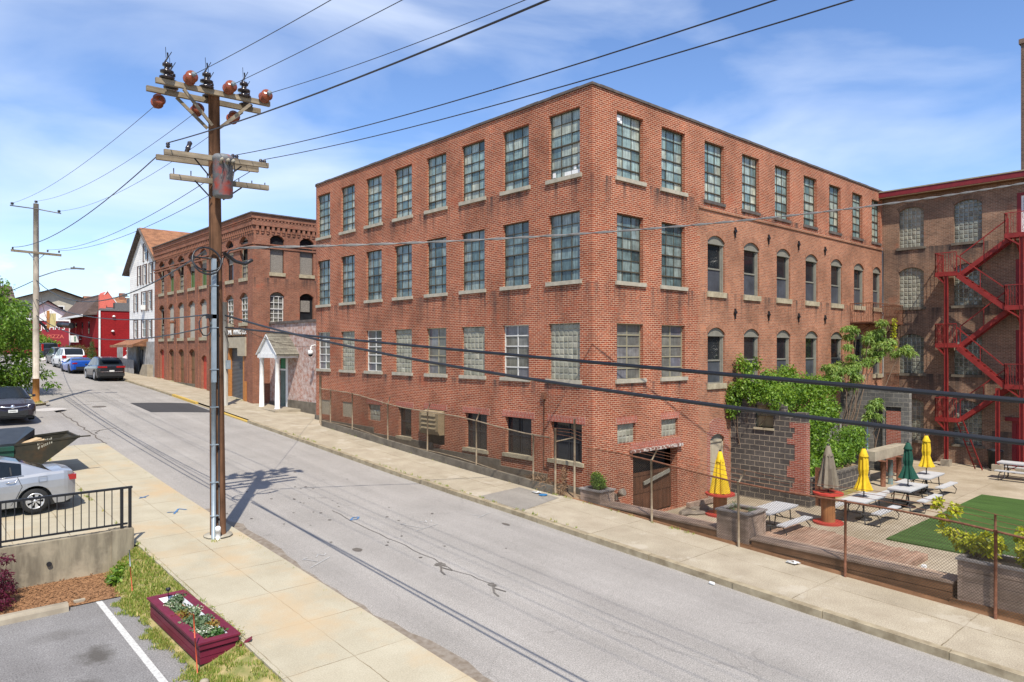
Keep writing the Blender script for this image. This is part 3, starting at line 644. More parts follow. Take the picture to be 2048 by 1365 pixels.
# the sloping grass strip and the mulch at the foot of the wall
def gsl(x, y):
    t = min(1, max(0, (-12.42 - x) / .72)); return (zs(-12, y) - .04) * (1 - t) + (LOTZ + .015) * t
mb = MB(); strip(mb, 0, 0, yr(-9, LOT_Y, .5), gsl, 0, 0, [-13.14, -12.9, -12.65, -12.42])
struct('grass_strip', mb, M['turf_base'])
mb = MB(); rd = random.Random(5)
mx = [-22] + [-17 + .25 * i for i in range(16)] + [-13.05]; my = [1.35, 1.7, 2.1, 2.5, 2.95]
def mz(x, y): return LOTZ + .02 + .10 * ((y - 1.35) / 1.6)
for xa, xb in zip(mx, mx[1:]):
    for ya, yb in zip(my, my[1:]): mb.poly([(xa, ya, mz(xa, ya)), (xb, ya, mz(xb, ya)), (xb, yb, mz(xb, yb)), (xa, yb, mz(xa, yb))])
for k in range(2600):
    x, y = rd.uniform(-17, -12.95), rd.uniform(1.3, 2.95)
    if y > 1.38 + .12 * math.sin(x * 5) or rd.random() < .1:
        s, t = rd.uniform(.012, .034), rd.uniform(0, 6.3); c_, s_ = math.cos(t) * s, math.sin(t) * s; z = mz(x, y) + rd.uniform(.008, .03); e = rd.uniform(-.02, .02)
        mb.poly([(x - c_ - s_ * .3, y - s_ + c_ * .3, z), (x + c_ - s_ * .3, y + s_ + c_ * .3, z + e), (x + c_ + s_ * .3, y + s_ - c_ * .3, z + e), (x - c_ + s_ * .3, y - s_ - c_ * .3, z)])
struct('mulch_bed', mb, M['mulch'], 'stuff')
# the sunken yard beside the brick buildings
PZ = -.85
mb = MB(); mb.poly([(-.55, -26, PZ), (23.4, -26, PZ), (23.4, 0, PZ), (-.55, 0, PZ)])
struct('patio', mb, M['patio'])
mb = MB(); mb.box(5.7, 15.3, -16, -6.7, PZ, PZ + .05); struct('lawn', mb, M['turf'])
mb = MB(); strip(mb, 0, 0, yr(-.4, 19.3, 1), lambda x, y: zs(-1, y) - .04 - .05 * (x + .85), 0, 0, [-.86, -.4, .05])
struct('dirt_strip', mb, M['soil'])

def tufts(name, spots, m, n_per, hgt=.09, seed=1, kind='stuff'):
    rd = random.Random(seed); b = MB()
    for (x, y, z, r) in spots:
        for k in range(n_per if name == 'grass' else 9):
            t = rd.uniform(0, 6.28); q = r * math.sqrt(rd.random()); bx, by = x + q * math.cos(t), y + q * math.sin(t)
            h = hgt * rd.uniform(.5, 1.3); ln = rd.uniform(-.6, .6) * h; t2 = rd.uniform(0, 6.28); w = .006 + .006 * rd.random(); u = rd.random()
            dx, dy = math.cos(t2) * w, math.sin(t2) * w
            b.poly([(bx - dx, by - dy, z), (bx + dx, by + dy, z), (bx + ln * math.cos(t2 + 1.4), by + ln * math.sin(t2 + 1.4), z + h)], 0, [(u, u)] * 3)
    o = b.build(name, m); o['kind'] = kind
    return o
rd = random.Random(11); spots = []
for k in range(2600):
    x, y = rd.uniform(-13.5, -12.4), rd.uniform(-5.3, 2.9)
    if -3.4 < y < -.45 and -13.12 < x < -12.46: continue
    if x < -13.22 - .12 * math.sin(y * 3.1) - .08 * math.sin(y * 9) + .06 * math.sin(y * 21): continue
    if math.sin(x * 7 + y * 2.3) * math.sin(y * 3.7) > .62 and rd.random() < .7: continue
    if y < -3.6 and x > -12.85 + .1 * math.sin(y * 7) and rd.random() < .8: continue
    spots.append((x, y, gsl(x, y), .09))
tufts('grass', spots, M['blade'], 24, .058, 2)
spots = []
for k in range(85):
    y = rd.uniform(-4.5, 15.5); spots.append((-.93 + rd.uniform(-.05, .03), y, zs(-1, y) - .01, .07))
for k in range(60):
    y = rd.uniform(-3, 16); spots.append((KR + .18 + rd.uniform(-.02, .04), y, zr(y) + .125, .05))
for k in range(60):
    y = rd.choice([rd.uniform(-4, 2.5), rd.uniform(5, 15.8)]); spots.append((KL - .1 + rd.uniform(-.06, .04), y, zr(y) + .06, .05))
for k in range(40):
    y = rd.uniform(1.5, 15); spots.append((-12.42 + rd.uniform(-.03, .03), y, zs(-12, y), .04))
for k in range(60):
    y = rd.uniform(28, 46); spots.append((-.05 + rd.uniform(-.12, .0), y, zs(-.1, y), .12))
for k in range(30):
    t = rd.uniform(0, 6.28); spots.append((-10.62 + .3 * math.cos(t), 30.1 + .3 * math.sin(t), zs(-10.6, 30.1) + .04, .12))
spots += [(-10.95, 2.1, zs(-11, 2.1), .1), (-10.9, 2.15, zs(-11, 2.1), .08)]
tufts('weeds', spots, M['blade'], 9, .075, 3)
b = MB(); rd = random.Random(14); ed = [(-10.12 + .10 * math.sin(y * .7) + rd.uniform(-.05, .05), y, .16 + .12 * rd.random()) for y in yr(-13, 5.5, .5)]
for (xa, ya, wa), (xb, yb, wb_) in zip(ed, ed[1:]): b.poly([(x, y, rz(x, y) + .008) for x, y in ((xa - .1, ya), (xa + wa, ya), (xb + wb_, yb), (xb - .1, yb))])
struct('gutter_dirt', b, mnoise('gutter_dirt', (.17, .135, .10), (.25, .215, .175), 8, .95))
# ------------------------------------------------------------------ facade tools
def Pmap(axis, c):
    """axis 'x': wall on the plane x=c facing -x; 'y': wall on y=c facing -y. returns point(u, z, depth)"""
    return (lambda u, z, d: (c + d, u, z)) if axis == 'x' else (lambda u, z, d: (u, c + d, z))
def arch_pts(u0, u1, zc, rise, n=8):
    w = (u1 - u0) / 2; Rr = (w * w + rise * rise) / (2 * rise); cz = zc - Rr; cu = (u0 + u1) / 2
    a = math.asin(min(1, w / Rr)); return [(cu + Rr * math.sin(-a + 2 * a * i / n), cz + Rr * math.cos(-a + 2 * a * i / n)) for i in range(n + 1)]
def facade(mb, P, u0, u1, z0, z1, ops, depth=0.2, mi=0):
    """wall with openings (u0, u1, z0, z_crown, rise); rise 0 = flat head"""
    us = sorted({u0, u1} | {o[0] for o in ops} | {o[1] for o in ops}); zz = sorted({z0, z1} | {o[2] for o in ops} | {o[3] for o in ops})
    us = [u for u in us if u0 <= u <= u1]; zz = [z for z in zz if z0 <= z <= z1]
    for ua, ub in zip(us, us[1:]):
        run = None
        for za, zb in zip(zz, zz[1:]):
            um, zm = (ua + ub) / 2, (za + zb) / 2
            solid = not any(o[0] < um < o[1] and o[2] < zm < o[3] for o in ops)
            if solid:
                run = (run[0], zb) if run else (za, zb)
            if (not solid or zb == zz[-1]) and run:
                mb.poly([P(ua, run[0], 0), P(ub, run[0], 0), P(ub, run[1], 0), P(ua, run[1], 0)], mi); run = None
    for (a, b, za, zb, rise) in ops:
        zs_ = zb - rise if rise else zb
        mb.poly([P(a, za, 0), P(a, zs_, 0), P(a, zs_, depth), P(a, za, depth)], mi); mb.poly([P(b, za, 0), P(b, za, depth), P(b, zs_, depth), P(b, zs_, 0)], mi)
        mb.poly([P(a, za, 0), P(a, za, depth), P(b, za, depth), P(b, za, 0)], mi)
        if rise:
            ap = arch_pts(a, b, zb, rise)
            for (pu, pz), (qu, qz) in zip(ap, ap[1:]):
                mb.poly([P(pu, pz, 0), P(qu, qz, 0), P(qu, zb, 0), P(pu, zb, 0)], mi)
                mb.poly([P(pu, pz, 0), P(pu, pz, depth), P(qu, qz, depth), P(qu, qz, 0)], mi)
        else: mb.poly([P(a, zs_, 0), P(b, zs_, 0), P(b, zs_, depth), P(a, zs_, depth)], mi)
def fbox(mb, P, a, b, za, zb, d0, d1, mi=0):
    p, q = P(a, za, d0), P(b, zb, d1)
    mb.box(min(p[0], q[0]), max(p[0], q[0]), min(p[1], q[1]), max(p[1], q[1]), min(p[2], q[2]), max(p[2], q[2]), mi)
def arch_ring(mb, P, u0, u1, zc, rise, th, d0, d1, mi=0, n=8):
    inn = arch_pts(u0, u1, zc, rise, n); out = [(u + (u - (u0 + u1) / 2) * 0.16, z + th) for u, z in inn]
    for i in range(n):
        a, b, c, e = inn[i], inn[i + 1], out[i + 1], out[i]
        for k, d in ((0, d0), (1, d1)):
            mb.poly([P(*a, d), P(*b, d), P(*c, d), P(*e, d)], mi, [(i * .9, 0), (i * .9 + .9, 0), (i * .9 + .9, .3), (i * .9, .3)])
        mb.poly([P(*c, d0), P(*e, d0), P(*e, d1), P(*c, d1)], mi); mb.poly([P(*a, d0), P(*b, d0), P(*b, d1), P(*a, d1)], mi)
    for k in (0, n): mb.poly([P(*inn[k], d0), P(*out[k], d0), P(*out[k], d1), P(*inn[k], d1)], mi)
WR = random.Random(21)
def panes(P, a, b, za, zb, cols, rows, d, m, parent, tilt=.006, gap=.0):
    g = MB(); o = WR.randint(0, 900)
    for i in range(cols):
        for j in range(rows):
            ua, ub = a + (b - a) * i / cols + gap, a + (b - a) * (i + 1) / cols - gap; va, vb = za + (zb - za) * j / rows + gap, za + (zb - za) * (j + 1) / rows - gap
            t = [WR.uniform(-tilt, tilt) for k in range(3)]
            g.poly([P(ua, va, d + t[0]), P(ub, va, d + t[1]), P(ub, vb, d + t[2]), P(ua, vb, d + t[2] + t[0] - t[1])], 0,
                   [(o + i + .03, o + j + .03), (o + i + .97, o + j + .03), (o + i + .97, o + j + .97), (o + i + .03, o + j + .97)])
    return g.build('pane', m, parent)
def bars(mb, P, a, b, za, zb, cols, rows, d, w=.035, th=.04, edge=.05, heavy=(), skip=()):
    fbox(mb, P, a, a + edge, za, zb, d - th, d + .02); fbox(mb, P, b - edge, b, za, zb, d - th, d + .02)
    fbox(mb, P, a + edge, b - edge, za, za + edge, d - th, d + .02); fbox(mb, P, a + edge, b - edge, zb - edge, zb, d - th, d + .02)
    for i in range(1, cols):
        u = a + (b - a) * i / cols; fbox(mb, P, u - w / 2, u + w / 2, za + edge, zb - edge, d - th * .7, d + .015)
    for j in range(1, rows):
        v = za + (zb - za) * j / rows; k = w * (2.0 if j in heavy else 1); fbox(mb, P, a + edge, b - edge, v - k / 2, v + k / 2, d - th * (1.25 if j in heavy else .85), d + .012)
def sill(P, a, b, z, parent, m, h=.115, proud=.075, over=.10, depth=.2):
    s = MB(); fbox(s, P, a - over, b + over, z - h, z + .015, -proud, -.004); fbox(s, P, a + .003, b - .003, z - .02, z + .012, -.004, depth)
    return s.build('sill', m, parent)
def sash_window(parent, P, a, b, za, zb, kind='teal', cols=3, rows=6, d=.14, sill_m='sill_grey', heavy=(1, 3)):
    sm = {'teal': 'steel_sash', 'teal_dark': 'steel_sash', 'frame': 'sash_beige', 'white': 'sash_white', 'dark': 'dark_metal'}[kind]
    pm = {'teal': 'pane_teal', 'teal_dark': 'pane_teal_dark', 'frame': 'pane_curtain', 'white': 'pane_curtain', 'dark': 'pane_dark'}[kind]
    f = MB(); bars(f, P, a, b, za, zb, cols, rows, d, (.018 if kind.startswith('teal') else .04), .035, .03, heavy if kind.startswith('teal') else ())
    w = f.build('window', M[sm], parent)
    panes(P, a + .02, b - .02, za + .02, zb - .02, cols, rows, d, M[pm], w)
    if sill_m: sill(P, a, b, za, w, M[sill_m], depth=d - .04)
    return w
def block_window(parent, P, a, b, za, zb, cols, rows, d=.1, m='block_glass', sill_m='sill_grey', rise=0):
    """glass blocks: each block bulges a little, pale joints between"""
    f = MB(); fbox(f, P, a, b, za, zb, d + .01, d + .05)
    w = f.build('window', M['block_joint'], parent)
    g = MB(); o = WR.randint(0, 900)
    ap = arch_pts(a, b, zb, rise, 16) if rise else None
    for i in range(cols):
        for j in range(rows):
            ua, ub = a + (b - a) * i / cols + .009, a + (b - a) * (i + 1) / cols - .009; va, vb = za + (zb - za) * j / rows + .009, za + (zb - za) * (j + 1) / rows - .009
            iu, iv = (ub - ua) * .18, (vb - va) * .18; t = WR.uniform(-.012, .012); s = WR.uniform(-.010, .010)
            A = [P(ua, va, d + .012), P(ub, va, d + .012), P(ub, vb, d + .012), P(ua, vb, d + .012)]
            B = [P(ua + iu, va + iv, d - .012 + t), P(ub - iu, va + iv, d - .012 + s), P(ub - iu, vb - iv, d - .012 + s), P(ua + iu, vb - iv, d - .012 + t)]
            U = [(o + i + .5, o + j + .5)] * 4
            g.poly(B, 0, U)
            for k in range(4): g.poly([A[k], A[(k + 1) % 4], B[(k + 1) % 4], B[k]], 0, U)
    g.build('pane', M[m], w)
    if sill_m: sill(P, a, b, za, w, M[sill_m], depth=d)
    return w
def tall_window(parent, P, a, b, za, zb, rise, frame='sash_grey', d=.13, mid=.5, sill_m='sill_stone', top='pane_dark', low='pane_mesh'):
    """arched opening: curved head board, timber jambs, two sashes"""
    zs_ = zb - rise - .06; f = MB()
    fbox(f, P, a, a + .09, za, zs_, d - .06, d + .05); fbox(f, P, b - .09, b, za, zs_, d - .06, d + .05)
    ap = arch_pts(a, b, zb, rise)
    for (pu, pz), (qu, qz) in zip(ap, ap[1:]):
        f.poly([P(pu, zs_, d - .07), P(qu, zs_, d - .07), P(qu, qz, d - .07), P(pu, pz, d - .07)])
    fbox(f, P, a, b, zs_ - .05, zs_, d - .10, d + .04)
    zm = za + (zs_ - za) * mid; fbox(f, P, a + .09, b - .09, zm - .03, zm + .03, d - .02, d + .05); fbox(f, P, a + .09, b - .09, za, za + .06, d - .02, d + .05)
    fbox(f, P, b - .15, b - .09, za, zs_, d - .03, d + .05)
    w = f.build('window', M[frame], parent)
    panes(P, a + .09, b - .09, zm, zs_, 1, 1, d + .03, M[top], w, .003); panes(P, a + .09, b - .09, za + .06, zm, 1, 1, d + .015, M[low], w, .003)
    if sill_m: sill(P, a, b, za, w, M[sill_m], .19, .07, .06, d - .06)
    return w

# ------------------------------------------------------------------ the four-storey brick factory on the corner
FX, FY, FH = 23.4, 19.3, 13.35
fac = thing('factory', 'four storey red brick factory with rows of teal multi-pane steel windows on the street corner', 'building', (0, 0, 0))
PL, PR_ = Pmap('x', 0.0), Pmap('y', 0.0)
bayL = [(0.53, 1.94), (2.93, 4.30), (5.33, 6.72), (7.72, 9.07), (10.15, 11.5), (12.55, 13.9), (14.96, 16.28), (17.40, 18.72)]
bayR = [(1.22, 2.62), (3.66, 5.08)]
bayT = bayR + [(6.36, 7.72), (9.05, 10.4), (11.72, 13.04), (14.36, 15.66), (16.96, 18.22), (19.58, 20.82), (22.0, 23.15)]
bayA = [(6.56, 7.76), (9.19, 10.40), (11.88, 13.09), (14.54, 15.75), (17.16, 18.40), (19.78, 20.98), (22.15, 23.2)]
Z1, Z2, Z3 = (10.56, 12.74), (7.12, 9.38), (3.87, 5.74)
base = [(0.44, 1.85, 1.20, 2.46), (2.80, 4.16, 1.15, 2.46), (5.20, 6.49, 1.10, 2.44), (7.83, 9.09, 1.02, 2.42), (10.19, 11.19, 1.12, 2.38), (12.66, 13.70, 1.62, 2.36), (15.13, 16.15, 1.62, 2.33), (17.42, 18.35, 1.58, 2.32)]
opsL = [(a, b, z0, z1, 0) for (a, b) in bayL for (z0, z1) in (Z1, Z2, Z3)] + [(a, b, c, d, 0) for a, b, c, d in base]
w = MB(); facade(w, PL, 0, 17.0, -1.2, FH - .06, [o for o in opsL if o[1] < 17.0], .2)
# the far end is rounded: the last bay bends round the corner
Rc = .52
def PB(u, z, d):
    u2 = u - (FY - Rc)
    if u2 <= 0: return (d, u, z)
    t = u2 / Rc; return (Rc - (Rc - d) * math.cos(t), FY - Rc + (Rc - d) * math.sin(t), z)
facade(w, PL, 17.0, FY - Rc, -1.2, FH - .06, [o for o in opsL if o[0] > 17.3], .2)
n = len(w.f)
for i in range(8):
    a, b = FY - Rc + Rc * math.pi / 2 * i / 8, FY - Rc + Rc * math.pi / 2 * (i + 1) / 8
    w.poly([PB(a, -1.2, 0), PB(b, -1.2, 0), PB(b, FH - .06, 0), PB(a, FH - .06, 0)], 0, [(a, -1.2), (b, -1.2), (b, FH - .06), (a, FH - .06)], True)
w.f = w.f; w.poly([(Rc, FY, -1.2), (FX, FY, -1.2), (FX, FY, FH - .06), (Rc, FY, FH - .06)])
# the first facade stops where the bending one starts
opsR = [(a, b, z0, z1, 0) for (a, b) in bayR for (z0, z1) in (Z2, Z3)] + [(1.24, 2.2, 1.74, 2.40, 0), (3.65, 4.64, 1.78, 2.40, 0), (2.06, 4.60, PZ, 1.46, 0)]
facade(w, PR_, 0, 5.84, -1.2, 10.24, opsR, .3)
opsT = [(a, b, z0, z1, 0) for (a, b) in bayT[:2] for (z0, z1) in (Z1,)] + [(a, b, 10.52, 12.78, 0) for a, b in bayT[2:]]
facade(w, PR_, 0, FX, 10.24, FH - .06, opsT, .24)
# ragged joint where the newer brick meets the old wall
rd = random.Random(3)
z = -.8
while z < 10.1:
    L = rd.choice([.0, .11, .21, .11]); 
    if L: w.box(5.841, 5.84 + L, -.002, .05, z, z + .2)
    z += .203
w.build('wall', BR['new'], fac)
w = MB(); opsA = [(a, b, 7.06, 9.25, .23) for a, b in bayA] + [(a, b, 3.55, 5.72, .23) for a, b in bayA] + [(6.74, 7.72, PZ, 1.62, .18)]
facade(w, PR_, 5.84, FX, -1.2, 10.24, opsA, .16)
fbox(w, PR_, 5.95, FX - .02, 10.17, 10.26, -.05, -.003)
for a, b in bayA:
    arch_ring(w, PR_, a, b, 9.25, .23, .21, -.012, .0); arch_ring(w, PR_, a, b, 5.72, .23, .21, -.012, .0)
w.build('wall', BR['old'], fac)['label'] = 'older browner brick wall with arched windows'
w = MB(); w.poly([(.3, .3, FH - .35), (FX, .3, FH - .35), (FX, FY - .3, FH - .35), (.3, FY - .3, FH - .35)]); w.poly([(FX, 0, -1), (FX, FY, -1), (FX, FY, FH), (FX, 0, FH)])
w.box(.02, .3, .3, FY - .8, FH - .4, FH - .06); w.box(.3, FX, .02, .3, FH - .4, FH - .06)
w.build('roof', M['tar'], fac)
cp = MB()                                                 # coping in short lengths with open joints
y = -.05
while y < FY - Rc - .05:
    y2 = min(FY - Rc, y + .62); cp.box(-.05, .34, y, y2 - .02, FH - .055, FH + rd.uniform(.02, .035)); y = y2
for i in range(6):
    a, b = FY - Rc + Rc * math.pi / 2 * i / 6, FY - Rc + Rc * math.pi / 2 * (i + 1) / 6
    cp.poly([PB(a, FH + .03, -.05), PB(b, FH + .03, -.05), PB(b, FH + .03, .3), PB(a, FH + .03, .3)]); cp.poly([PB(a, FH - .055, -.05), PB(b, FH - .055, -.05), PB(b, FH + .03, -.05), PB(a, FH + .03, -.05)])
x = .36
while x < FX + .2:
    x2 = min(FX + .25, x + .62); cp.box(x, x2 - .02, -.05, .34, FH - .055, FH + rd.uniform(.02, .035)); x = x2
cp.build('coping', M['coping'], fac)
for i, (a, b) in enumerate(bayL):
    P_ = PL
    sash_window(fac, P_, a, b, *Z1, kind='teal'); sash_window(fac, P_, a, b, *Z2, kind='teal_dark')
    if i % 2 == 0: block_window(fac, P_, a, b, *Z3, 7 if i == 0 else 6, 9)
    else: sash_window(fac, P_, a, b, *Z3, kind='white' if i in (1, 5, 7) else 'frame', cols=2, rows=5)
for (a, b) in bayR:
    sash_window(fac, PR_, a, b, *Z1, kind='teal', d=.17); sash_window(fac, PR_, a, b, *Z2, kind='teal_dark', d=.17)
    sash_window(fac, PR_, a, b, *Z3, kind='frame', cols=2, rows=5, d=.17)
for (a, b) in bayT[2:]:
    wdw = sash_window(fac, PR_, a, b, 10.52, 12.78, kind='teal', d=.17, sill_m=None)
    sill(PR_, a, b, 10.52, wdw, M['coping'], .10, .05, .06, .13)
for k, (a, b) in enumerate(bayA):
    tall_window(fac, PR_, a, b, 7.06, 9.25, .23, mid=.48)
    tall_window(fac, PR_, a, b, 3.55, 5.72, .23, frame='sash_grey', mid=.48)
for k, (a, b, z0, z1) in enumerate(base):
    if k in (0, 1, 2, 4): sash_window(fac, PL, a, b, z0, z1, kind='dark', cols=2 if k < 4 else 1, rows=2, d=.18, sill_m='sill_stone')
    elif k == 5: block_window(fac, PL, a, b, z0, z1, 4, 3, m='block_glass', sill_m=None)
    elif k in (6, 7):
        p = MB(); fbox(p, PL, a, b, z0, z1, .03, .08); fbox(p, PL, a, a + .03, z0, z1, .0, .03); p.build('panel', M['tan_panel'], fac)
    else:
        p = MB(); fbox(p, PL, a, b, z0, z0 + .5, .16, .2); p.build('opening', M['interior'], fac)
        v = MB(); prof = [(-.02, 2.40), (-.34, 2.30), (-.34, 1.60), (-.26, 1.45), (-.02, 1.45)]
        v.prism(prof, 'y', a - .02, b + .02)
        for j in range(4):
            zz_ = 1.68 + .17 * j; v.prism([(-.35, zz_), (-.40, zz_ + .01), (-.342, zz_ + .10)], 'y', a + .12, b - .16)
        vo = v.build('vent_hood', M['vent'], fac)
    if k < 6:
        s = MB(); fbox(s, PL, a - .16, b + .16, z1 + .003, z1 + .235, -.014, .02); s.build('lintel', BR['soldier'], fac)
for (a, b, z0, z1) in ((1.24, 2.2, 1.74, 2.40), (3.65, 4.64, 1.78, 2.40)):
    block_window(fac, PR_, a, b, z0, z1, 5, 3, m='block_glass', sill_m=None)
    s = MB(); fbox(s, PR_, a - .05, b + .08, z1 + .003, z1 + .235, -.014, .02); s.build('lintel', BR['soldier'], fac)
# stepped concrete footing along the street wall
f = MB()
for a, b, zt in ((.05, 2.0, .42), (2.0, 4.4, .66), (4.4, 8.6, .88), (8.6, 13.2, 1.07), (13.2, 18.4, 1.32)): fbox(f, PL, a, b, -1.2, zt, -.07, -.003)
for i in range(5):
    a, b = 18.4 + .8 * i / 4, 18.4 + .8 * (i + 1) / 4
    f.poly([PB(a, 0, -.07), PB(b, 0, -.07), PB(b, 1.5, -.07), PB(a, 1.5, -.07)]); f.poly([PB(a, 1.5, -.07), PB(b, 1.5, -.07), PB(b, 1.5, 0), PB(a, 1.5, 0)])
f.build('footing', M['concrete_dark'], fac)
# loading door with its sliding timber leaf and a rusted lintel
dr = MB(); fbox(dr, PR_, 2.06, 3.2, PZ, 1.46, .34, .40); d0 = dr.build('doorway', M['interior'], fac)
dr = MB(); fbox(dr, PR_, 2.06, 4.6, PZ, 1.46, .55, .57); dr.build('back', M['interior'], d0)
dr = MB()
for i in range(9): fbox(dr, PR_, 2.25 + .26 * i, 2.25 + .26 * i + .252, PZ + .05, .55, .26, .31)
fbox(dr, PR_, 2.2, 4.55, .5, .62, .24, .27); fbox(dr, PR_, 2.2, 4.55, -.1, .02, .24, .26); dr.build('sliding_door', M['barn_door'], fac)
dr = MB(); dr.bar((2.9, .2, .22), (4.4, .2, .52), .06, .12); dr.build('brace', M['sash_grey'], fac)
dr = MB(); fbox(dr, PR_, 1.86, 4.78, 1.40, 1.50, -.14, -.003); dr.build('lintel', mnoise('flaking_lintel', (0.16, 0.07, 0.05), (0.50, 0.46, 0.41), 11, 0.8, lo=.48, hi=.58), fac)
s = MB(); fbox(s, PR_, 1.9, 4.76, 1.503, 1.72, -.012, .02); s.build('lintel', BR['soldier'], fac)
dr = MB(); fbox(dr, PR_, 6.74, 7.72, PZ, 1.38, .10, .14); fbox(dr, PR_, 6.98, 7.5, .2, 1.2, .085, .10); fbox(dr, PR_, 6.74, 6.82, PZ, 1.38, .05, .10); fbox(dr, PR_, 7.64, 7.72, PZ, 1.38, .05, .10)
fbox(dr, PR_, 6.74, 7.72, 1.30, 1.38, .05, .10); dr.build('door', M['tan_panel'], fac)
arch = MB(); ap = arch_pts(6.74, 7.72, 1.62, .18)
for (pu, pz), (qu, qz) in zip(ap, ap[1:]): arch.poly([PR_(pu, 1.38, .09), PR_(qu, 1.38, .09), PR_(qu, qz, .09), PR_(pu, pz, .09)])
arch.build('door_head', M['sash_grey'], fac)
st = MB(); fbox(st, PR_, 6.6, 7.9, PZ, PZ + .16, -.5, -.003); st.build('doorstep', M['concrete'], fac)
# pale rebuilt brick round that door
s = MB(); arch_ring(s, PR_, 6.74, 7.72, 1.62, .18, .62, -.014, .0); s.uv = {}; fbox(s, PR_, 7.725, 8.02, PZ, 1.75, -.012, -.002); fbox(s, PR_, 6.52, 6.735, PZ, 1.75, -.010, -.002)
s.build('door_surround', BR['pier'], fac)
# star-shaped wall anchors between the arched storeys
def anchor(x, z):
    a_ = MB(); a_.box(x - .022, x + .022, -.06, -.003, z - .24, z + .17); a_.prism([(x - .11, z + .02), (x, z - .07), (x + .11, z + .02), (x + .05, z + .07), (x, z + .16), (x - .05, z + .07)], 'y', -.075, -.02)
    return a_.build('anchor_plate', M['black_metal'], fac)
for x in (8.48, 11.14, 13.82, 16.46): anchor(x, 9.55); anchor(x, 6.32)
# down the corner: a thin conduit with a lamp box
c_ = MB(); c_.tube([(-.03, 2.15, 3.2), (-.03, 2.15, .9), (-.03, 1.9, .86)], .018, 5); c_.box(-.09, -.003, 2.07, 2.23, 3.2, 3.42); c_.build('conduit', M['rust'], fac)
pp = MB(); pp.box(-.0 + .165, .17, 1.30, 1.62, 1.30, 1.42)
pn = MB()
for (u, z, ww, hh) in ((1.42, 10.62, .42, .14), (1.80, 10.66, .14, .16), (.85, 10.78, .12, .14), (.64, 10.83, .13, .13)): pn.box(.118, .122, u - ww / 2 if ww < .3 else .62, u + ww / 2 if ww < .3 else 1.32, z, z + hh)
pn.build('paper', M['paper'], fac)
pn = MB(); pn.box(1.27, 1.65, .135, .139, 12.42, 12.68); pn.lathe([(.10, 0), (.10, .05), (.06, .06)], (1.42, .10, 12.56), 14, 0, 'y'); pn.build('fan_panel', M['paper'], fac)
c_ = MB(); c_.tube([(FX - .06, -.06, 10.1), (FX - .06, -.06, 3.4)], .03, 6); c_.build('downpipe', M['cable_grey'], fac)
# ------------------------------------------------------------------ the old warehouse with arched windows up the street
WA, WB_, WH = 26.96, 47.1, 13.2
wh = thing('warehouse', 'old brown brick warehouse with arched windows, brick cornice and boarded openings', 'building')
PW, PWs = Pmap('x', 0.0), Pmap('y', WA)
colsW = [(27.87, 29.15), (30.22, 31.46), (32.6, 33.85), (35.02, 36.42), (37.42, 38.85), (39.82, 41.25), (42.15, 43.55), (44.57, 45.9)]
w = MB(); oT = [(a, b, 9.25, 11.82, .3) for a, b in colsW]; oM = [(a, b, 6.5 if i < 2 else 5.68, 8.36, .3) for i, (a, b) in enumerate(colsW)]
oB = [(28.46, 31.3, 1.3, 5.7, 0)] + [(35.02, 36.13, 1.6, 4.45, .22)] + [(a, b - .15, 2.3, 4.88, .25) for a, b in colsW[4:]]
facade(w, PW, WA, WB_, 0.5, 12.2, oT + oM + oB, .26)
oS = [(1.0, 1.9, 9.55, 11.86, .26), (2.92, 3.85, 9.55, 11.86, .26), (1.0, 1.9, 6.52, 8.38, .24), (2.92, 3.85, 6.52, 8.38, .24)]
facade(w, PWs, 0, 9, 0.5, 12.2, oS, .24)
for a, b in colsW:
    arch_ring(w, PW, a, b, 11.82, .3, .24, -.03, 0); 
for i, (a, b) in enumerate(colsW): arch_ring(w, PW, a, b, 8.36, .3, .22, -.015, 0)
for a, b in colsW[4:]: arch_ring(w, PW, a, b - .15, 4.88, .25, .22, -.015, 0)
for o in oS: arch_ring(w, PWs, o[0], o[1], o[3], o[4], .2, -.015, 0)
edges = [WA] + [v for c in colsW for v in c] + [WB_]
for k in range(0, len(edges), 2):                        # shallow piers between the window bays
    a, b = edges[k], edges[k + 1]
    if b - a > .5 and not (28.4 < (a + b) / 2 < 31.4): fbox(w, PW, a + (.14 if k else 0.004), b - .14, .6, 10.95, -.07, -.003)
fbox(w, PW, WA + .004, WB_, 11.0, 11.12, -.09, -.003); fbox(w, PW, WA + .004, WB_, 11.2, 11.3, -.11, -.003); fbox(w, PWs, .004, 9, 11.0, 11.1, -.05, -.003); fbox(w, PWs, .004, 9, 11.2, 11.28, -.07, -.003)
w.poly([(0, WB_, .5), (20, WB_, .5), (20, WB_, WH), (0, WB_, WH)])
w.build('wall', BR['ware'], wh)
c = MB()                                                  # corbelled cornice: dentils, a projecting band, a second dentil row
u = WA
while u < WB_ - .2:
    fbox(c, PW, u, u + .17, 12.02, 12.34, -.10, -.003); fbox(c, PW, u + .02, u + .15, 11.88, 12.02, -.06, -.003); u += .33
u = WA + .08
while u < WB_ - .2: fbox(c, PW, u, u + .11, 12.62, 12.74, -.17, -.13); u += .22
fbox(c, PW, WA - .13, WB_, 12.34, 12.62, -.13, -.003); fbox(c, PW, WA - .16, WB_, 12.74, 13.02, -.19, -.003); fbox(c, PW, WA - .1, WB_, 12.622, 12.738, -.10, -.003)
u = .1
while u < 9: fbox(c, PWs, u, u + .17, 12.02, 12.34, -.10, -.003); fbox(c, PWs, u + .02, u + .15, 11.88, 12.02, -.06, -.003); u += .33
u = .1
while u < 9: fbox(c, PWs, u, u + .11, 12.62, 12.74, -.14, -.09); u += .22
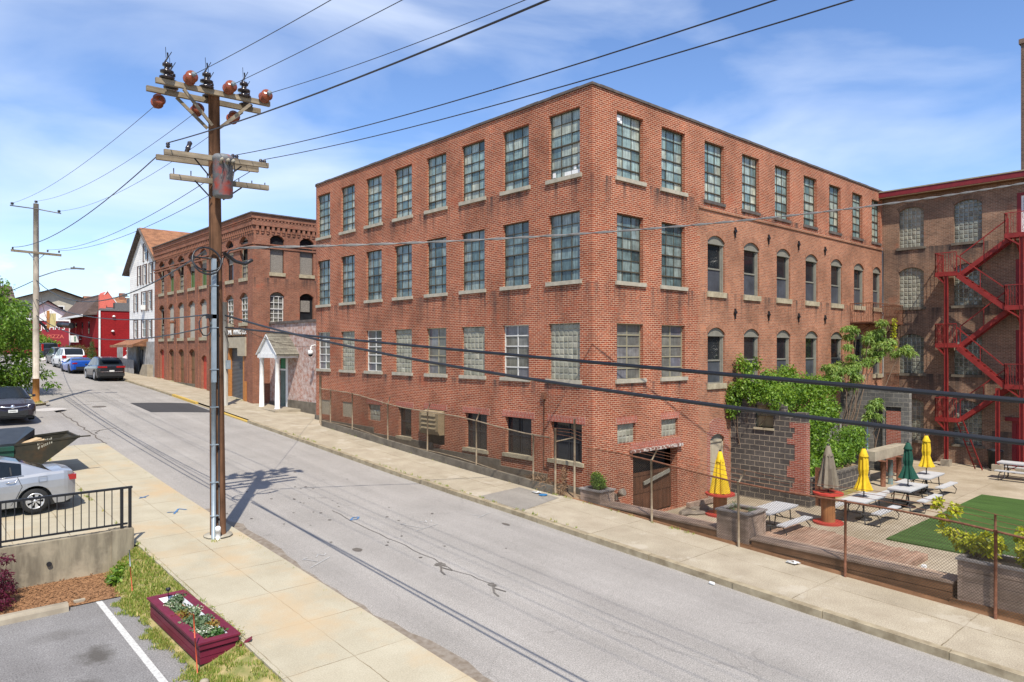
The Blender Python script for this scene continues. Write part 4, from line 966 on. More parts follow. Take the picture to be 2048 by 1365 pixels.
fbox(c, PWs, -.001, 9, 12.34, 12.62, -.12, -.003); fbox(c, PWs, -.001, 9, 12.74, 13.02, -.155, -.003); fbox(c, PWs, -.001, 9, 12.622, 12.738, -.08, -.003)
fbox(c, PW, WA, WB_, 12.2, 12.34, -.0, .25); c.build('cornice', BR['ware'], wh)
c = MB(); u = WA - .25
while u < WB_: c.box(-.27, .2, u, min(WB_, u + .7) - .015, 13.022, 13.09 + .01 * (int(u * 3) % 2)); u += .7
u = .22
while u < 9: c.box(u, u + .68, WA - .25, WA + .2, 13.022, 13.09); u += .7
c.build('coping', M['coping'], wh)
r = MB(); r.poly([(.1, WA, 12.75), (20, WA, 12.75), (20, WB_, 12.75), (.1, WB_, 12.75)]); r.build('roof', M['tar'], wh)
def opening(parent, P, a, b, za, zb, rise, kind, sm='sill_stone'):
    f = MB(); zc = zb - rise
    ap = arch_pts(a, b, zb, rise); d = .2
    hb = 'interior' if kind in ('broken', 'half', 'osb', 'dark') else 'sash_beige'
    for (pu, pz), (qu, qz) in zip(ap, ap[1:]): f.poly([P(pu, zc, d), P(qu, zc, d), P(qu, qz, d), P(pu, pz, d)])
    if kind in ('board', 'brown'):
        o = f
        fbox(o, P, a, b, za, zc, d - .07 if kind == 'board' else d - .02, d + .03)
        if kind == 'brown':
            fbox(o, P, a, b, (za + zc) / 2 - .04, (za + zc) / 2 + .04, d - .05, d - .02); fbox(o, P, (a + b) / 2 - .02, (a + b) / 2 + .02, za, zc, d - .045, d - .02)
        o.f = o.f
        wd = o.build('window', M['grey_panel' if kind == 'board' else 'brown_board'], parent)
    else:
        fbox(f, P, a, a + .05, za, zc, d - .03, d + .03); fbox(f, P, b - .05, b, za, zc, d - .03, d + .03)
        wd = f.build('window', M['interior' if kind in ('osb', 'dark') else 'sash_grey'], parent)
        zm = (za + zc) / 2
        if kind == 'osb':
            zz_ = za + (zb - za) * .62
            g = MB(); fbox(g, P, a + .04, b - .04, za, zz_, d - .05, d - .02); g.build('board', M['osb'], wd)
            g = MB(); fbox(g, P, a + .05, b - .05, zz_, zc, d - .02, d); g.build('pane', M['pane_dark'], wd)
        elif kind == 'dark':
            g = MB(); fbox(g, P, a + .05, b - .05, za, zc, d, d + .02); g.build('pane', M['pane_dark'], wd)
            g = MB(); fbox(g, P, a + .12, b - .2, zm - .1, zc - .2, d - .06, d - .03); g.build('board', M['osb'], wd)
        elif kind == 'half':                            # a torn board above a green-painted lower sash
            g = MB(); g.poly([P(a + .05, zm, d - .04), P(b - .05, zm + .15, d - .04), P(b - .05, zc, d - .05), P(a + .05, zc + .05, d - .05)]); g.build('board', M['osb'], wd)
            g = MB(); fbox(g, P, (a + b) / 2 - .1, b - .06, za, zm, d, d + .02); g.build('pane', mplain('green_glass', (0.06, 0.13, 0.03), .4), wd)
            g = MB(); fbox(g, P, a + .05, (a + b) / 2 - .1, za, zm, d + .02, d + .04); g.build('gap', M['interior'], wd)
        elif kind == 'broken':
            g = MB(); fbox(g, P, a + .05, b - .05, za, zc, d + .12, d + .14); g.build('gap', M['interior'], wd)
            g = MB(); g.poly([P(a + .06, zc - .35, d), P(b - .1, zc - .1, d), P(b - .06, zc + .1, d), P(a + .1, zc + .1, d)]); g.poly([P(a + .1, zm + .2, d), P(a + .5, zm + .1, d), P(a + .4, zc - .6, d), P(a + .08, zc - .5, d)])
            g.poly([P(a + .5, za + .1, d), P(b - .07, za + .1, d), P(b - .07, zm - .1, d), P(a + .6, zm - .2, d)]); g.build('pane', M['osb'], wd)
            g = MB(); bars(g, P, a, b, za, zm, 2, 3, d - .01, .03); g.build('bars', M['sash_beige'], wd)
        elif kind == 'grid':
            g = MB(); bars(g, P, a, b, za, zm, 3, 3, d, .035); bars(g, P, a, b, zm, zc, 3, 2, d - .03, .035); g.build('bars', M['sash_white'], wd); panes(P, a + .05, b - .05, za, zc, 3, 5, d + .01, M['pane_green' if P is PW else 'pane_curtain'], wd)
    if sm: sill(P, a, b, za, wd, M[sm], .2, .07, .06, d - .06)
    return wd
kT = ['broken', 'dark', 'dark', 'half', 'half', 'broken', 'half', 'broken']
for i, (a, b) in enumerate(colsW): opening(wh, PW, a, b, 9.25, 11.82, .3, kT[i])
kM = ['grid', 'grid', 'board', 'board', 'board', 'board', 'board', 'broken']
for i, (a, b) in enumerate(colsW): opening(wh, PW, a, b, oM[i][2], 8.36, .3, kM[i], 'sill_stone')
opening(wh, PWs, *oS[0][:4], .26, 'osb'); opening(wh, PWs, *oS[1][:4], .26, 'osb'); opening(wh, PWs, *oS[2][:4], .24, 'grid'); opening(wh, PWs, *oS[3][:4], .24, 'dark')
for i in (4, 5, 6): opening(wh, PW, colsW[i][0], colsW[i][1] - .15, 2.3, 4.88, .25, 'brown', None)
def door_arch(a, b, za, zb, rise, m):
    d = MB(); fbox(d, PW, a, b, za, zb - rise, .16, .21)
    ap = arch_pts(a, b, zb, rise)
    for (pu, pz), (qu, qz) in zip(ap, ap[1:]): d.poly([PW(pu, zb - rise, .16), PW(qu, zb - rise, .16), PW(qu, qz, .16), PW(pu, pz, .16)])
    fbox(d, PW, a + .12, b - .12, za + .15, za + 1.1, .145, .16); o = d.build('door', M[m], wh); return o
door_arch(35.02, 36.13, 1.6, 4.45, .22, 'red_door'); door_arch(44.57, 45.75, 2.3, 4.88, .25, 'red_door')
s = MB(); s.box(-.16, .0, 34.9, 47.0, .6, 2.0); s.box(-.1, .0, 37.2, 47.0, .6, 2.4); s.build('footing', M['concrete_dark'], wh)
# roll-up door under a timber header with the painted name over it
g = MB(); fbox(g, PW, 28.46, 31.3, 1.3, 5.7, .24, .26); shd = g.build('shutter_door', M['shutter'], wh)
g = MB(); z = 1.62
while z < 4.95: g.prism([(.235, z), (.20, z + .035), (.235, z + .07)], 'y', 28.75, 31.0); z += .085
g.build('slats', M['shutter'], shd)
for a_, b_, c_, e_, f_, h_ in ((28.46, 28.72, 1.3, 4.6, .02, .24), (31.02, 31.3, 1.3, 5.0, .02, .24), (28.05, 28.4, 1.5, 2.9, -.06, -.003)):
    g = MB(); fbox(g, PW, a_, b_, c_, e_, f_, h_); g.build('jamb', M['orange_wood'], shd)
g = MB(); fbox(g, PW, 28.1, 31.4, 4.95, 5.62, -.10, .2); fbox(g, PW, 28.1, 29.3, 4.45, 4.95, -.10, .2); g.build('header', M['tan_panel'], shd)
def text(body, loc, size, m, parent, axis='x', name='lettering', ext=.008):
    cu = bpy.data.curves.new(name, 'FONT'); cu.body = body; cu.size = size; cu.extrude = ext; cu.offset = size * .012
    o = bpy.data.objects.new('tmp', cu); COL.objects.link(o); bpy.context.view_layer.update()
    me = bpy.data.meshes.new_from_object(o.evaluated_get(bpy.context.evaluated_depsgraph_get())); me.name = name
    bpy.data.objects.remove(o); t = bpy.data.objects.new(name, me); COL.objects.link(t); me.materials.clear(); me.materials.append(m)
    t.parent = parent; t.location = Vector(loc) - wloc(parent)
    t.rotation_euler = {'x': (R(90), 0, R(-90)), 'y': (R(90), 0, 0)}[axis]
    return t
text('COML  PIPING CO.', (-.075, 31.45, 5.80), .42, M['white_letter'], wh)
g = MB(); fbox(g, PW, 28.2, 31.5, 5.72, 6.22, -.05, -.003); g.build('sign_board', M['brown_board'], wh)
g = MB(); g.box(-.22, 0, 41.4, 41.55, 7.0, 7.08); g.lathe([(.02, .25), (.18, .12), (.2, 0)], (-.35, 41.48, 6.8), 10); g.build('lamp', M['rust'], wh)

# ------------------------------------------------------------------ whitewashed annex with the little portico
an = thing('brick_annex', 'low whitewashed brick annex with a small white gabled portico between two brick buildings', 'building')
PA = Pmap('x', 1.0)
w = MB(); facade(w, PA, 18.9, WA - .003, .6, 6.38, [(24.45, 25.6, 1.5, 4.35, 0)], .16); w.build('wall', BR['wash'], an)
w = MB(); w.box(.92, 1.2, 18.9, WA - .003, 6.384, 6.52); w.poly([(1.2, 18.9, 6.4), (9, 18.9, 6.4), (9, WA, 6.4), (1.2, WA, 6.4)]); w.build('coping', M['coping'], an)
w = MB(); fbox(w, PA, 18.9, 24.4, .6, 1.95, -.05, -.003); fbox(w, PA, 25.65, WA - .01, .6, 1.75, -.05, -.003); w.build('footing', M['concrete_dark'], an)
d = MB(); fbox(d, PA, 24.75, 25.6, 1.5, 3.62, .08, .13); fbox(d, PA, 25.12, 25.15, 1.5, 3.6, .065, .08); do = d.build('door', M['green_door'], an)
d = MB(); fbox(d, PA, 24.75, 25.6, 3.72, 4.35, .08, .13); d.build('transom', M['bright_green'], do)
d = MB(); fbox(d, PA, 24.45, 24.75, 1.5, 4.35, .0, .13); fbox(d, PA, 24.75, 25.6, 3.62, 3.72, .03, .13); d.build('frame', M['white_paint'], do)
d = MB(); d.lathe([(.03, 0), (.035, .05), (0, .06)], (1.04, 24.9, 2.5), 8, 0, 'x'); d.build('handle', M['dark_metal'], do)
po = MB(); y0, y1, xf = 23.1, 25.75, -.28
po.box(xf, 1.0, y0, y0 + .14, 4.38, 4.62); po.box(xf, 1.0, y1 - .14, y1, 4.38, 4.62); po.box(xf - .003, xf + .14, y0 + .14, y1 - .14, 4.38, 4.62)
yc = (y0 + y1) / 2
po.prism([(y0 + .06, 4.625), (y1 - .06, 4.625), (yc, 5.62)], 'x', xf + .05, xf + .09)
po.bar((xf, y0 - .08, 4.56), (xf, yc, 5.70), .05, .14, 0, (1, 0, 0)); po.bar((xf, y1 + .08, 4.56), (xf, yc, 5.70), .05, .14, 0, (1, 0, 0))
pt = po.build('portico', M['white_paint'], an)
for yy in (23.35, 25.5):
    c = MB(); c.lathe([(.17, 1.5), (.17, 1.56), (.135, 1.58), (.12, 4.28), (.16, 4.32), (.16, 4.38)], (-.12, yy, 0), 14); c.build('column', M['white_paint'], pt)
c = MB()
for s in (-1, 1):
    ye = yc + s * (y1 - yc + .14); p = [(xf - .05, ye, 4.56), (1.0, ye, 4.56), (1.0, yc, 5.76), (xf - .05, yc, 5.76)]
    c.poly(p, 0, [(0, 0), (1.3, 0), (1.3, 1.6), (0, 1.6)]); c.poly([(a, b, z - .05) for a, b, z in p])
    for k in range(7):                                    # ragged slate courses
        t = k / 7; yy = ye + (yc - ye) * t; zz_ = 4.56 + 1.2 * t + .012; c.poly([(xf - .06, yy, zz_ + .02), (1.0, yy, zz_ + .02), (1.0, ye + (yc - ye) * (t + .16), 4.56 + 1.2 * (t + .16) + .014), (xf - .06, ye + (yc - ye) * (t + .16), 4.56 + 1.2 * (t + .16) + .014)], 0, [(0, k * .2), (1.3, k * .2), (1.3, k * .2 + .2), (0, k * .2 + .2)])
c.build('roof', M['slate'], pt)
c = MB(); c.box(-.55, .95, 22.7, 26.2, .8, 1.5); c.build('step', M['concrete'], pt)
sc_ = thing('security_camera', 'white dome security camera on a bracket beside the whitewashed wall corner', 'camera', (.9, 20.6, 5.0))
c = MB(); c.box(.93, .997, 20.3, 20.75, 4.85, 5.2); c.build('mount', M['white_paint'], sc_)
c = MB(); c.tube([(.95, 20.55, 5.0), (.75, 20.55, 5.1), (.55, 20.55, 5.05), (.5, 20.55, 4.85)], .035, 6); c.lathe([(.1, .2), (.14, .1), (.14, -.02)], (.5, 20.55, 4.62), 12); c.build('housing', M['white_paint'], sc_)
c = MB(); c.lathe([(.12, 0), (.09, -.09), (0, -.13)], (.5, 20.55, 4.6), 12); c.build('dome', M['car_glass'], sc_)

# ------------------------------------------------------------------ white gabled house beyond
gh = thing('gabled_house', 'tall white clapboard house with steep gable, brown window trim and orange-brown roof', 'house')
G0, G1, GP = 47.2, 55.4, (51.2, 15.25); zb_ = 1.5
PG = Pmap('x', .15)
w = MB()
gw = [(49.63, 51.0, 12.37, 13.78), (51.65, 52.75, 10.46, 12.0), (49.95, 51.1, 10.43, 12.0), (48.2, 49.3, 10.45, 12.0), (52.65, 53.9, 8.17, 9.65), (50.0, 51.5, 8.17, 9.72), (48.4, 49.6, 8.17, 9.72), (52.65, 53.9, 5.88, 7.35), (50.0, 51.5, 5.88, 7.32), (48.4, 49.6, 5.88, 7.3)]
facade(w, PG, G0, G1, 5.5, 12.35, [(a, b, c, d, 0) for a, b, c, d in gw if d < 12.3], .1)
facade(w, PG, 49.63, 51.0, 12.35, 13.78, [(49.63 + .001, 51.0 - .001, 12.37, 13.78, 0)], .1)
w.poly([PG(G0, 12.35, 0), PG(49.63, 12.35, 0), PG(49.63, 13.78, 0), PG(G0 + 2.05, 13.78, 0)][:4]); 
w.poly([PG(51.0, 12.35, 0), PG(G1 - .15, 12.35, 0), PG(53.3, 13.78, 0), PG(51.0, 13.78, 0)]); w.poly([PG(49.1, 13.78, 0), PG(53.3, 13.78, 0), PG(GP[0], GP[1] - .15, 0)])
w.poly([(.15, G1, 2), (15, G1, 2), (15, G1, 11.5), (.15, G1, 11.5)]); w.poly([(.15, G0, 2), (15, G0, 2), (15, G0, 12.3), (.15, G0, 12.3)])
w.build('wall', M['siding'], gh)
for (a, b, c_, d) in gw:
    f = MB(); bars(f, PG, a + .2, b - .2, c_, d, 1, 2, .03, .05, .05, .06); wn2 = f.build('window', M['white_paint'], gh)
    panes(PG, a + .24, b - .24, c_ + .04, d - .04, 1, 2, .03, M['pane_house'], wn2)
    f = MB(); fbox(f, PG, a - .06, a + .2, c_ - .08, d + .08, -.05, .1); fbox(f, PG, b - .2, b + .06, c_ - .08, d + .08, -.05, .1); fbox(f, PG, a + .2, b - .2, d + .0, d + .08, -.03, .1); f.build('trim', mplain('brown_trim', (0.10, 0.06, 0.045), .7), wn2)
ac = MB(); ac.box(-.25, .15, 50.3, 50.9, 8.2, 8.6); ac.build('air_conditioner', M['white_paint'], gh)
r = MB(); eR, eL = (46.7, 12.05), (56.3, 11.62)
for e in (eR, eL):
    p = [(-.12, e[0], e[1]), (15, e[0], e[1]), (15, GP[0], GP[1]), (-.12, GP[0], GP[1])]
    r.poly(p, 0, [(0, 0), (15.3, 0), (15.3, 6), (0, 6)]); r.poly([(a, b, c - .14) for a, b, c in p], 1)
r.build('roof', [M['shingle'], M['coping']], gh)
r = MB(); r.bar((-.14, eR[0], eR[1] - .1), (-.14, GP[0], GP[1] - .08), .06, .26, 0, (1, 0, 0)); r.bar((-.14, eL[0], eL[1] - .1), (-.14, GP[0], GP[1] - .08), .06, .26, 0, (1, 0, 0))
r.build('bargeboard', M['coping'], gh)
w = MB(); w.prism([(G0, zb_), (50.6, zb_), (50.6, 3.6), (50.2, 5.5), (G0, 5.5)], 'x', .0, .14); w.prism([(52.6, zb_), (G1, zb_), (G1, 5.5), (52.6, 5.5)], 'x', .0, .14); w.build('skirt', M['fence_wood'], gh)
w = MB(); w.box(.3, .35, 50.6, 52.6, 1.5, 5.5); w.build('porch_back', mplain('porch_wall', (0.24, 0.2, 0.13), .8), gh)
d = MB(); d.box(.2, .28, 51.5, 52.4, 2.7, 4.8); d.build('door', M['dark_metal'], gh)
r = MB(); p = [(-1.25, 48.9, 5.25), (-1.25, 56.2, 5.15), (.14, 55.6, 5.75), (.14, 49.6, 5.75)]; r.poly(p, 0, [(0, 0), (7, 0), (7, 1.6), (0, 1.6)]); r.poly([(a, b, c - .12) for a, b, c in p]); r.box(-1.27, -1.2, 48.9, 56.2, 5.02, 5.24)
r.poly([(-1.25, 48.9, 5.25), (.14, 49.6, 5.75), (.14, 49.6, 5.1), (-1.25, 48.9, 5.1)]); r.build('porch_roof', M['shingle'], gh)
st = MB(); st.prism([(47.6, 1.5), (49.8, 1.5), (49.8, 2.9), (49.0, 3.6), (47.6, 3.6)], 'x', -.45, -.003); st.build('stair_wall', M['concrete'], gh)
tv = MB(); tv.tube([(.1, 55.5, 9.6), (-.0, 56.3, 9.7)], .03, 5); tv.bar((-.2, 56.3, 9.7), (.2, 56.4, 9.8), .04, .3); tv.build('antenna', M['cable_grey'], gh)
fc = thing('board_fence', 'low grey board fence running along the pavement by the house steps', 'fence', (-.3, 54, 2.8))
for y in [50.8 + .18 * i for i in range(22)]:
    pass
b = MB()
for i in range(24): b.box(-.62, -.59, 51.0 + .19 * i, 51.17 + .19 * i, 1.9 + .03 * i * .19, 3.95 + .03 * .19 * i + .04 * (i % 2))
b.build('boards', M['fence_wood'], fc)
fc = thing('board_fence', 'taller grey board fence beside the white van', 'fence', (0, 58, 3))
b = MB()
for i in range(10): b.box(.0, .03, 57.2 + .2 * i, 57.38 + .2 * i, 2.4, 5.2 + .05 * (i % 2))
for i in range(8): b.box(.3 + .2 * i, .48 + .2 * i, 57.0, 57.03, 2.4, 5.5)
b.build('boards', M['fence_wood'], fc)

# ------------------------------------------------------------------ sooty mill on the right, closing the yard
ml = thing('mill', 'sooty tan brick mill with arched glass block windows and red fascia across the yard', 'building')
MX, MH = 23.4, 12.9; PM = Pmap('x', MX)
mcols = [(-2.03, -0.83), (-4.62, -3.40), (-10.6, -9.4), (-13.2, -12.0)]
mz_ = [(10.2, 12.33, .22), (7.05, 9.16, .24), (3.60, 5.68, .22), (0.12, 2.32, .2)]
ops = [(a, b, z0, z1, rs) for a, b in mcols for z0, z1, rs in mz_]
dops = [(-7.1, -6.05, 10.2, 12.3, .0), (-7.1, -6.0, 6.9, 9.15, .0), (-7.1, -6.0, 3.35, 5.8, 0), (-7.15, -5.85, PZ, 1.45, 0)]
w = MB(); facade(w, PM, -24, -.003, -1.2, MH, ops + dops, .16)
for (a, b, z0, z1, rs) in ops: arch_ring(w, PM, a, b, z1, rs, .2, -.012, 0)
w.poly([(MX, -24, -1.2), (45, -24, -1.2), (45, -24, MH), (MX, -24, MH)]); w.build('wall', BR['mill'], ml)
for i, (a, b) in enumerate(mcols):
    for j, (z0, z1, rs) in enumerate(mz_):
        block_window(ml, PM, a, b, z0, z1, 6, 10, d=.13, m='block_glass_dark' if i else ('block_glass' if j < 2 else 'block_glass_dark'), sill_m='concrete_dark', rise=rs)
for k, (a, b, z0, z1, _) in enumerate(dops):
    f = MB(); fbox(f, PM, a, a + .16, z0, z1, .0, .14); fbox(f, PM, b - .16, b, z0, z1, .0, .14); fbox(f, PM, a + .16, b - .16, z1 - .14, z1, .0, .14)
    fr = f.build('door', M['red_trim'], ml)
    if k < 3:
        f = MB(); bars(f, PM, a + .16, b - .16, z0 + .05, z1 - .14, 2, 5, .1, .05, .05, .09); f.build('sash', M['white_paint'], fr); panes(PM, a + .22, b - .22, z0 + .1, z1 - .2, 2, 5, .1, M['pane_house'], fr)
    else:
        f = MB(); fbox(f, PM, a + .16, b - .16, z0, z1 - .14, .08, .13); fbox(f, PM, a + .3, b - .7, z0 + .2, z0 + .95, .06, .08); fbox(f, PM, b - .6, b - .28, z0 + .2, z0 + .95, .06, .08); f.build('leaf', mnoise('red_door_paint', (.26, .015, .02), (.2, .01, .015), 3, .5), fr)
        panes(PM, a + .3, b - .3, z0 + 1.1, z0 + 1.95, 3, 3, .07, M['pane_dark'], fr)
        f = MB(); fbox(f, PM, a - .25, b + .25, z1 + .003, z1 + .18, -.12, -.0); f.build('hood', M['red_trim'], fr)
e = MB(); e.box(MX - .5, MX + .1, -24, .1, MH + .04, MH + .30); e.build('fascia', M['red_trim'], ml)
e = MB(); e.box(MX - .53, MX + .2, -24, .12, MH + .302, MH + .36); e.build('gutter', M['sash_beige'], ml)
e = MB(); e.box(MX - .49, MX, -24, .1, MH - .02, MH + .038); e.build('soffit', M['brown_board'], ml)
e = MB(); e.poly([(MX, -24, MH + .36), (45, -24, MH + .36), (45, 8, MH + .36), (MX, 8, MH + .36)]); e.box(MX + 2, MX + 2.8, -6.5, -4.2, MH + .36, MH + .62); e.build('roof', M['tar'], ml)
e = MB(); e.box(27, 28.6, -6.95, -5.42, MH, 20.6); e.box(26.92, 28.68, -7.03, -5.34, 20.603, 20.85); e.build('chimney', brick('chimney_brick', (0.16, 0.10, 0.072), (0.11, 0.07, 0.052), (0.21, 0.17, 0.135)), ml)

# ------------------------------------------------------------------ red roadside building, and the houses behind it
rb = thing('red_shop', 'red painted shop with dark mansard roof, black awning roll and white downpipe', 'building')
RX, RY0, RY1 = 0.0, 65.8, 80.5
w = MB(); w.poly([(RX, RY0, 2), (RX, RY1, 2), (RX, RY1, 8.7), (RX, RY0, 8.7)]); w.poly([(RX, RY0, 2), (14, RY0, 2), (14, RY0, 8.75), (RX, RY0, 8.75)]); w.box(-.06, 0, RY0 + .3, RY0 + 10, 5.0, 5.1); w.build('wall', BR['red_paint'], rb)
w = MB(); w.box(-.02, 14, RY0 - .08, RY0 + .3, 8.753, 8.98); w.poly([(0, RY0, 8.8), (14, RY0, 8.8), (14, RY1, 8.8), (0, RY1, 8.8)]); w.build('parapet', M['cable_grey'], rb)
w = MB(); w.poly([(-1.1, RY0 + 2.4, 8.35), (-1.1, RY1, 8.3), (.3, RY1 - 2, 10.3), (.3, RY0 + .9, 10.4)], 0, [(0, 0), (21, 0), (21, 3), (0, 3)]); w.poly([(-1.1, RY0 + 2.4, 8.35), (.3, RY0 + .9, 10.4), (.3, RY0 + .9, 8.4)]); w.box(.2, .5, RY0 + .9, RY1 - 2, 10.25, 10.45); w.poly([(-1.1, RY0 + 2.4, 8.35), (-1.1, RY1, 8.3), (0, RY1, 8.3), (0, RY0 + 2.4, 8.35)])
w.build('mansard', M['shingle_dark'], rb)
w = MB(); w.box(-1.2, -1.1, RY0 + 2.3, RY1, 8.2, 8.42); w.box(-.16, -.02, RY0 - .16, RY0 - .02, 2.5, 8.75); w.build('gutter', M['white_paint'], rb)
w = MB(); w.box(.05, .6, RY0 + .4, RY0 + 1.0, 8.9, 10.4); w.build('end_wall', M['salmon'], rb)
w = MB(); w.tube([(-1.0, RY1 + .6, 7.7), (-1.0, RY1 - 6.5, 7.4)], .32, 10); w.build('awning_roll', M['cable'], rb)
w = MB()
for i in range(4): w.box(-.04, 0, 70.5 + 3.2 * i, 71.0 + 3.2 * i, 6.5, 7.8)
w.build('window', M['pane_dark'], rb)
w = MB()
for x, y, z, a, b in ((1.6, 67, 8.98, 1.6, .7), (4.2, 67.5, 8.98, .8, 1.0), (6.5, 67, 8.98, 1.8, .5), (3.2, 68.4, 8.98, .5, 1.3)):
    w = MB(); w.box(x, x + a, y, y + .8, z, z + b); w.build('roof_unit', M['cable_grey'], rb)
w = MB(); w.box(-.5, 0, 74.6, 74.8, 5.9, 5.98); w.box(-1.0, -.3, 74.4, 75.2, 5.6, 6.35); w.build('projecting_sign', M['white_paint'], rb)
for i in range(3):
    w = MB(); w.box(-.72, -.56, 74.385, 74.395, 5.7 + .2 * i, 5.84 + .2 * i); w.build('sign_mark', M['bright_green'], rb)
w = MB(); w.lathe([(.1, 0), (.16, .1), (.05, .2)], (1.2, RY0 - .12, 8.1), 8); w.lathe([(.1, 0), (.16, .1), (.05, .2)], (1.1, RY0 - .12, 6.6), 8); w.build('wall_lamp', M['white_paint'], rb)
def house(name, label, x0, x1, y0, y1, zb, ze, zp, ridge, wall, roof, wins=(), over=.5, cat='house', chim=None):
    h = thing(name, label, cat, ((x0 + x1) / 2, (y0 + y1) / 2, zb)); w = MB()
    w.box(x0, x1, y0, y1, zb - 2, ze)
    if ridge == 'x': w.prism([(y0, ze), (y1, ze), ((y0 + y1) / 2, zp - .05)], 'x', x0, x1)
    else: w.prism([(x0, ze), (x1, ze), ((x0 + x1) / 2, zp - .05)], 'y', y0, y1)
    w.build('wall', wall, h); r = MB(); k = (zp - ze)
    if ridge == 'x':
        ym = (y0 + y1) / 2; s = k / (ym - y0) * over
        for ye in (y0 - over, y1 + over):
            p = [(x0 - over, ye, ze - s), (x1 + over, ye, ze - s), (x1 + over, ym, zp), (x0 - over, ym, zp)]; r.poly(p); r.poly([(a, b, c - .15) for a, b, c in p])
    else:
        xm = (x0 + x1) / 2; s = k / (xm - x0) * over
        for xe in (x0 - over, x1 + over):
            p = [(xe, y0 - over, ze - s), (xe, y1 + over, ze - s), (xm, y1 + over, zp), (xm, y0 - over, zp)]; r.poly(p); r.poly([(a, b, c - .15) for a, b, c in p])
    ro = r.build('roof', roof, h)
    if chim:
        c = MB(); c.box(chim[0], chim[0] + .9, chim[1], chim[1] + .9, zp - 1.2, zp + .8); c.build('chimney', BR['ware'], ro)
    for (ax, u, z, wd, ht) in wins:
        f = MB(); P = Pmap(ax, x0 if ax == 'x' else y0); bars(f, P, u, u + wd, z, z + ht, 1, 2, -.03, .12, .06, .14); wo = f.build('window', M['white_paint'], h); panes(P, u + .1, u + wd - .1, z + .1, z + ht - .1, 1, 2, -.03, M['pane_dark'], wo)
    return h
house('tan_house', 'long tan house with a low brown roof far behind the red shop', -2.6, 9.5, 112, 128, 7, 12.0, 14.1, 'y', M['siding_tan'], M['shingle_dark'], [('y', 3.6, 9.6, 1.2, 1.9), ('y', 6.2, 9.6, 1.2, 1.9)], 1.0)
house('tan_house_wing', 'brown roofed wing behind the street tree and the tan house', -9, -2.0, 114, 124, 7, 11.8, 14.6, 'x', M['siding_tan'], M['shingle_dark'], [], 1.0)
house('white_cottage', 'small white gabled cottage in front of the tan house', -2.6, 4.4, 101, 110, 5, 9.3, 11.6, 'y', M['siding'], M['cable_grey'], [('y', 1.6, 7.4, .9, 1.2)], .6)
house('grey_house', 'grey house with orange-brown roof behind the red shop', 12.5, 22, 131, 141, 8, 12.4, 14.7, 'x', M['grey_house'], M['shingle'], [('x', 134, 10, 1.2, 1.6), ('y', 15.5, 10.2, 1.2, 1.7), ('y', 18.5, 10.2, 1.0, 1.7)], .6, 'house', (17.8, 135))
sg = thing('salmon_gable', 'salmon coloured gable front poking up over the red shop', 'house', (14, 125, 9))
w = MB(); w.prism([(11.6, 12.2), (15.4, 12.2), (13.5, 15.0)], 'y', 125, 130); w.build('gable', M['salmon'], sg)
w = MB(); w.bar((11.5, 124.95, 12.2), (13.5, 124.95, 15.1), .12, .16, 0, (0, 1, 0)); w.bar((15.5, 124.95, 12.2), (13.5, 124.95, 15.1), .12, .16, 0, (0, 1, 0)); w.build('trim', M['white_paint'], sg)
w = MB(); w.box(11.8, 15.2, 125.1, 130, 5, 12.2); w.build('wall', M['grey_house'], sg)
ps = thing('pizza_shop', 'low red fronted shop with white letters half hidden by the street tree', 'building', (0, 97, 5))
w = MB(); w.box(-4.5, 2.6, 96, 104, 2.5, 8.6); w.build('wall', M['sign_red'], ps)
w = MB(); w.box(-4.6, 2.7, 95.9, 96.0, 8.6, 8.9); w.build('trim', M['white_paint'], ps)
text("PAPA JOHN'S", (-2.9, 95.97, 7.45), .86, M['white_letter'], ps, 'y'); text('PIZZA', (0.1, 95.97, 6.3), .7, M['salmon'], ps, 'y')
w = MB(); w.box(-1.2, .4, 95.9, 95.98, 3.4, 3.9); w.box(.7, 2.4, 95.9, 95.98, 4.0, 4.5); w.build('sign_strip', M['white_letter'], ps)
ts = thing('traffic_signal', 'cream cased traffic signal hanging from a cable beyond the street tree', 'traffic signal', (-1.3, 84, 8))
w = MB(); w.box(-1.5, -.85, 84, 84.4, 7.5, 9.1); w.build('case', M['signal'], ts)
w = MB(); w.box(-1.75, -1.5, 83.95, 84.3, 7.3, 9.4); w.build('backplate', M['orange_wood'], ts)
w = MB(); w.tube([(-3.0, 84.2, 9.0), (-2.7, 84.2, 8.3), (-1.9, 84.2, 7.5), (-1.6, 84.2, 6.9)], .16, 6); w.build('bracket', M['black_metal'], ts)
# ------------------------------------------------------------------ the big utility pole by the kerb
PX, PY = -10.73, 2.55
pz0 = zs(PX, PY) - .05
def pole_x(z): return PX - .10 * max(0, (z - .3)) / 10.6     # it leans a little
up = thing('utility_pole', 'tall dark wooden utility pole with three crossarms and a grey and red transformer', 'utility pole', (PX, PY, pz0))
b = MB(); b.tube([(pole_x(z), PY, z) for z in (pz0 - .3, 1.2, 3, 5, 7, 9, 11.05)], [.185, .178, .168, .158, .148, .138, .128], 14); b.build('pole', M['pole_wood'], up)
b = MB(); b.lathe([(.34, 0), (.32, .03), (0, .035)], (PX, PY, pz0 + .06), 12); b.build('collar', M['sill_grey'], up)
xc = pole_x(11)
def arm(xa, xb, y, z, tilt=0.0):
    b = MB(); b.bar((xa, y, z), (xb, y, z + tilt), .09, .12); return b.build('crossarm', M['arm_wood'], up)
arm(xc - 1.36, xc + 1.30, PY - .20, 11.0, .06); arm(xc - 1.45, xc + 1.22, PY + .19, 10.9, .06)
x2 = pole_x(9.4); arm(x2 - 1.20, x2 + 1.24, PY - .22, 9.40, .10); arm(x2 - 1.25, x2 + 1.16, PY + .21, 9.36, .10)
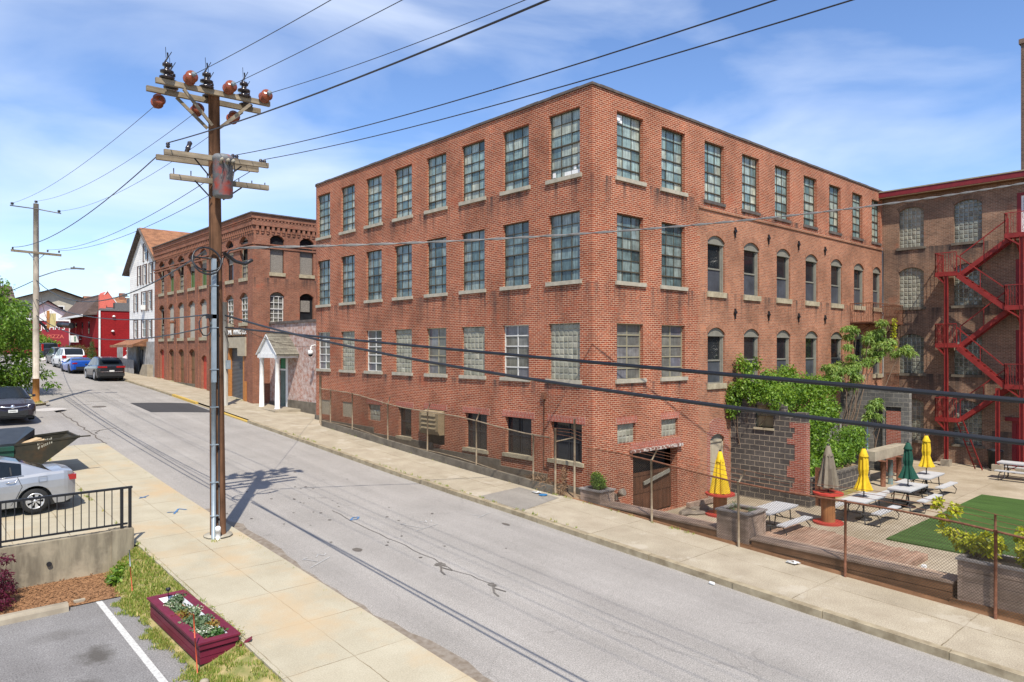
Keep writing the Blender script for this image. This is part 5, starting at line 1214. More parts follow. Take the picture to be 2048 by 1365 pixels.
x3 = pole_x(8.9); arm(x3 - 1.08, x3 + 1.24, PY - .22, 8.86, .08)
for s in (-1, 1):
    b = MB(); b.bar((xc + s * .78, PY - .27, 10.92), (xc + s * .1, PY - .17, 10.24), .04, .07); b.build('brace', M['arm_wood'], up)
    b = MB(); b.bar((xc + s * .78, PY + .25, 10.86), (xc + s * .1, PY + .15, 10.24), .04, .07); b.build('brace', M['arm_wood'], up)
    b = MB(); b.tube([(x2 + s * .55, PY - .26, 9.36), (x2 + s * .14, PY - .16, 8.98)], .018, 5); b.build('brace', M['dark_metal'], up)
    b = MB(); b.tube([(x3 + s * .55, PY - .26, 8.84), (x3 + s * .14, PY - .16, 8.5)], .018, 5); b.build('brace', M['dark_metal'], up)
def disc_stack(b, c, n, r, step, M4):
    for i in range(n):
        rr = r * (1.0 if i % 2 == 0 else .93)
        b.lathe([(.03, i * step), (rr * .5, i * step + .005), (rr, i * step + step * .3), (rr * .96, i * step + step * .55), (rr * .4, i * step + step * .6), (.035, i * step + step * .98)], c, 14, 0, 'z', True, M4)
def post_ins(x, y, z, m):                                 # two-skirted pin insulator with clamp and whiskers
    b = MB(); b.lathe([(.05, 0), (.16, .015), (.17, .05), (.07, .09), (.07, .13), (.145, .15), (.15, .19), (.06, .23), (.06, .30), (.10, .31), (.10, .36), (.03, .40), (0, .41)], (x, y, z), 12); o = b.build('pin_insulator', m, up)
    w = MB(); w.tube([(x - .05, y, z + .38), (x + .02, y, z + .52), (x + .01, y, z + .62)], .018, 5); w.tube([(x + .02, y, z + .5), (x + .10, y, z + .66)], .008, 4); w.tube([(x - .02, y, z + .5), (x - .03, y, z + .74)], .006, 4); w.build('clamp', M['black_metal'], o)
for dx in (-1.05, -.17, .72):
    post_ins(xc + dx - .07, PY - .20, 11.07, M['porcelain_brown']); post_ins(xc + dx + .13, PY + .19, 11.0, M['porcelain_brown'])
def bell(x, y, z, sgn, tilt):
    b = MB(); Mt = Matrix.Rotation(R(90 - tilt) * sgn, 4, 'X'); disc_stack(b, (x, y, z), 3, .145, .09, Mt); o = b.build('strain_insulator', M['porcelain_red'], up)
    e = Mt @ Vector((0, 0, .31)); g = MB(); g.tube([(x, y, z), (x + e.x, y + e.y, z + e.z)], .03, 6); g.lathe([(.05, 0), (.06, .05), (.04, .1)], (x + e.x, y + e.y, z + e.z), 8, 0, 'z', True, Mt); g.build('end_fitting', M['galv'], o)
    return (x + e.x, y + e.y, z + e.z)
frontb = [bell(xc + d, PY - .26, 11.16, 1, 6) for d in (-.66, .24, 1.12)]
rearb = [bell(xc + d, PY + .25, 10.74, -1, -12) for d in (-1.15, -.27, .60)]
tr = MB(); tx, ty = pole_x(9) + .04, PY - .43
tr.lathe([(.0, 8.50), (.20, 8.50), (.225, 8.53), (.225, 9.36), (.24, 9.38), (.24, 9.44), (.20, 9.50), (.0, 9.53)], (tx, ty, 0), 20); t_ = tr.build('transformer', M['trans_paint'], up)
for dx in (-.12, .02, .14):
    g = MB(); g.lathe([(.05, 0), (.035, .06), (.05, .08), (.03, .14), (0, .15)], (tx + dx, ty - .2, 9.28), 8, 0, 'z', True, Matrix.Rotation(R(60), 4, 'X')); g.build('bushing', M['sill_grey'], t_)
    g = MB(); g.tube([(tx + dx, ty - .3, 9.33), (tx + dx + .02, ty - .31, 9.15), (tx + dx - .01, ty - .26, 8.9 - .15 * abs(dx))], .013, 5); g.build('lead', M['cable'], t_)
g = MB(); g.lathe([(.04, 0), (.05, .02), (.05, .1), (.065, .12), (.05, .15), (.05, .24), (.06, .26), (.03, .3)], (x2 - .72, PY - .22, 9.46), 10, 0, 'z', True, Matrix.Rotation(R(18), 4, 'Y')); g.build('fuse_cutout', M['porcelain_brown'], up)
def small_ins(par, x, y, z, m='porcelain_brown', r=.05): 
    g = MB(); g.lathe([(.02, 0), (r, .03), (r * .7, .06), (r, .09), (r * .6, .13), (0, .14)], (x, y, z), 9); return g.build('insulator', M[m], par)
for dx in (-1.12, .36, .45, 1.05, 1.14): small_ins(up, x2 + dx, PY - .22, 9.50)
for dx in (-1.0, -.62, -.25, .5, .82, 1.15):
    g = MB(); g.tube([(x3 + dx, PY - .22, 8.93), (x3 + dx, PY - .22, 9.06)], .013, 5); g.build('pin', M['dark_metal'], up)
# risers on the street-side of the pole
rx = PX - .17
g = MB(); g.box(rx - .055, rx + .04, PY - .26, PY - .17, 4.1, 7.05); g.build('cable_guard', M['galv'], up)
g = MB(); g.tube([(rx - .015, PY - .22, pz0), (rx - .015, PY - .22, 4.1)], .052, 10); g.build('conduit', M['galv'], up)
g = MB(); g.tube([(rx + .06, PY - .30, pz0), (rx + .06, PY - .30, pz0 + .22)], .055, 10); g.lathe([(.065, 0), (.065, .10), (.03, .13), (0, .135)], (rx + .06, PY - .30, pz0 + .22), 10); g.build('capped_stub', M['white_paint'], up)
for z in (.9, 1.7, 2.6, 3.5, 4.4, 5.4, 6.4):
    g = MB(); g.box(rx - .08, rx + .09, PY - .278, PY - .15, z, z + .016); g.build('strap', M['galv'], up)
g = MB(); g.tube([(PX - .04, PY - .185, pz0), (PX - .05, PY - .17, 4), (PX - .07, PY - .16, 7)], .02, 5); g.build('ground_lead', M['cable'], up)
def loop(cx, cy, cz, r, n=18, tilt=.2, turns=1.0, sq=1.0): return [(cx + r * math.cos(2 * math.pi * turns * i / n), cy + tilt * r * math.sin(2 * math.pi * turns * i / n), cz + sq * r * math.sin(2 * math.pi * turns * i / n)) for i in range(n + 1)]
g = MB(); g.tube([(rx - .02, PY - .22, 7.05)] + loop(PX - .35, PY - .25, 7.05, .36, 18, .3, 1.0, .9)[9:] + [(PX + .2, PY - .2, 7.28), (PX + .5, PY - .1, 7.38)], .02, 6); g.build('drip_loop', M['cable'], up)
g = MB(); g.tube(loop(PX - .36, PY - .28, 6.98, .33, 20, .3, 1.3, 1.0), .022, 6); g.build('drip_loop', M['cable'], up)
g = MB(); g.tube([(PX + .02, PY - .3, 7.2), (PX + .3, PY - .3, 7.02), (PX + .55, PY - .25, 6.98), (PX + .75, PY - .2, 7.1)], .045, 6); g.build('splice', M['cable'], up)
g = MB(); g.tube(loop(PX - .38, PY - .22, 5.45, .14, 16, .3, 1.8, 1.8), .014, 5); g.build('cable_coil', M['cable'], up)
g = MB(); g.box(PX - .35, PX - .1, PY - .26, PY - .16, 5.62, 5.72); g.build('cable_bracket', M['black_metal'], up)

# ------------------------------------------------------------------ second pole up the street, and the grey stub by the shutter
QX, QY = -10.5, 30.2; qz = zs(QX, QY)
p2 = thing('utility_pole', 'pale weathered utility pole with orange foot and street lamp, on the grass island', 'utility pole', (QX, QY, qz))
b = MB(); b.tube([(QX, QY, z) for z in (3.3, 6, 9, 12.66)], [.155, .15, .14, .125], 12); b.build('pole', M['pole_pale'], p2)
b = MB(); b.tube([(QX, QY, z) for z in (qz - .3, 3.3)], [.165, .156], 12); b.build('pole_foot', M['pole_orange'], p2)
b = MB(); b.tube([(QX - 1.15, QY, 12.42), (QX, QY - .15, 12.36), (QX + 1.15, QY, 12.28)], .03, 6); b.build('crossarm', M['cable_grey'], p2)
for dx, dz in ((-1.05, 12.46), (1.05, 12.32), (0, 12.7)): small_ins(p2, QX + dx, QY, dz, 'porcelain_brown', .09)
b = MB(); b.bar((QX - 1.13, QY - .17, 10.05), (QX + 1.13, QY - .17, 9.98), .09, .12); b.build('crossarm', M['arm_wood'], p2)
for dx in (-1.05, .5, 1.02): small_ins(p2, QX + dx, QY - .17, 10.1)
for s in (-1, 1):
    b = MB(); b.tube([(QX + s * .35, QY - .2, 9.96), (QX + s * .1, QY - .1, 9.7)], .02, 5); b.build('brace', M['galv'], p2)
b = MB(); b.tube([(QX + .1, QY, 8.75), (QX + .9, QY, 9.12), (QX + 1.4, QY, 9.28), (QX + 1.85, QY, 9.32)], .032, 7); b.build('lamp_arm', M['galv'], p2)
b = MB(); b.box(QX + 1.6, QX + 2.25, QY - .1, QY + .1, 9.30, 9.38); b.lathe([(.04, 0), (.04, .07), (0, .08)], (QX + 1.75, QY, 9.38), 8); b.build('street_lamp_head', M['cable_grey'], p2)
SX, SY = -2.1, 25.9
p3 = thing('utility_pole', 'short pale grey stub pole with a meter box in front of the roll-up door', 'utility pole', (SX, SY, zs(SX, SY)))
b = MB(); b.tube([(SX, SY, zs(SX, SY) - .2), (SX, SY, 7.55)], [.17, .15], 12); b.build('pole', mnoise('grey_stub_pole', (.36, .345, .31), (.26, .24, .2), 3, .85, stretch=(5, 5, .5)), p3)
b = MB(); b.box(SX - .02, SX + .22, SY - .30, SY - .12, 3.75, 4.25); b.build('meter_box', M['galv'], p3)
b = MB(); b.tube([(SX + .05, SY - .2, 4.2), (SX + .15, SY - .2, 5.2), (SX - .1, SY - .25, 5.9)], .016, 5); b.build('conduit', M['cable'], p3)

# ------------------------------------------------------------------ overhead wires
def wire(name, label, p, q, sag, r, m='cable', n=26, cat='wire', group=None, wrap=False):
    b = MB(); pts = []
    for i in range(n + 1):
        t = i / n; pts.append((p[0] + (q[0] - p[0]) * t, p[1] + (q[1] - p[1]) * t, p[2] + (q[2] - p[2]) * t - 4 * sag * t * (1 - t)))
    b.tube(pts, r, 6)
    if wrap:                                              # twisted pair of insulated legs round the messenger
        N = n * 9
        for ph in (0, math.pi):
            hp = []
            for i in range(N + 1):
                t = i / N; a = ph + t * N * .55; bs = (p[0] + (q[0] - p[0]) * t, p[1] + (q[1] - p[1]) * t, p[2] + (q[2] - p[2]) * t - 4 * sag * t * (1 - t))
                hp.append((bs[0] + r * 1.5 * math.cos(a) * .7, bs[1] - r * 1.5 * math.cos(a) * .7, bs[2] + r * 1.5 * math.sin(a)))
            b.tube(hp, r * .9, 4)
    return tag(b.build(name, M[m]), label, cat, group)
FE = -25.0; D = -1.5; CABZ, CABS = 13.2, .9
for i, (s, lab) in enumerate(((.42, 'thin high wire from the left red insulator on the top crossarm'), (.29, 'thin high wire from the middle red insulator on the top crossarm'), (.61, 'thin high wire from the right red insulator on the top crossarm'))):
    p = frontb[i]; wire('power_line', lab, p, (p[0] + .08, FE, p[2] + D), s, .007)
for i, (e, s, lab) in enumerate((((QX - 1.05, QY, 12.55), .35, 'thin wire from the low left red insulator up to the pale pole'), ((QX, QY, 12.8), .45, 'thin wire from the low middle red insulator up to the pale pole'), ((QX + 1.05, QY, 12.4), .5, 'thin wire from the low right red insulator up to the pale pole'))):
    wire('power_line', lab, rearb[i], e, s, .007)
wire('power_line', 'thick black wire from the fuse side of the second crossarm to the top edge', (x2 - 1.12, PY - .22, 9.62), (x2 - 1.0, FE, 8.1), .52, .0125)
wire('power_line', 'lower thin wire from the right half of the second crossarm, inner one', (x2 + .45, PY - .22, 9.63), (x2 + .45, FE, 8.15), .555, .0085)
wire('power_line', 'lower thin wire from the far right end of the second crossarm', (x2 + 1.14, PY - .22, 9.64), (x2 + 1.14, FE, 8.2), .50, .0085)
wire('power_line', 'thick black wire sweeping down left from the second crossarm to the pale pole', (x2 - 1.2, PY + .2, 9.42), (QX - 1.05, QY - .17, 10.22), .55, .014)
wire('power_line', 'thin wire from the second crossarm to the right end of the pale pole arm', (x2 + 1.1, PY + .2, 9.5), (QX + 1.02, QY - .17, 10.22), .5, .009)
wire('power_line', 'thin wire from the second crossarm to the inner insulator of the pale pole arm', (x2 + .5, PY + .2, 9.5), (QX + .5, QY - .17, 10.22), .55, .009)
wire('telephone_cable', 'thick black communication cable, lower of the two crossing the brick corner', (PX + .12, PY - .15, 5.71), (PX + .1, FE, 4.2), .64, .023)
wire('telephone_cable', 'thick black communication cable, upper of the two crossing the brick corner', (PX + .15, PY - .1, 5.42), (PX + .2, FE, 3.95), .05, .023)
wire('service_cable', 'twisted cable sagging left from the pole guard to the pale pole', (PX - .3, PY, 7.25), (QX, QY - .14, 8.55), 1.18, .018)
wire('service_cable', 'black cable running left past the white gabled house, middle one', (PX - .2, PY + .1, 5.73), (QX, QY - .14, 7.53), .49, .018)
wire('service_cable', 'black cable running left in front of the red shop, lowest one', (PX - .2, PY + .1, 5.43), (QX, QY - .14, 6.67), .72, .018)
wire('service_cable', 'grey twisted service cable crossing the whole factory to the mill eaves', (PX + .45, PY - .1, 7.38), (22.9, -13.5, CABZ), CABS, .015, 'cable_grey', 30, wrap=True)
wire('service_cable', 'thin cable from the pale pole down to the traffic signal', (QX + .1, QY, 8.5), (-1.3, 84, 9.4), 1.5, .016)
wire('service_cable', 'thin service wire from the pole over the portico to the security camera wall', (PX + .15, PY, 5.6), (.96, 20.5, 5.15), .35, .008)
wire('service_cable', 'cable leaving the pale pole towards the left edge', (QX, QY + .1, 8.6), (-16, 75, 9.4), 1.2, .02)
# ------------------------------------------------------------------ chain-link fence along the pavement
FXX = -.9
def fz(y): return zs(-1, y) + (.04 if y < 0 else .18)
fence = thing('chain_link_fence', 'rusty chain link fence with barbed wire along the pavement', 'fence', (FXX, 2, zs(-1, 2)))
PH = 1.62
posts = [15.65, 13.57, 10.6, 7.74, 4.71, 1.76, -3.0, -5.66, -8.26, -11.1, -14.2]
def topz(y): return fz(y) + PH - (.06 * math.sin(y * .8))
for i, y in enumerate(posts):
    b = MB(); b.tube([(FXX, y, fz(y) - .4), (FXX + random.uniform(-.02, .02), y + random.uniform(-.02, .02), topz(y) + .03)], .03, 8)
    if y in (4.71, 7.74, -3.0, -5.66, 10.6): b.tube([(FXX, y, topz(y) + .02), (FXX + .02, y - .16, topz(y) + .32)], .02, 6)
    elif y < -11 and y > -12: b.tube([(FXX, y, topz(y)), (FXX, y, topz(y) + .32)], .022, 6)
    b.build('post', M['rust'] if y < -8 else M['rust_pole'], fence)
for y, h in ((.25, 2.25), (.75, 1.9), (16.6, 2.2), (17.4, 2.3)):      # gate posts at the corner and the far end
    b = MB(); b.tube([(FXX + (.35 if y in (.25, 17.4) else 0), y, fz(y) - .3), (FXX + (.35 if y in (.25, 17.4) else 0), y, fz(y) + h)], .034, 8); b.build('post', M['rust_pole'], fence)
def seg(ya, yb):
    n = max(2, int((ya - yb) / 1.2)); return [(FXX, ya + (yb - ya) * i / n, topz(ya + (yb - ya) * i / n)) for i in range(n + 1)]
b = MB(); b.tube(seg(16.6, 1.0), .022, 6); b.build('top_rail', M['rust_pole'], fence)
b = MB(); b.tube(seg(-.6, -14.2), .024, 6); b.build('top_rail', M['rust'], fence)
b = MB(); b.tube([(x, y, z - PH + .1) for x, y, z in seg(16.6, 1.0)], .018, 6); b.build('bottom_rail', M['rust_pole'], fence)
b = MB(); b.tube([(FXX, .75, topz(.75) - .1), (FXX + .35, .25, topz(.25) + .05)], .02, 6); b.tube([(FXX, 16.6, topz(16.6)), (FXX + .35, 17.4, topz(17.4))], .02, 6); b.build('gate_rail', M['rust_pole'], fence)
def mesh_panel(ya, yb, r=.0026, pitch=.062, h=PH - .06):
    b = MB(); yy = ya + h
    ys_ = []
    y = yb - h
    while y < ya:
        for s in (1, -1):
            y0_, y1_ = (y, y + h) if s > 0 else (y + h, y)
            lo_t, hi_t = 0.0, 1.0
            for t_ in (0,):
                if s > 0:
                    if y0_ < yb: lo_t = (yb - y0_) / h
                    if y1_ > ya: hi_t = (ya - y0_) / h
                else:
                    if y0_ > ya: lo_t = (y0_ - ya) / h
                    if y1_ < yb: hi_t = (y0_ - yb) / h
            if hi_t - lo_t > .02:
                A = y0_ + (y1_ - y0_) * lo_t; B = y0_ + (y1_ - y0_) * hi_t
                zA = fz(A) + .05 + (topz(A) - fz(A) - .06) * lo_t; zB = fz(B) + .05 + (topz(B) - fz(B) - .06) * hi_t
                b.tube([(FXX + .03 + .004 * s, A, zA), (FXX + .03 + .004 * s, B, zB)], r, 3, 0, False, False)
        y += pitch
    return b
mesh_panel(16.6, .8, .0036).build('mesh', M['wire'], fence); mesh_panel(-.55, -14.2, .0032).build('mesh', M['wire'], fence)
for k in range(3):
    b = MB(); b.tube([(FXX + .02, y, topz(y) + .12 + .10 * k + .025 * math.sin(y * 1.3 + k)) for y in [1 - .9 * i for i in range(18)]], .0055, 4); b.build('barbed_strand', M['rust'], fence)
lw = thing('low_wall', 'dark low concrete wall at the foot of the fence', 'wall', (-.9, 8, zs(-1, 8)))
b = MB(); y = 16.4
while y > .9:
    y2 = max(.8, y - 2.0); n0 = len(b.v); b.box(-.98, -.83, y2 + .01, y - .01, 0, 1)
    for i in range(8):
        vx, vy, vz = b.v[n0 + i]; b.v[n0 + i] = (vx, vy, zs(-1, vy) + (.26 if vz > .5 else -.4))
    y = y2
b.build('blocks', M['concrete_dark'], lw)
# timber ledge behind the fence, planters standing on it
LZ = .22
def ledge(name, label, ya, yb, ztop, group):
    t = thing(name, label, 'bench', (-.5, (ya + yb) / 2, ztop - .4), 0, group)
    b = MB(); n = 3
    for k in range(n): b.box(-.78 + .2 * k, -.78 + .2 * k + .185, yb, ya, ztop - .045, ztop + .004 * (k % 2))
    b.build('top', M['ledge_top'], t)
    b = MB(); z = ztop - .05; k = 0
    while z > ztop - .95: b.box(-.76 + .008 * k, -.725 + .008 * k, yb + .02, ya - .02, z - .17, z - .006); z -= .176; k += 1
    b.build('front', M['ledge_wood'], t)
    b = MB(); b.box(-.22, -.18, yb, ya, PZ, ztop - .05); b.box(-.72, -.2, yb + .02, yb + .05, PZ, ztop - .05); b.box(-.72, -.2, ya - .05, ya - .02, PZ, ztop - .05); b.build('back', M['ledge_wood'], t)
    return t
ledge('timber_bench', 'brown timber bench beside the loading door, topped with narrow boards', -.95, -5.0, .26, 'timber benches along the fence')
ledge('timber_bench', 'long brown timber bench between the two tall planters', -5.9, -10.35, .20, 'timber benches along the fence')
sl = thing('timber_sill', 'brown timber sill carrying the planters under the fence', 'sill', (-.75, -6, -.2))
b = MB(); b.box(-.86, -.02, -.98, .05, -.8, .12); b.build('board', M['ledge_wood'], sl); b = MB(); b.box(-.86, -.02, -5.95, -4.9, -.8, .03); b.build('board', M['ledge_wood'], sl); b = MB(); b.box(-.86, -.02, -14.5, -10.3, -.9, -.12); b.build('board', M['ledge_wood'], sl)
b = MB(); b.bar((-.84, .05, .20), (-.84, -10.3, -.27), .05, .16); b.build('front_board', M['ledge_wood'], sl)
def planter(label, xa, xb, ya, yb, z0, h):
    t = thing('planter', label, 'planter', ((xa + xb) / 2, (ya + yb) / 2, z0)); b = MB(); n = max(2, int(h / .19)); k = h / n
    for i in range(n):
        za, zb = z0 + k * i, z0 + k * (i + 1) - .007; e = random.uniform(-.006, .006)
        b.box(xa + e, xa + .035 + e, ya + .04, yb - .04, za, zb); b.box(xb - .035, xb, ya + .04, yb - .04, za, zb); b.box(xa + .04, xb - .04, ya + e, ya + .035 + e, za, zb); b.box(xa + .04, xb - .04, yb - .035, yb, za, zb)
    b.build('boards', M['planter_wood'], t)
    for (x, y) in ((xa, ya), (xb, ya), (xa, yb), (xb, yb)):
        b = MB(); sx = -.015 if x == xa else -.075; sy = -.015 if y == ya else -.075; b.box(x + sx, x + sx + .09, y + sy, y + sy + .09, z0, z0 + h); b.build('corner_post', M['planter_wood'], t)
    b = MB(); z1 = z0 + h + .003
    b.box(xa - .05, xa + .09, ya - .05, yb + .05, z1, z1 + .04); b.box(xb - .09, xb + .05, ya - .05, yb + .05, z1, z1 + .04); b.box(xa + .09, xb - .09, ya - .05, ya + .09, z1, z1 + .04); b.box(xa + .09, xb - .09, yb - .09, yb + .05, z1, z1 + .04)
    b.build('rim', M['sill_grey'] if False else mnoise('weathered_rim', (.19, .165, .15), (.27, .24, .22), 5, .85), t)
    b = MB(); b.box(xa + .04, xb - .04, ya + .04, yb - .04, z0 + h - .12, z0 + h - .06); b.build('soil', M['soil'], t)
    return t
planter('low grey timber planter at the factory corner with a small bush', -.76, -.12, -.98, -.22, .12, .46)
planter('tall grey timber planter nearly empty, in front of the picnic table', -.78, .05, -5.84, -4.98, .03, .72)
planter('large grey timber planter with yellow-green shrubs at the right edge', -.80, .05, -11.95, -10.45, -.12, .80)
dk = thing('wood_deck', 'low worn reddish timber platform on the yard concrete', 'platform', (4, -6, PZ))
b = MB(); y = -4.1
while y > -8.0:
    x1_ = 5.0 - .14 * (-4.1 - y) + random.uniform(-.1, .1); x0_ = 1.4 + random.uniform(-.1, .1); b.box(x0_, x1_, y - .135, y, PZ + .10, PZ + .14 + random.uniform(0, .008)); y -= .145
b.build('boards', M['deck_wood'], dk); b = MB()
for x in (1.8, 3.2, 4.2): b.box(x, x + .1, -7.95, -4.15, PZ, PZ + .098)
b.build('joists', M['ledge_wood'], dk)
b = MB(); b.box(1.4, 4.4, -8.25, -8.0, PZ, PZ + .16); b.build('edge_beam', M['deck_wood'], dk)

# ------------------------------------------------------------------ picnic tables, umbrellas, cable spools
def picnic(label, x, y, rz):
    t = thing('picnic_table', label, 'picnic table', (x, y, PZ), rz, 'grey folding picnic tables in the yard')
    b = MB(); b.box(-.92, .92, -.38, .38, .71, .755); b.box(-.90, .90, -.36, .36, .68, .709); b.build('tabletop', M['plastic_top'], t, True)
    for s in (-1, 1):
        b = MB(); b.box(-.90, .90, s * .72 - .135, s * .72 + .135, .41, .45); b.build('seat', M['plastic_top'], t, True)
    for sx in (-1, 1):
        b = MB(); e = sx * .66
        for s in (-1, 1):
            b.tube([(e, s * .22, .70), (e, s * .26, .30), (e, s * .30, .02)], .02, 6)
            b.tube([(e + sx * .06, s * .20, .33), (e + sx * .06, s * .62, .34), (e + sx * .06, s * .72, .41)], .018, 6); b.tube([(e + sx * .06, s * .66, .40), (e + sx * .1, s * .84, .20), (e + sx * .1, s * .80, .03), (e + sx * .06, s * .30, .02)], .018, 6)
        b.tube([(e, -.26, .33), (e, .26, .33)], .016, 6); b.tube([(e, 0, .33), (sx * .1, 0, .68)], .014, 5)
        b.build('leg_frame', M['dark_metal'], t, True)
    return t
T = [(4.15, -3.9, 'grey picnic table without umbrella behind the tall planter'), (7.85, -5.2, 'grey picnic table with a yellow umbrella, next to the taller cable spool'), (11.0, -5.5, 'grey picnic table with the dark green umbrella'), (14.15, -5.1, 'farthest grey picnic table in the row, with a yellow umbrella')]
for x, y, lab in T: picnic(lab, x, y, 0)
picnic('grey picnic table standing against the mill by the red door', 20.3, -7.0, R(90))
def umbrella(label, x, y, z0, zt, zb, m, style, foot):
    t = thing('umbrella', label, 'umbrella', (x, y, z0), random.uniform(0, 1), 'closed patio umbrellas')
    b = MB(); b.tube([(0, 0, 0), (0, 0, zt - z0 - .04)], .021, 8); b.build('pole', M['black_metal'], t, True)
    H_ = zt - zb; h0 = zb - z0; N = 32; b = MB()
    prof = {'cone': [(.30, 0), (.285, .03), (.20, .45), (.135, .78), (.13, .80)], 'tied': [(.25, 0), (.24, .03), (.16, .20), (.115, .36), (.145, .50), (.135, .70), (.12, .84), (.12, .86)], 'flare': [(.29, 0), (.27, .04), (.17, .24), (.12, .36), (.15, .5), (.13, .72), (.10, .86), (.10, .87)]}[style]
    rows = []
    for r_, h_ in prof:
        rows.append([(r_ * (1 + (.10 + .16 * (1 - h_)) * math.cos(8 * a + .5 * math.sin(3 * a) + h_) + .08 * math.cos(3 * a + 1 + 2 * h_)) * math.cos(a), r_ * (1 + (.10 + .16 * (1 - h_)) * math.cos(8 * a + .5 * math.sin(3 * a) + h_) + .08 * math.cos(3 * a + 1 + 2 * h_)) * math.sin(a), h0 + H_ * h_ + (.025 * math.cos(8 * a) if h_ == 0 else 0)) for a in [2 * math.pi * i / N for i in range(N)]])
    for A, B in zip(rows, rows[1:]):
        for i in range(N): j = (i + 1) % N; b.poly([A[i], A[j], B[j], B[i]], 0, None, True)
    b.build('canopy', m, t, True)
    b = MB(); k = prof[-1][1]; b.lathe([(.155, h0 + H_ * (k - .07)), (.145, h0 + H_ * (k - .04)), (.06, h0 + H_ * .985), (0, h0 + H_)], (0, 0, 0), 14); b.build('vent_cap', m, t, True)
    b = MB(); b.lathe([(.035, 0), (.04, .04), (.02, .08), (0, .085)], (0, 0, zt - z0 - .03), 8); b.build('finial', M['black_metal'], t, True)
    if foot: 
        b = MB(); b.lathe([(.26, 0), (.25, .05), (.06, .07), (.03, .2)], (0, 0, 0), 16); b.build('base', M['black_metal'], t, True)
    return t
S1, S2 = (4.83, -1.6), (6.45, -4.62)
umbrella('closed yellow umbrella standing in the shorter red cable spool by the tan door', S1[0], S1[1], -.10, 1.36, -.08, M['yellow_fab'], 'cone', False)
umbrella('closed taupe umbrella standing in the taller red cable spool', S2[0], S2[1], .16, 1.72, .36, M['taupe_fab'], 'cone', False)
umbrella('closed yellow umbrella on the picnic table nearest the tall spool', 7.85, -5.2, PZ, 1.55, .14, M['yellow_fab'], 'tied', True)
umbrella('closed dark green umbrella on a picnic table', 11.0, -5.5, PZ, 1.50, .20, M['green_fab'], 'flare', True)
umbrella('farthest closed yellow umbrella, on the last picnic table of the row', 14.15, -5.1, PZ, 1.46, .22, M['yellow_fab'], 'tied', True)
def spool(label, x, y, h, r):
    t = thing('cable_spool', label, 'table', (x, y, PZ), 0, 'red cable spool tables')
    for z, nm in ((0, 'base_disc'), (h - .06, 'top_disc')):
        b = MB(); b.lathe([(r, z), (r, z + .06)], (0, 0, 0), 30, 0, 'z', False); b.build(nm, M['spool_red'], t, True)
    b = MB(); n = 18
    for i in range(n):
        a0, a1 = 2 * math.pi * (i + .04) / n, 2 * math.pi * (i + .96) / n; q = r * .46
        b.poly([(q * math.cos(a0), q * math.sin(a0), .06), (q * math.cos(a1), q * math.sin(a1), .06), (q * math.cos(a1), q * math.sin(a1), h - .06), (q * math.cos(a0), q * math.sin(a0), h - .06)])
    b.build('drum', M['spool_wood'], t, True)
    b = MB(); b.lathe([(.05, h), (.05, h + .004)], (0, 0, 0), 12); b.build('hub', M['dark_metal'], t, True)
spool('shorter round red cable spool table by the tan door', S1[0], S1[1], .76, .50); spool('taller red cable spool table with an orange wooden drum', S2[0], S2[1], 1.02, .47)
rub = thing('rubble', 'pile of broken stone lying between the loading door and the short spool', 'rubble', (4.6, -.8, PZ))
rd = random.Random(9)
for k in range(9):
    b = MB(); cx, cy = rd.uniform(4.0, 5.6), rd.uniform(-1.15, -.35); r = rd.uniform(.12, .28); b.lathe([(r * .7, 0), (r, r * .25), (r * .8, r * .6), (0, r * .7)], (cx, cy, PZ), 6, 0, 'z', False, Matrix.Rotation(rd.uniform(0, 3), 4, 'Z') @ Matrix.Diagonal((1.4, .8, .8, 1))); b.build('stone', M['rubble'], rub)
b = MB(); b.bar((4.75, -.35, PZ + .14), (6.4, -.45, PZ + .14), .16, .16); b.build('timber', M['planter_wood'], rub)
fl = thing('floodlight', 'small grey floodlight on the factory corner above the low planter', 'lamp', (1.1, -.1, .2))
b = MB(); b.box(1.05, 1.15, -.12, -.003, -.05, .15); b.tube([(1.1, -.1, .05), (1.12, -.22, .12)], .03, 6); b.lathe([(.05, -.12), (.12, .02), (.13, .14), (.1, .15)], (1.12, -.24, .2), 10, 0, 'z', True, Matrix.Rotation(R(65), 4, 'X')); b.build('housing', M['rubble'], fl)
# ------------------------------------------------------------------ ruined block walls with their steel posts
r1 = thing('ruined_wall', 'dark grey block wall stub with a red brick end, stepped top and small window', 'wall', (8.2, -1.5, PZ))
PR1 = Pmap('y', 0)
b = MB(); rowt = 3.36                                      # face looks towards the street: a wall on x = 8.2
PV = Pmap('x', 8.2); facade(b, PV, -2.62, -.0, -1.2, 2.35, [(-1.78, -1.05, 1.9, 2.3499, 0)], .25)
b.box(8.2, 8.5, -2.2, -1.78, 2.35, 2.75); b.box(8.2, 8.5, -1.05, -.003, 2.35, 2.95); b.box(8.2, 8.5, -.55, -.003, 2.95, 3.2)
b.poly([(8.5, -2.62, -1.2), (8.5, 0, -1.2), (8.5, 0, 2.35), (8.5, -2.62, 2.35)]); b.poly([(8.2, -2.62, 2.35), (8.5, -2.62, 2.35), (8.5, -1.78, 2.35), (8.2, -1.78, 2.35)])
b.box(8.197, 8.5, -3.02, -2.624, -.2 + 2.35, 2.56); b.box(8.15, 8.6, -3.2, -2.3, PZ, PZ + .38); b.build('wall', BR['block'], r1)
b = MB(); rd = random.Random(4); z = -.45
while z < 2.12:
    L = rd.choice([.42, .62, .50, .72]); b.box(8.19, 8.51, -3.04, -3.04 + L, z, z + .2); z += .203
b.build('brick_end', BR['pier'], r1)
b = MB(); b.box(8.1, 8.55, -2.0, -.7, 2.76, 2.88); b.build('lintel', M['coping'], r1)
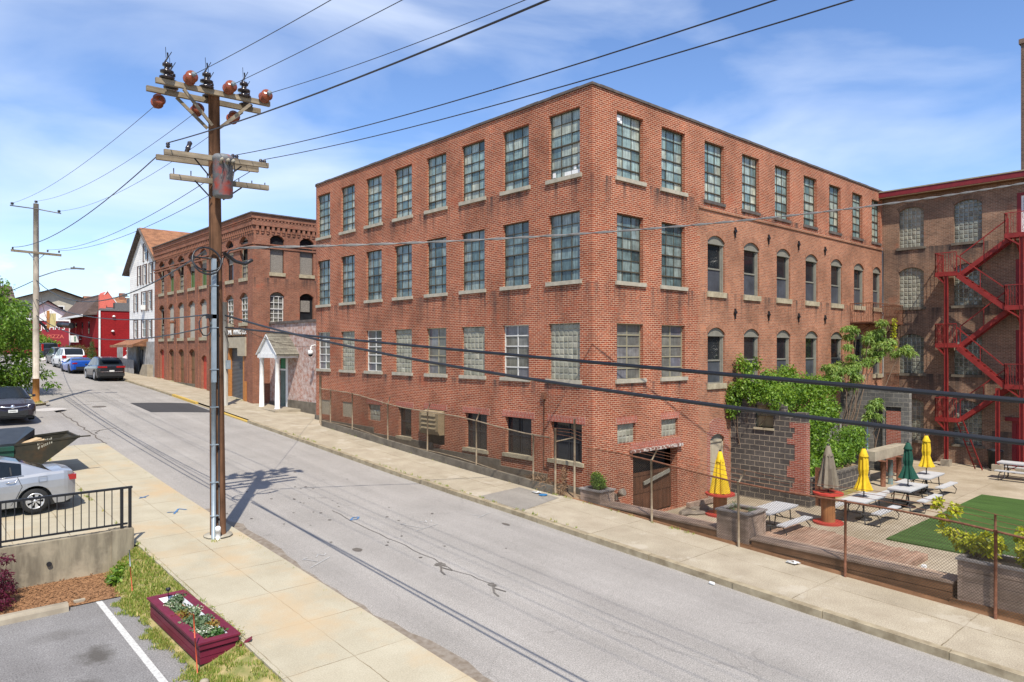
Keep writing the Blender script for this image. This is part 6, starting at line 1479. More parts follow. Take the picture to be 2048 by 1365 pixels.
b = MB(); b.box(8.3, 8.33, -1.78, -1.05, 1.93, 2.75); b.build('pane', M['pane_green'], r1); b = MB(); b.box(8.14, 8.45, -1.82, -1.0, 1.82, 1.9); b.build('sill', M['sill_stone'], r1)
r2 = thing('low_block_wall', 'low grey block retaining wall with a mossy foot behind the taller spool', 'wall', (11, -2.9, PZ))
b = MB(); b.box(8.6, 13.4, -3.02, -2.8, -1.2, .02); b.box(8.6, 13.45, -3.05, -2.75, .022, .10); b.box(13.45, 14.0, -3.02, -2.8, -1.2, .38); b.build('wall', BR['block'], r2)
b = MB(); b.box(8.65, 13.3, -3.10, -3.025, PZ, PZ + .16); b.build('mossy_foot', mnoise('moss', (.30, .24, .05), (.22, .19, .09), 5, .95), r2)
b = MB(); b.poly([(8.5, -2.8, -.02), (14, -2.8, -.02), (14, 0, .1), (8.5, 0, .1)]); b.build('fill', M['soil'], r2)
for i, (x, h, m) in enumerate(((8.75, .55, 'rust'), (9.75, .62, 'rust'))):
    t = thing('steel_post', 'pair of short dark steel posts by the tall spool, %s one' % ('nearer' if i == 0 else 'farther'), 'post', (x, -3.25, PZ), 0, 'short steel posts in the yard')
    b = MB(); b.box(x - .07, x + .07, -3.36, -3.345, PZ, h); b.box(x - .07, x + .07, -3.165, -3.15, PZ, h); b.box(x - .01, x + .01, -3.345, -3.165, PZ, h); b.build('section', M['rust'], t)
bm = thing('concrete_beam', 'broken concrete beam resting on rusty and teal steel posts', 'beam', (15.8, -3.0, .1))
b = MB(); b.box(13.9, 17.6, -3.25, -2.75, .22, .62); b.build('beam', M['concrete'], bm)
for i, (x, m, lab) in enumerate(((14.35, 'rust', 'rust brown steel post under the near end of the concrete beam'), (15.15, 'teal', 'teal painted steel post under the concrete beam'), (16.1, 'rust', 'rusty steel post in the middle under the concrete beam'), (17.1, 'teal', 'teal steel post under the far end of the concrete beam'))):
    t = thing('steel_post', lab, 'post', (x, -3.3, PZ), 0, 'short steel posts in the yard')
    b = MB(); b.tube([(x, -3.4, PZ), (x, -3.4, .2)], .105, 10); b.build('tube', M['rust'] if m == 'rust' else mnoise('teal_rust', (.09, .17, .17), (.15, .10, .07), 6, .8), t)
    b = MB(); b.box(x - .15, x + .15, -3.52, -3.1, .203, .22); b.build('cap_plate', M['rust'], t)
r3 = thing('ruined_wall', 'far grey block wall with a brick pier and broken doorway, shaded by the sumac', 'wall', (18.2, -1.5, PZ))
b = MB(); PV = Pmap('x', 18.2); facade(b, PV, -2.1, -.0, -1.2, 3.1, [(-1.95, -1.15, PZ, 2.2, 0)], .25); b.poly([(18.5, -3.1, -1.2), (18.5, 0, -1.2), (18.5, 0, 3.1), (18.5, -3.1, 3.1)]); b.box(18.2, 18.5, -2.1, 0, 3.1, 3.101)
b.box(18.203, 18.5, -3.1, -2.75, -1.2, 3.1); b.box(18.2, 18.5, -2.75, -2.1, 2.2, 3.1); b.build('wall', BR['block_light'], r3)
b = MB(); b.box(18.17, 18.52, -2.74, -2.12, -1.2, 2.0); b.build('brick_pier', BR['pier'], r3)
b = MB(); b.box(8.6, 18.1, -.10, -.004, -1.0, 1.7); b.box(17.0, 18.1, -.35, -.1, -1, 1.0); b.build('backing', mnoise('render_wall', (.30, .28, .255), (.20, .185, .17), 2, .9), r3)
b = MB(); b.tube([(18.1, -1.3, PZ), (18.1, -1.3, 2.1)], .035, 6); b.build('pipe', mplain('pale_blue_pipe', (.35, .5, .6), .5), r3)
wp = thing('plaster_ledge', 'grey stone ledge with flaking white plaster above the vines', 'ledge', (10.5, -.2, 3.0))
b = MB(); b.box(8.55, 12.6, -.35, -.06, 3.05, 3.3); b.build('ledge', M['coping'], wp); b = MB(); b.box(8.6, 12.5, -.3, -.06, 1.6, 3.04); b.build('plaster', M['white_paint'], wp)
# ------------------------------------------------------------------ red fire escape on the mill
fe = thing('fire_escape', 'red steel fire escape zigzagging up the mill wall', 'fire escape', (22.6, -4.5, PZ))
XF, XN = 22.15, 23.36
lvl = [(10.18, 'r'), (8.60, 'l'), (6.84, 'r'), (5.10, 'l'), (3.17, 'r'), (1.46, 'l')]
YL = (-3.87, -2.95); YRr = (-8.2, -5.85)
def scroll(b, P0, P1, z0, z1):
    """railing panel: uprights with s-scrolls between top and bottom rail"""
    a, c = Vector(P0), Vector(P1); L = (c - a).length; n = max(2, int(L / .11)); d = (c - a) / n
    b.bar((a.x, a.y, z1), (c.x, c.y, z1), .04, .04); b.bar((a.x, a.y, z0), (c.x, c.y, z0), .03, .05)
    for i in range(n + 1):
        p = a + d * i; w_ = .025 if i in (0, n) else .012; b.bar((p.x, p.y, z0), (p.x, p.y, z1), w_, w_, 0, (0, 1, 0))
    for i in range(0, n, 2):
        p = a + d * (i + .5); u = d.normalized(); pts = []
        for k in range(9):
            t = k / 8; off = .055 * math.sin(2 * math.pi * t * 1.5); pts.append((p.x + u.x * off, p.y + u.y * off, z0 + (z1 - z0) * (.05 + .9 * t)))
        b.tube(pts, .007, 4)
for z, s in lvl:
    ya, yb = YL if s == 'l' else YRr
    b = MB(); b.box(XF, XN, ya, yb, z - .05, z - .02); b.box(XF - .03, XF, ya, yb, z - .14, z + .02); b.box(XF, XN, ya - .03, ya, z - .14, z + .02); b.box(XF, XN, yb, yb + .03, z - .14, z + .02)
    la = b.build('landing', M['red_steel'], fe)
    b = MB(); scroll(b, (XF, ya, 0), (XF, yb, 0), z + .05, z + 1.02)
    if s == 'l': scroll(b, (XF, yb, 0), (XN, yb, 0), z + .05, z + 1.02)
    else: scroll(b, (XF, yb, 0), (XF + .45, yb, 0), z + .05, z + 1.02)
    b.build('railing', M['red_steel'], la)
    b = MB(); yy = yb - .2 if s == 'l' else yb - .35
    b.bar((XF + .05, yy, z - .1), (XN, yy, z - .75), .05, .06)
    b.bar((XF, (-3.42 if s == 'l' else -6.5) + .06, z - .5), (XF, (yb if s == 'l' else yb) - .05, z - .1), .05, .06); b.build('bracket', M['red_steel'], la)
for (z0, s0), (z1, s1) in zip(lvl, lvl[1:]):
    y0_, y1_ = (YRr[1], YL[0]) if s0 == 'r' else (YL[0], YRr[1]); x = (XN - .33) if s0 == 'r' else (XF + .33)
    b = MB()
    for dx in (-.27, .27): b.bar((x + dx, y0_, z0 - .12), (x + dx, y1_, z1 - .05), .04, .21)
    n = 8
    for k in range(1, n): t = k / n; yy, zz_ = y0_ + (y1_ - y0_) * t, z0 + (z1 - z0) * t; b.box(x - .25, x + .25, yy - .1, yy + .1, zz_ - .03, zz_)
    f_ = b.build('stair_flight', M['red_steel'], fe)
    b = MB(); dx = -.27 if s0 == 'l' else -.27
    b.bar((x + dx, y0_, z0 + .85), (x + dx, y1_, z1 + .9), .04, .05); b.bar((x + dx, y0_, z0 - .02), (x + dx, y0_, z0 + .87), .035, .035, 0, (0, 1, 0)); b.bar((x + dx, y1_, z1), (x + dx, y1_, z1 + .92), .035, .035, 0, (0, 1, 0))
    b.bar((x + dx, (y0_ + y1_) / 2, (z0 + z1) / 2 - .05), (x + dx, (y0_ + y1_) / 2, (z0 + z1) / 2 + .88), .03, .03, 0, (0, 1, 0)); b.build('handrail', M['red_steel'], f_)
for x, y, zt in ((XF + .05, -3.42, 8.5), (XF + .1, -5.55, 3.05), (XF + .05, -6.5, 10.1)):
    b = MB(); b.box(x - .08, x + .08, y - .075, y - .06, PZ + .3, zt); b.box(x - .08, x + .08, y + .06, y + .075, PZ + .3, zt); b.box(x - .01, x + .01, y - .06, y + .06, PZ + .3, zt); b.build('column', M['red_steel'], fe)
    b = MB(); b.box(x - .2, x + .2, y - .2, y + .2, PZ, PZ + .32); b.build('footing', M['concrete'], fe)
b = MB(); A, B = Vector((22.3, -3.95, 1.45)), Vector((22.0, -4.85, PZ + .02))
for d in (-.17, .17): b.bar((A.x + d * .5, A.y + d, A.z), (B.x + d * .5, B.y + d, B.z), .03, .05)
for k in range(1, 9): t = k / 9; p = A + (B - A) * t; b.tube([(p.x - .085, p.y - .17, p.z), (p.x + .085, p.y + .17, p.z)], .012, 5)
b.build('drop_ladder', M['red_steel'], fe)
tc_ = thing('trash_bin', 'black bin standing against the mill by the red door', 'bin', (22.9, -5.3, PZ))
b = MB(); b.lathe([(.26, 0), (.31, .85), (.34, .86), (.34, .92), (.0, 1.0)], (22.9, -5.3, PZ), 14); b.build('body', M['lid'], tc_)
# ------------------------------------------------------------------ iron balcony on the factory's last bays
bal = thing('balcony', 'rusty wrought iron balcony hanging on the old brick wall near the mill', 'balcony', (21.3, -.5, 6.2))
b = MB(); b.box(19.3, 23.2, -1.1, -.003, 6.15, 6.2); b.build('floor', M['rust'], bal)
b = MB(); scroll(b, (19.3, -1.1, 0), (23.2, -1.1, 0), 6.22, 7.15); scroll(b, (19.3, -1.1, 0), (19.3, 0, 0), 6.22, 7.15); scroll(b, (23.2, -1.1, 0), (23.2, 0, 0), 6.22, 7.15); b.build('railing', M['rust'], bal)
for x in (19.5, 21.2, 23.0):
    b = MB(); b.tube([(x, -1.0, 6.12), (x, -.55, 5.85), (x, -.2, 5.55), (x, -.02, 5.2)], .022, 6); b.tube([(x, -1.05, 6.12), (x, -.02, 6.12)], .02, 6); b.build('bracket', M['rust'], bal)
b = MB(); scroll(b, (21.5, -.9, 0), (23.2, -.9, 0), 2.95, 3.6); b.build('lower_railing', M['rust'], bal)
b = MB(); b.tube([(19.35, -.06, 6.1), (19.35, -.06, 2.6)], .035, 6); b.build('downpipe', M['rust'], bal)
# ------------------------------------------------------------------ retaining wall, railing and the things on the near side
rw = thing('retaining_wall', 'stained grey concrete retaining wall with a weep hole', 'wall', (-15, 3.1, -.3))
b = MB(); b.box(-40, -12.95, 2.95, 3.2, -.9, .76); b.box(-12.952, -12.5, 2.90, 3.25, -.9, .78); b.build('wall', mnoise('stained_wall', (.30, .255, .175), (.15, .125, .088), 1.6, .93, bmp=.35, stretch=(3, 3, .6), c3=(.37, .31, .215), s3=1.1), rw)
b = MB(); b.lathe([(.05, 0), (.05, .05)], (-14.15, 2.9, .28), 12, 0, 'y'); b.build('weep_hole', M['cable'], rw)
rl = thing('railing', 'black iron railing with thin pickets on the concrete retaining wall', 'railing', (-14, 3.1, .76))
for x in (-12.72, -12.55, -15.0, -17.3, -19.6):
    b = MB(); b.box(x - .03, x + .03, 3.02, 3.08, .76, 1.68); b.build('post', M['black_metal'], rl)
b = MB(); b.box(-21, -12.5, 3.02, 3.08, 1.682, 1.73); b.build('top_rail', M['black_metal'], rl); b = MB(); b.box(-21, -12.6, 3.03, 3.07, .86, .90); b.build('bottom_rail', M['black_metal'], rl)
x = -12.92
while x > -21:
    if min(abs(x + 15), abs(x + 17.3)) > .06:
        b = MB(); b.box(x - .009, x + .009, 3.04, 3.058, .9, 1.68); b.build('picket', M['black_metal'], rl)
    x -= .152
ws = thing('wheel_stop', 'pale concrete wheel stop in front of the mulch bed', 'wheel stop', (-15, 1.25, LOTZ))
b = MB(); b.prism([(1.12, LOTZ), (1.38, LOTZ), (1.36, LOTZ + .09), (1.31, LOTZ + .15), (1.19, LOTZ + .15), (1.14, LOTZ + .09)], 'x', -16.0, -14.1); b.build('block', M['concrete'], ws)
cs = thing('concrete_fragment', 'small broken piece of pale concrete at the edge of the mulch', 'stone', (-13.85, 1.5, LOTZ)); b = MB(); b.box(-13.95, -13.75, 1.47, 1.57, LOTZ, LOTZ + .07); b.build('piece', M['concrete'], cs)
fb = thing('flower_box', 'dark maroon timber flower box with white liner on the grass strip', 'planter', (-12.78, -1.9, -.1))
xa, xb, ya, yb, zb0, zt = -13.07, -12.49, -3.27, -.52, -.15, .21
b = MB()
for i in range(3):
    za = zb0 + .11 * i; b.box(xa, xa + .03, ya + .03, yb - .03, za, za + .10); b.box(xb - .03, xb, ya + .03, yb - .03, za, za + .10); b.box(xa, xb, ya, ya + .028, za, za + .10); b.box(xa, xb, yb - .028, yb, za, za + .10)
b.build('boards', M['maroon_paint'], fb)
b = MB(); z1 = zt - .03; b.box(xa - .05, xa + .10, ya - .05, yb + .05, z1, zt); b.box(xb - .10, xb + .05, ya - .05, yb + .05, z1, zt); b.box(xa + .1, xb - .1, ya - .05, ya + .10, z1, zt); b.box(xa + .1, xb - .1, yb - .1, yb + .05, z1, zt)
b.box(xa - .02, xb + .02, ya - .03, ya - .002, z1 - .09, z1 - .004); b.build('rim', M['maroon_paint'], fb)
b = MB(); b.poly([(xa + .1, yb - .1, zt - .02), (xb - .1, yb - .1, zt - .02), (xb - .12, yb - .32, zt - .16), (xa + .12, yb - .26, zt - .14)]); b.poly([(xb - .1, ya + .1, zt - .01), (xb - .1, yb - .1, zt - .01), (xb - .16, yb - .1, zt - .13), (xb - .14, ya + .1, zt - .1)]); b.poly([(xa + .1, ya + .1, zt - .01), (xa + .1, yb - .1, zt - .01), (xa + .14, yb - .1, zt - .1), (xa + .13, ya + .1, zt - .1)])
b.build('liner', M['liner'], fb); b = MB(); b.box(xa + .03, xb - .03, ya + .03, yb - .03, zt - .15, zt - .1); b.build('bark', M['mulch'], fb)
pl = thing('plank', 'short maroon plank lying on the grass beside the flower box', 'plank', (-12.5, -3.5, 0)); b = MB(); b.bar((-12.5, -3.3, -.02), (-12.30, -3.42, .12), .10, .025); b.build('board', M['maroon_paint'], pl)
for x, y, z0, h, lab in ((-12.98, 1.1, -.1, .85, 'thin orange driveway stake with a silver tip beyond the flower box'), (-13.16, -3.42, -.2, .92, 'thin orange driveway stake at the near corner of the flower box')):
    t = thing('driveway_stake', lab, 'stake', (x, y, z0)); b = MB(); b.tube([(x, y, z0), (x - .03, y + .03, z0 + h * .6)], .009, 6); b.build('rod', M['stake'], t); b = MB(); b.tube([(x - .03, y + .03, z0 + h * .6), (x - .045, y + .045, z0 + h)], .011, 6); b.build('tip', M['galv'] if y > 0 else M['stake'], t)
slr = thing('garden_light', 'small black solar garden light stuck in the flower box', 'lamp', (-12.82, -.75, zt - .1)); b = MB(); b.tube([(-12.82, -.75, zt - .1), (-12.82, -.75, zt + .14)], .008, 5); b.build('stem', M['black_metal'], slr); b = MB(); b.lathe([(.02, 0), (.04, .02), (.045, .06), (0, .07)], (-12.82, -.75, zt + .12), 8); b.build('head', M['black_metal'], slr)
stn = thing('stone', 'pale round stone in the grass at the near end of the flower box', 'stone', (-13.2, -3.85, -.2)); b = MB(); b.lathe([(.05, 0), (.08, .04), (.05, .08), (0, .09)], (-13.2, -3.85, -.22), 8); b.build('rock', M['concrete'], stn)
# litter
for nm, lab, x, y, z, m, sh in (('litter', 'crumpled white paper litter on the grey pavement patch', -1.3, 1.2, zs(-1.5, 1.2) + .02, 'paper', 'paper'), ('plastic_lid', 'blue plastic lid lying on the grey pavement patch', -1.35, .85, zs(-1.5, .9) + .02, 'blue_plastic', 'lid'), ('litter', 'white drink can lying in the gutter at the right kerb', -3.45, -6.5, zr(-6.5) + .03, 'paper', 'can'), ('litter', 'white wrapper on the pavement under the fence', -1.0, -7.1, zs(-1, -7.1) + .02, 'paper', 'paper'), ('carton', 'small white carton left on the yard concrete by the deck', 3.3, -8.5, PZ, 'paper', 'box')):
    t = thing(nm, lab, 'litter', (x, y, z)); b = MB()
    if sh == 'lid': b.lathe([(.14, 0), (.14, .015), (.11, .02), (0, .02)], (x, y, z), 14)
    elif sh == 'can': b.lathe([(.025, -.06), (.033, -.05), (.033, .05), (.025, .06)], (x, y, z + .01), 10, 0, 'y')
    elif sh == 'box': b.box(x - .06, x + .06, y - .05, y + .05, z, z + .14); b.box(x - .02, x + .02, y - .052, y - .05, z + .05, z + .09, 0)
    else:
        for k in range(5): a = k * 1.3; b.poly([(x + .12 * math.cos(a), y + .3 * math.sin(a) * .5, z + .01 * k), (x + .14 * math.cos(a + 1.2), y + .2 * math.sin(a + 1.2), z + .02), (x + .1 * math.cos(a + 2.6), y + .16 * math.sin(a + 2.6), z + .05 - .005 * k)])
    b.build({'paper': 'sheet', 'lid': 'disc', 'can': 'can_body', 'box': 'carton_body'}[sh], M[m], t)
# ------------------------------------------------------------------ vehicles (x forward, origin on the ground under the middle)
def car(name, label, cat, loc, rotz, paint, L, W, H, wb, wr, belt, roof, sill=.2, group=None, rim='rim', tumble=.80, pillars=(), plate=True, rear='sedan', dark_low=False):
    """belt: [(x, z)] top of the body along its length; roof: [(x, z)] greenhouse outline from rear to windscreen foot"""
    t = thing(name, label, cat, loc, rotz, group); hl = L / 2; axles = (-wb / 2, wb / 2)
    def hw(x):
        s = min(1, abs(x) / hl); return W / 2 * (1 - .05 * s ** 3 - .17 * max(0, (s - .86) / .14) ** 2)
    def zb(x):
        e = max(0, (abs(x) / hl - .88) / .12); z = sill + .10 * e
        for a in axles:
            d = abs(x - a); ra = wr + .075
            if d < ra: z = max(z, wr + math.sqrt(ra * ra - d * d) * .98)
        return z
    xs = sorted(set([-hl + L * i / 46 for i in range(47)] + [a + (wr + .075) * math.cos(math.pi * k / 14) for a in axles for k in range(15)] + [p[0] for p in belt]))
    body, trim = MB(), MB(); rows = []
    for x in xs:
        zt, w, lo = lerp_tab(belt, x), hw(x), zb(x); h = zt - sill
        pr = [(.94, lo), (.985, max(lo + .005, sill + .22 * h)), (1.0, max(lo + .01, sill + .52 * h)), (.995, max(lo + .015, sill + .74 * h)), (.965, max(lo + .02, sill + .92 * h)), (.90, zt), (.55, zt + .02), (0, zt + .03)]
        rows.append([(x, w * k, z) for k, z in pr] + [(x, -w * k, z) for k, z in reversed(pr[:-1])])
    n = len(rows[0])
    for A, B in zip(rows, rows[1:]):
        for i in range(n - 1): body.poly([A[i], B[i], B[i + 1], A[i + 1]], 0, None, True)
    for row in (rows[0], rows[-1]):
        c = (row[0][0] + (.03 if row is rows[-1] else -.03), 0, (row[0][2] + row[7][2]) / 2)
        for i in range(n): body.poly([row[i], row[(i + 1) % n], c], 0, None, True)
    rx = sorted(set([roof[0][0] + (roof[-1][0] - roof[0][0]) * i / 26 for i in range(27)] + [p[0] for p in roof] + [v for p in pillars for v in p]))
    zmax = max(p[1] for p in roof); gl, G_ = MB(), []
    for x in rx:
        zr_, zt, w = lerp_tab(roof, x), lerp_tab(belt, x), hw(x); k = min(1, max(0, (zr_ - zt) / (zmax - lerp_tab(belt, 0)))); wt = w * (.90 - (.90 - tumble) * k)
        G_.append([(x, w * .90, zt - .01), (x, wt, max(zt, zr_ - .07 * k)), (x, wt * .90, zr_ - .012 * k), (x, 0, zr_ + .02 * k)] + [(x, -wt * .90, zr_ - .012 * k), (x, -wt, max(zt, zr_ - .07 * k)), (x, -w * .90, zt - .01)])
    rf0 = min(p[0] for p in roof if p[1] > zmax - .12); rf1 = max(p[0] for p in roof if p[1] > zmax - .12)
    for A, B in zip(G_, G_[1:]):
        xm = (A[0][0] + B[0][0]) / 2; flat = rf0 - .02 < xm < rf1 + .02
        for i in range(6):
            side = i in (0, 5); rail = i in (1, 4)
            if side: m = not (any(a < xm < b for a, b in pillars))
            elif rail: m = False
            else: m = not flat
            (gl if m else body).poly([A[i], B[i], B[i + 1], A[i + 1]], 0, None, True)
    bo = body.build('body', M[paint], t, True); gl.build('window_glass', M['car_glass'], t, True)
    # dark underbody and wheel wells
    b = MB(); b.box(-hl + .12, hl - .12, -W / 2 + .16, W / 2 - .16, .16, max(.35, wr + .3)); b.build('underbody', M['trim_black'], t, True)
    if dark_low:
        b = MB(); b.box(-hl - .015, -hl + .35, -W / 2 + .10, W / 2 - .10, .30, .52); b.build('bumper', M['trim_black'], t, True)
        b = MB(); b.box(-wb / 2 + wr + .1, wb / 2 - wr - .1, -W / 2 - .004, W / 2 + .004, sill, sill + .14); b.build('cladding', M['trim_black'], t, True)
    for a in axles:
        for s in (-1, 1):
            b = MB(); yo = s * (W / 2 - .015); b.lathe([(wr * .62, -.10 * 1), (wr * .93, -.105), (wr, -.08), (wr, .08), (wr * .93, .105), (wr * .62, .10)], (a, yo - s * .10, wr), 24, 0, 'y'); wo = b.build('wheel', M['tyre'], t, True)
            b = MB(); yy = yo + s * .004
            b.lathe([(wr * .64, -.02 * s), (wr * .60, .005 * s), (wr * .55, -.03 * s), (0, -.035 * s)], (a, yy, wr), 24, 1, 'y')
            for k in range(7):
                an = 2 * math.pi * k / 7
                c_, s_ = math.cos(an), math.sin(an); c2, s2 = math.cos(an + .27), math.sin(an + .27); c3, s3 = math.cos(an - .27), math.sin(an - .27); q = wr * .60; e = .09
                b.poly([(a + c3 * q * .16, yy + s * .006, wr + s3 * q * .16), (a + c3 * q, yy + s * .003, wr + s3 * q), (a + c2 * q, yy + s * .003, wr + s2 * q), (a + c2 * q * .16, yy + s * .006, wr + s2 * q * .16)], 0)
            b.lathe([(wr * .66, 0), (wr * .66, .008 * s), (wr * .57, .010 * s), (wr * .57, 0)], (a, yy, wr), 24, 0, 'y'); b.lathe([(wr * .14, .005 * s), (wr * .12, .016 * s), (0, .018 * s)], (a, yy, wr), 12, 0, 'y')
            b.build('rim', [M[rim], M['trim_black']], wo, True)
    zt0 = lerp_tab(belt, -hl); zt1 = lerp_tab(belt, hl)
    for s in (-1, 1):
        x = roof[-1][0] - .35; b = MB(); b.lathe([(0, -.10), (.07, -.07), (.09, 0), (.07, .07), (0, .10)], (x, s * (hw(x) + .07), lerp_tab(belt, x) + .08), 10, 0, 'x', True, Matrix.Diagonal((1, .8, .75, 1))); b.bar((x, s * hw(x) * .9, lerp_tab(belt, x) + .02), (x, s * (hw(x) + .04), lerp_tab(belt, x) + .05), .05, .04); b.build('wing_mirror', M[paint], t, True)
    if plate:
        b = MB(); b.box(-hl - .045, -hl - .03, -.16, .16, .52 if rear != 'suv' else .62, .63 if rear != 'suv' else .73); b.build('number_plate', M['plate'], t, True)
    return t, hw, zb
def tails(t, spec, m='tail'):
    for (x0, x1, y0, y1, z0, z1) in spec:
        for s in (-1, 1):
            b = MB(); ya, yb = sorted((s * y0, s * y1)); b.box(x0, x1, ya, yb, z0, z1); b.build('tail_lamp', M[m], t, True)

def seam(t, pts, m='trim_black', r=.006, name='seam'):
    b = MB(); b.tube(pts, r, 4); return b.build(name, M[m], t, True)
# silver sedan, tail to the pavement, side-on
CX_, CY_ = -15.14, 7.75
sed, hw, zb = car('silver_sedan', 'silver sedan parked with its tail to the pavement behind the black railing', 'car', (CX_, CY_, zs(CX_, CY_)), R(180), 'silver_car', 4.46, 1.76, 1.47, 2.60, .315,
    [(-2.23, .90), (-2.17, .98), (-1.95, 1.03), (-1.55, 1.02), (-.6, .96), (.6, .91), (1.1, .89), (1.7, .80), (2.15, .66), (2.23, .52)],
    [(-1.70, 1.03), (-1.45, 1.13), (-.98, 1.34), (-.55, 1.45), (0, 1.475), (.30, 1.45), (.6, 1.36), (1.25, .92)], pillars=((-1.75, -1.02), (-.08, .02), (.62, 1.3)), tumble=.70)
tails(sed, [(-2.235, -2.0, .58, .80, .77, .91)])
for s in (-1, 1):
    w_ = lambda x, z: s * (hw(x) * (.997 if z < .8 else .985) + .004)
    seam(sed, [(-.92, w_(-.92, .9), .98), (-1.02, w_(-1.02, .7), .72), (-.90, w_(-.9, .5), .45), (-.78, w_(-.78, .3), .26)]); seam(sed, [(-.02, w_(0, .9), .95), (0, w_(0, .6), .6), (0, w_(0, .3), .26)]); seam(sed, [(1.02, w_(1, .9), .9), (1.02, w_(1, .5), .3)])
    for x in (-.78, .22):
        b = MB(); b.tube([(x - .10, s * (hw(x) + .0), .86), (x - .05, s * (hw(x) + .025), .865), (x + .05, s * (hw(x) + .025), .865), (x + .10, s * hw(x), .86)], .016, 6); b.build('door_handle', M['chrome'], sed, True)
    b = MB(); b.tube([(-1.06, s * hw(-1.06) * .925, 1.0), (-.5, s * hw(0) * .915, .975), (.6, s * hw(.6) * .915, .935)], .010, 4); b.build('window_trim', M['chrome'], sed, True)
    b = MB(); b.bar((-.78, s * .70, 1.22), (-.80, s * .775, 1.02), .03, .015, 0, (0, 1, 0)); b.build('window_post', M['trim_black'], sed, True)
b = MB(); b.tube([(-1.38, .885, .80), (-1.38, .885, .93), (-1.56, .88, .93), (-1.56, .88, .80), (-1.38, .885, .80)], .004, 4); b.build('fuel_flap', M['trim_black'], sed, True)
b = MB(); b.box(-2.28, -2.24, -.5, .5, .80, .86); b.build('trunk_trim', M['chrome'], sed, True)
# dark sedan facing us on the driveway
dk_, hw, zb = car('dark_sedan', 'dark plum sedan facing the camera on the asphalt driveway at the left edge', 'car', (-12.45, 24.9, zs(-12.5, 24.9) - .02), R(-90), 'plum_car', 4.95, 1.84, 1.46, 2.82, .33,
    [(-2.47, .95), (-2.3, 1.05), (-1.7, 1.08), (.6, 1.0), (1.1, .99), (1.8, .91), (2.25, .78), (2.47, .58)], [(-1.9, 1.08), (-1.1, 1.38), (-.5, 1.46), (0, 1.465), (.3, 1.44), (1.25, 1.0)], pillars=((-1.95, -1.2), (-.1, .0), (.55, 1.3)), tumble=.72, plate=False)
b = MB(); b.box(2.44, 2.50, -.56, .56, .30, .50); b.tube([(2.46, -.60, .52), (2.50, -.45, .26), (2.51, .45, .26), (2.46, .60, .52)], .012, 5); b.build('lower_grille', M['trim_black'], dk_, True)
b = MB(); b.tube([(2.30, -.66, .74), (2.46, -.4, .685), (2.50, 0, .66), (2.46, .4, .685), (2.30, .66, .74)], .024, 6); b.lathe([(.085, 0), (.08, .02), (0, .025)], (2.47, 0, .69), 14, 0, 'x'); b.build('chrome_bar', M['chrome'], dk_, True)
for s in (-1, 1):
    b = MB(); p = [(2.31, s * .50, .71), (2.16, s * .82, .78), (2.20, s * .845, .68), (2.40, s * .56, .63)]; b.poly([(x + .025, y, z + .015) for x, y, z in p]); b.poly([(x - .05, y, z) for x, y, z in p])
    for i in range(4): q, w = p[i], p[(i + 1) % 4]; b.poly([(q[0] + .025, q[1], q[2] + .015), (w[0] + .025, w[1], w[2] + .015), (w[0] - .05, w[1], w[2]), (q[0] - .05, q[1], q[2])])
    b.build('headlight', M['lamp_clear'], dk_, True)
    b = MB(); b.box(2.33, 2.40, min(s * .58, s * .8), max(s * .58, s * .8), .30, .44); b.build('fog_light', M['chrome'], dk_, True)
b = MB(); b.box(2.50, 2.525, -.17, .17, .44, .56); b.build('number_plate', M['plate'], dk_, True)
b = MB()
for k in range(6): b.box(2.526, 2.529, -.12 + .042 * k, -.10 + .042 * k, .475, .525)
b.build('plate_characters', M['trim_black'], dk_, True)
# black crossover by the right kerb
sv, hw, zb = car('black_crossover', 'black crossover parked at the right kerb with a white rear plate', 'car', (-4.2, 44.6, zr(44.6) + .03), R(90), 'black_car', 4.65, 1.88, 1.67, 2.72, .36,
    [(-2.32, .98), (-2.25, 1.08), (-1.6, 1.09), (.6, 1.03), (1.2, 1.02), (1.9, .93), (2.25, .78), (2.32, .6)], [(-2.15, 1.09), (-1.75, 1.50), (-1.45, 1.62), (-.5, 1.68), (0, 1.68), (.3, 1.64), (1.2, 1.03)], pillars=((-2.2, -1.72), (-.95, -.87), (.02, .1), (.6, 1.25)), tumble=.74, rear='suv', dark_low=True)
tails(sv, [(-2.345, -2.15, .30, .88, .90, 1.02)])
b = MB(); b.box(-2.36, -2.33, -.72, .72, .60, .64); b.build('bumper_trim', M['chrome'], sv, True)
b = MB(); b.box(-2.31, -1.9, -.62, .62, 1.585, 1.61); b.build('spoiler', M['black_car'], sv, True)
bt = thing('blue_cargo_bag', 'blue cargo seen over the roof of the black crossover', 'cargo', (-3.5, 48.3, zr(48) + 1.22))
# low blue sports car
bl, hw, zb = car('blue_sports_car', 'low bright blue sports car parked between the black crossover and the white SUV', 'car', (-4.3, 52.9, zr(52.9) + .03), R(90), 'blue_car', 4.55, 1.95, 1.25, 2.72, .34,
    [(-2.27, .90), (-2.1, .98), (-1.4, 1.0), (-.8, .93), (.2, .82), (1.2, .83), (1.8, .72), (2.27, .5)], [(-1.7, .98), (-.9, 1.16), (-.35, 1.24), (0, 1.23), (.3, 1.15), (1.0, .83)], pillars=((-1.8, -.75), (.45, 1.1)), tumble=.66, plate=False, rim='rim_dark')
tails(bl, [(-2.30, -2.15, .52, .86, .74, .84)])
b = MB(); b.box(-2.31, -2.2, -.6, .6, .32, .52); b.build('diffuser', M['trim_black'], bl, True)
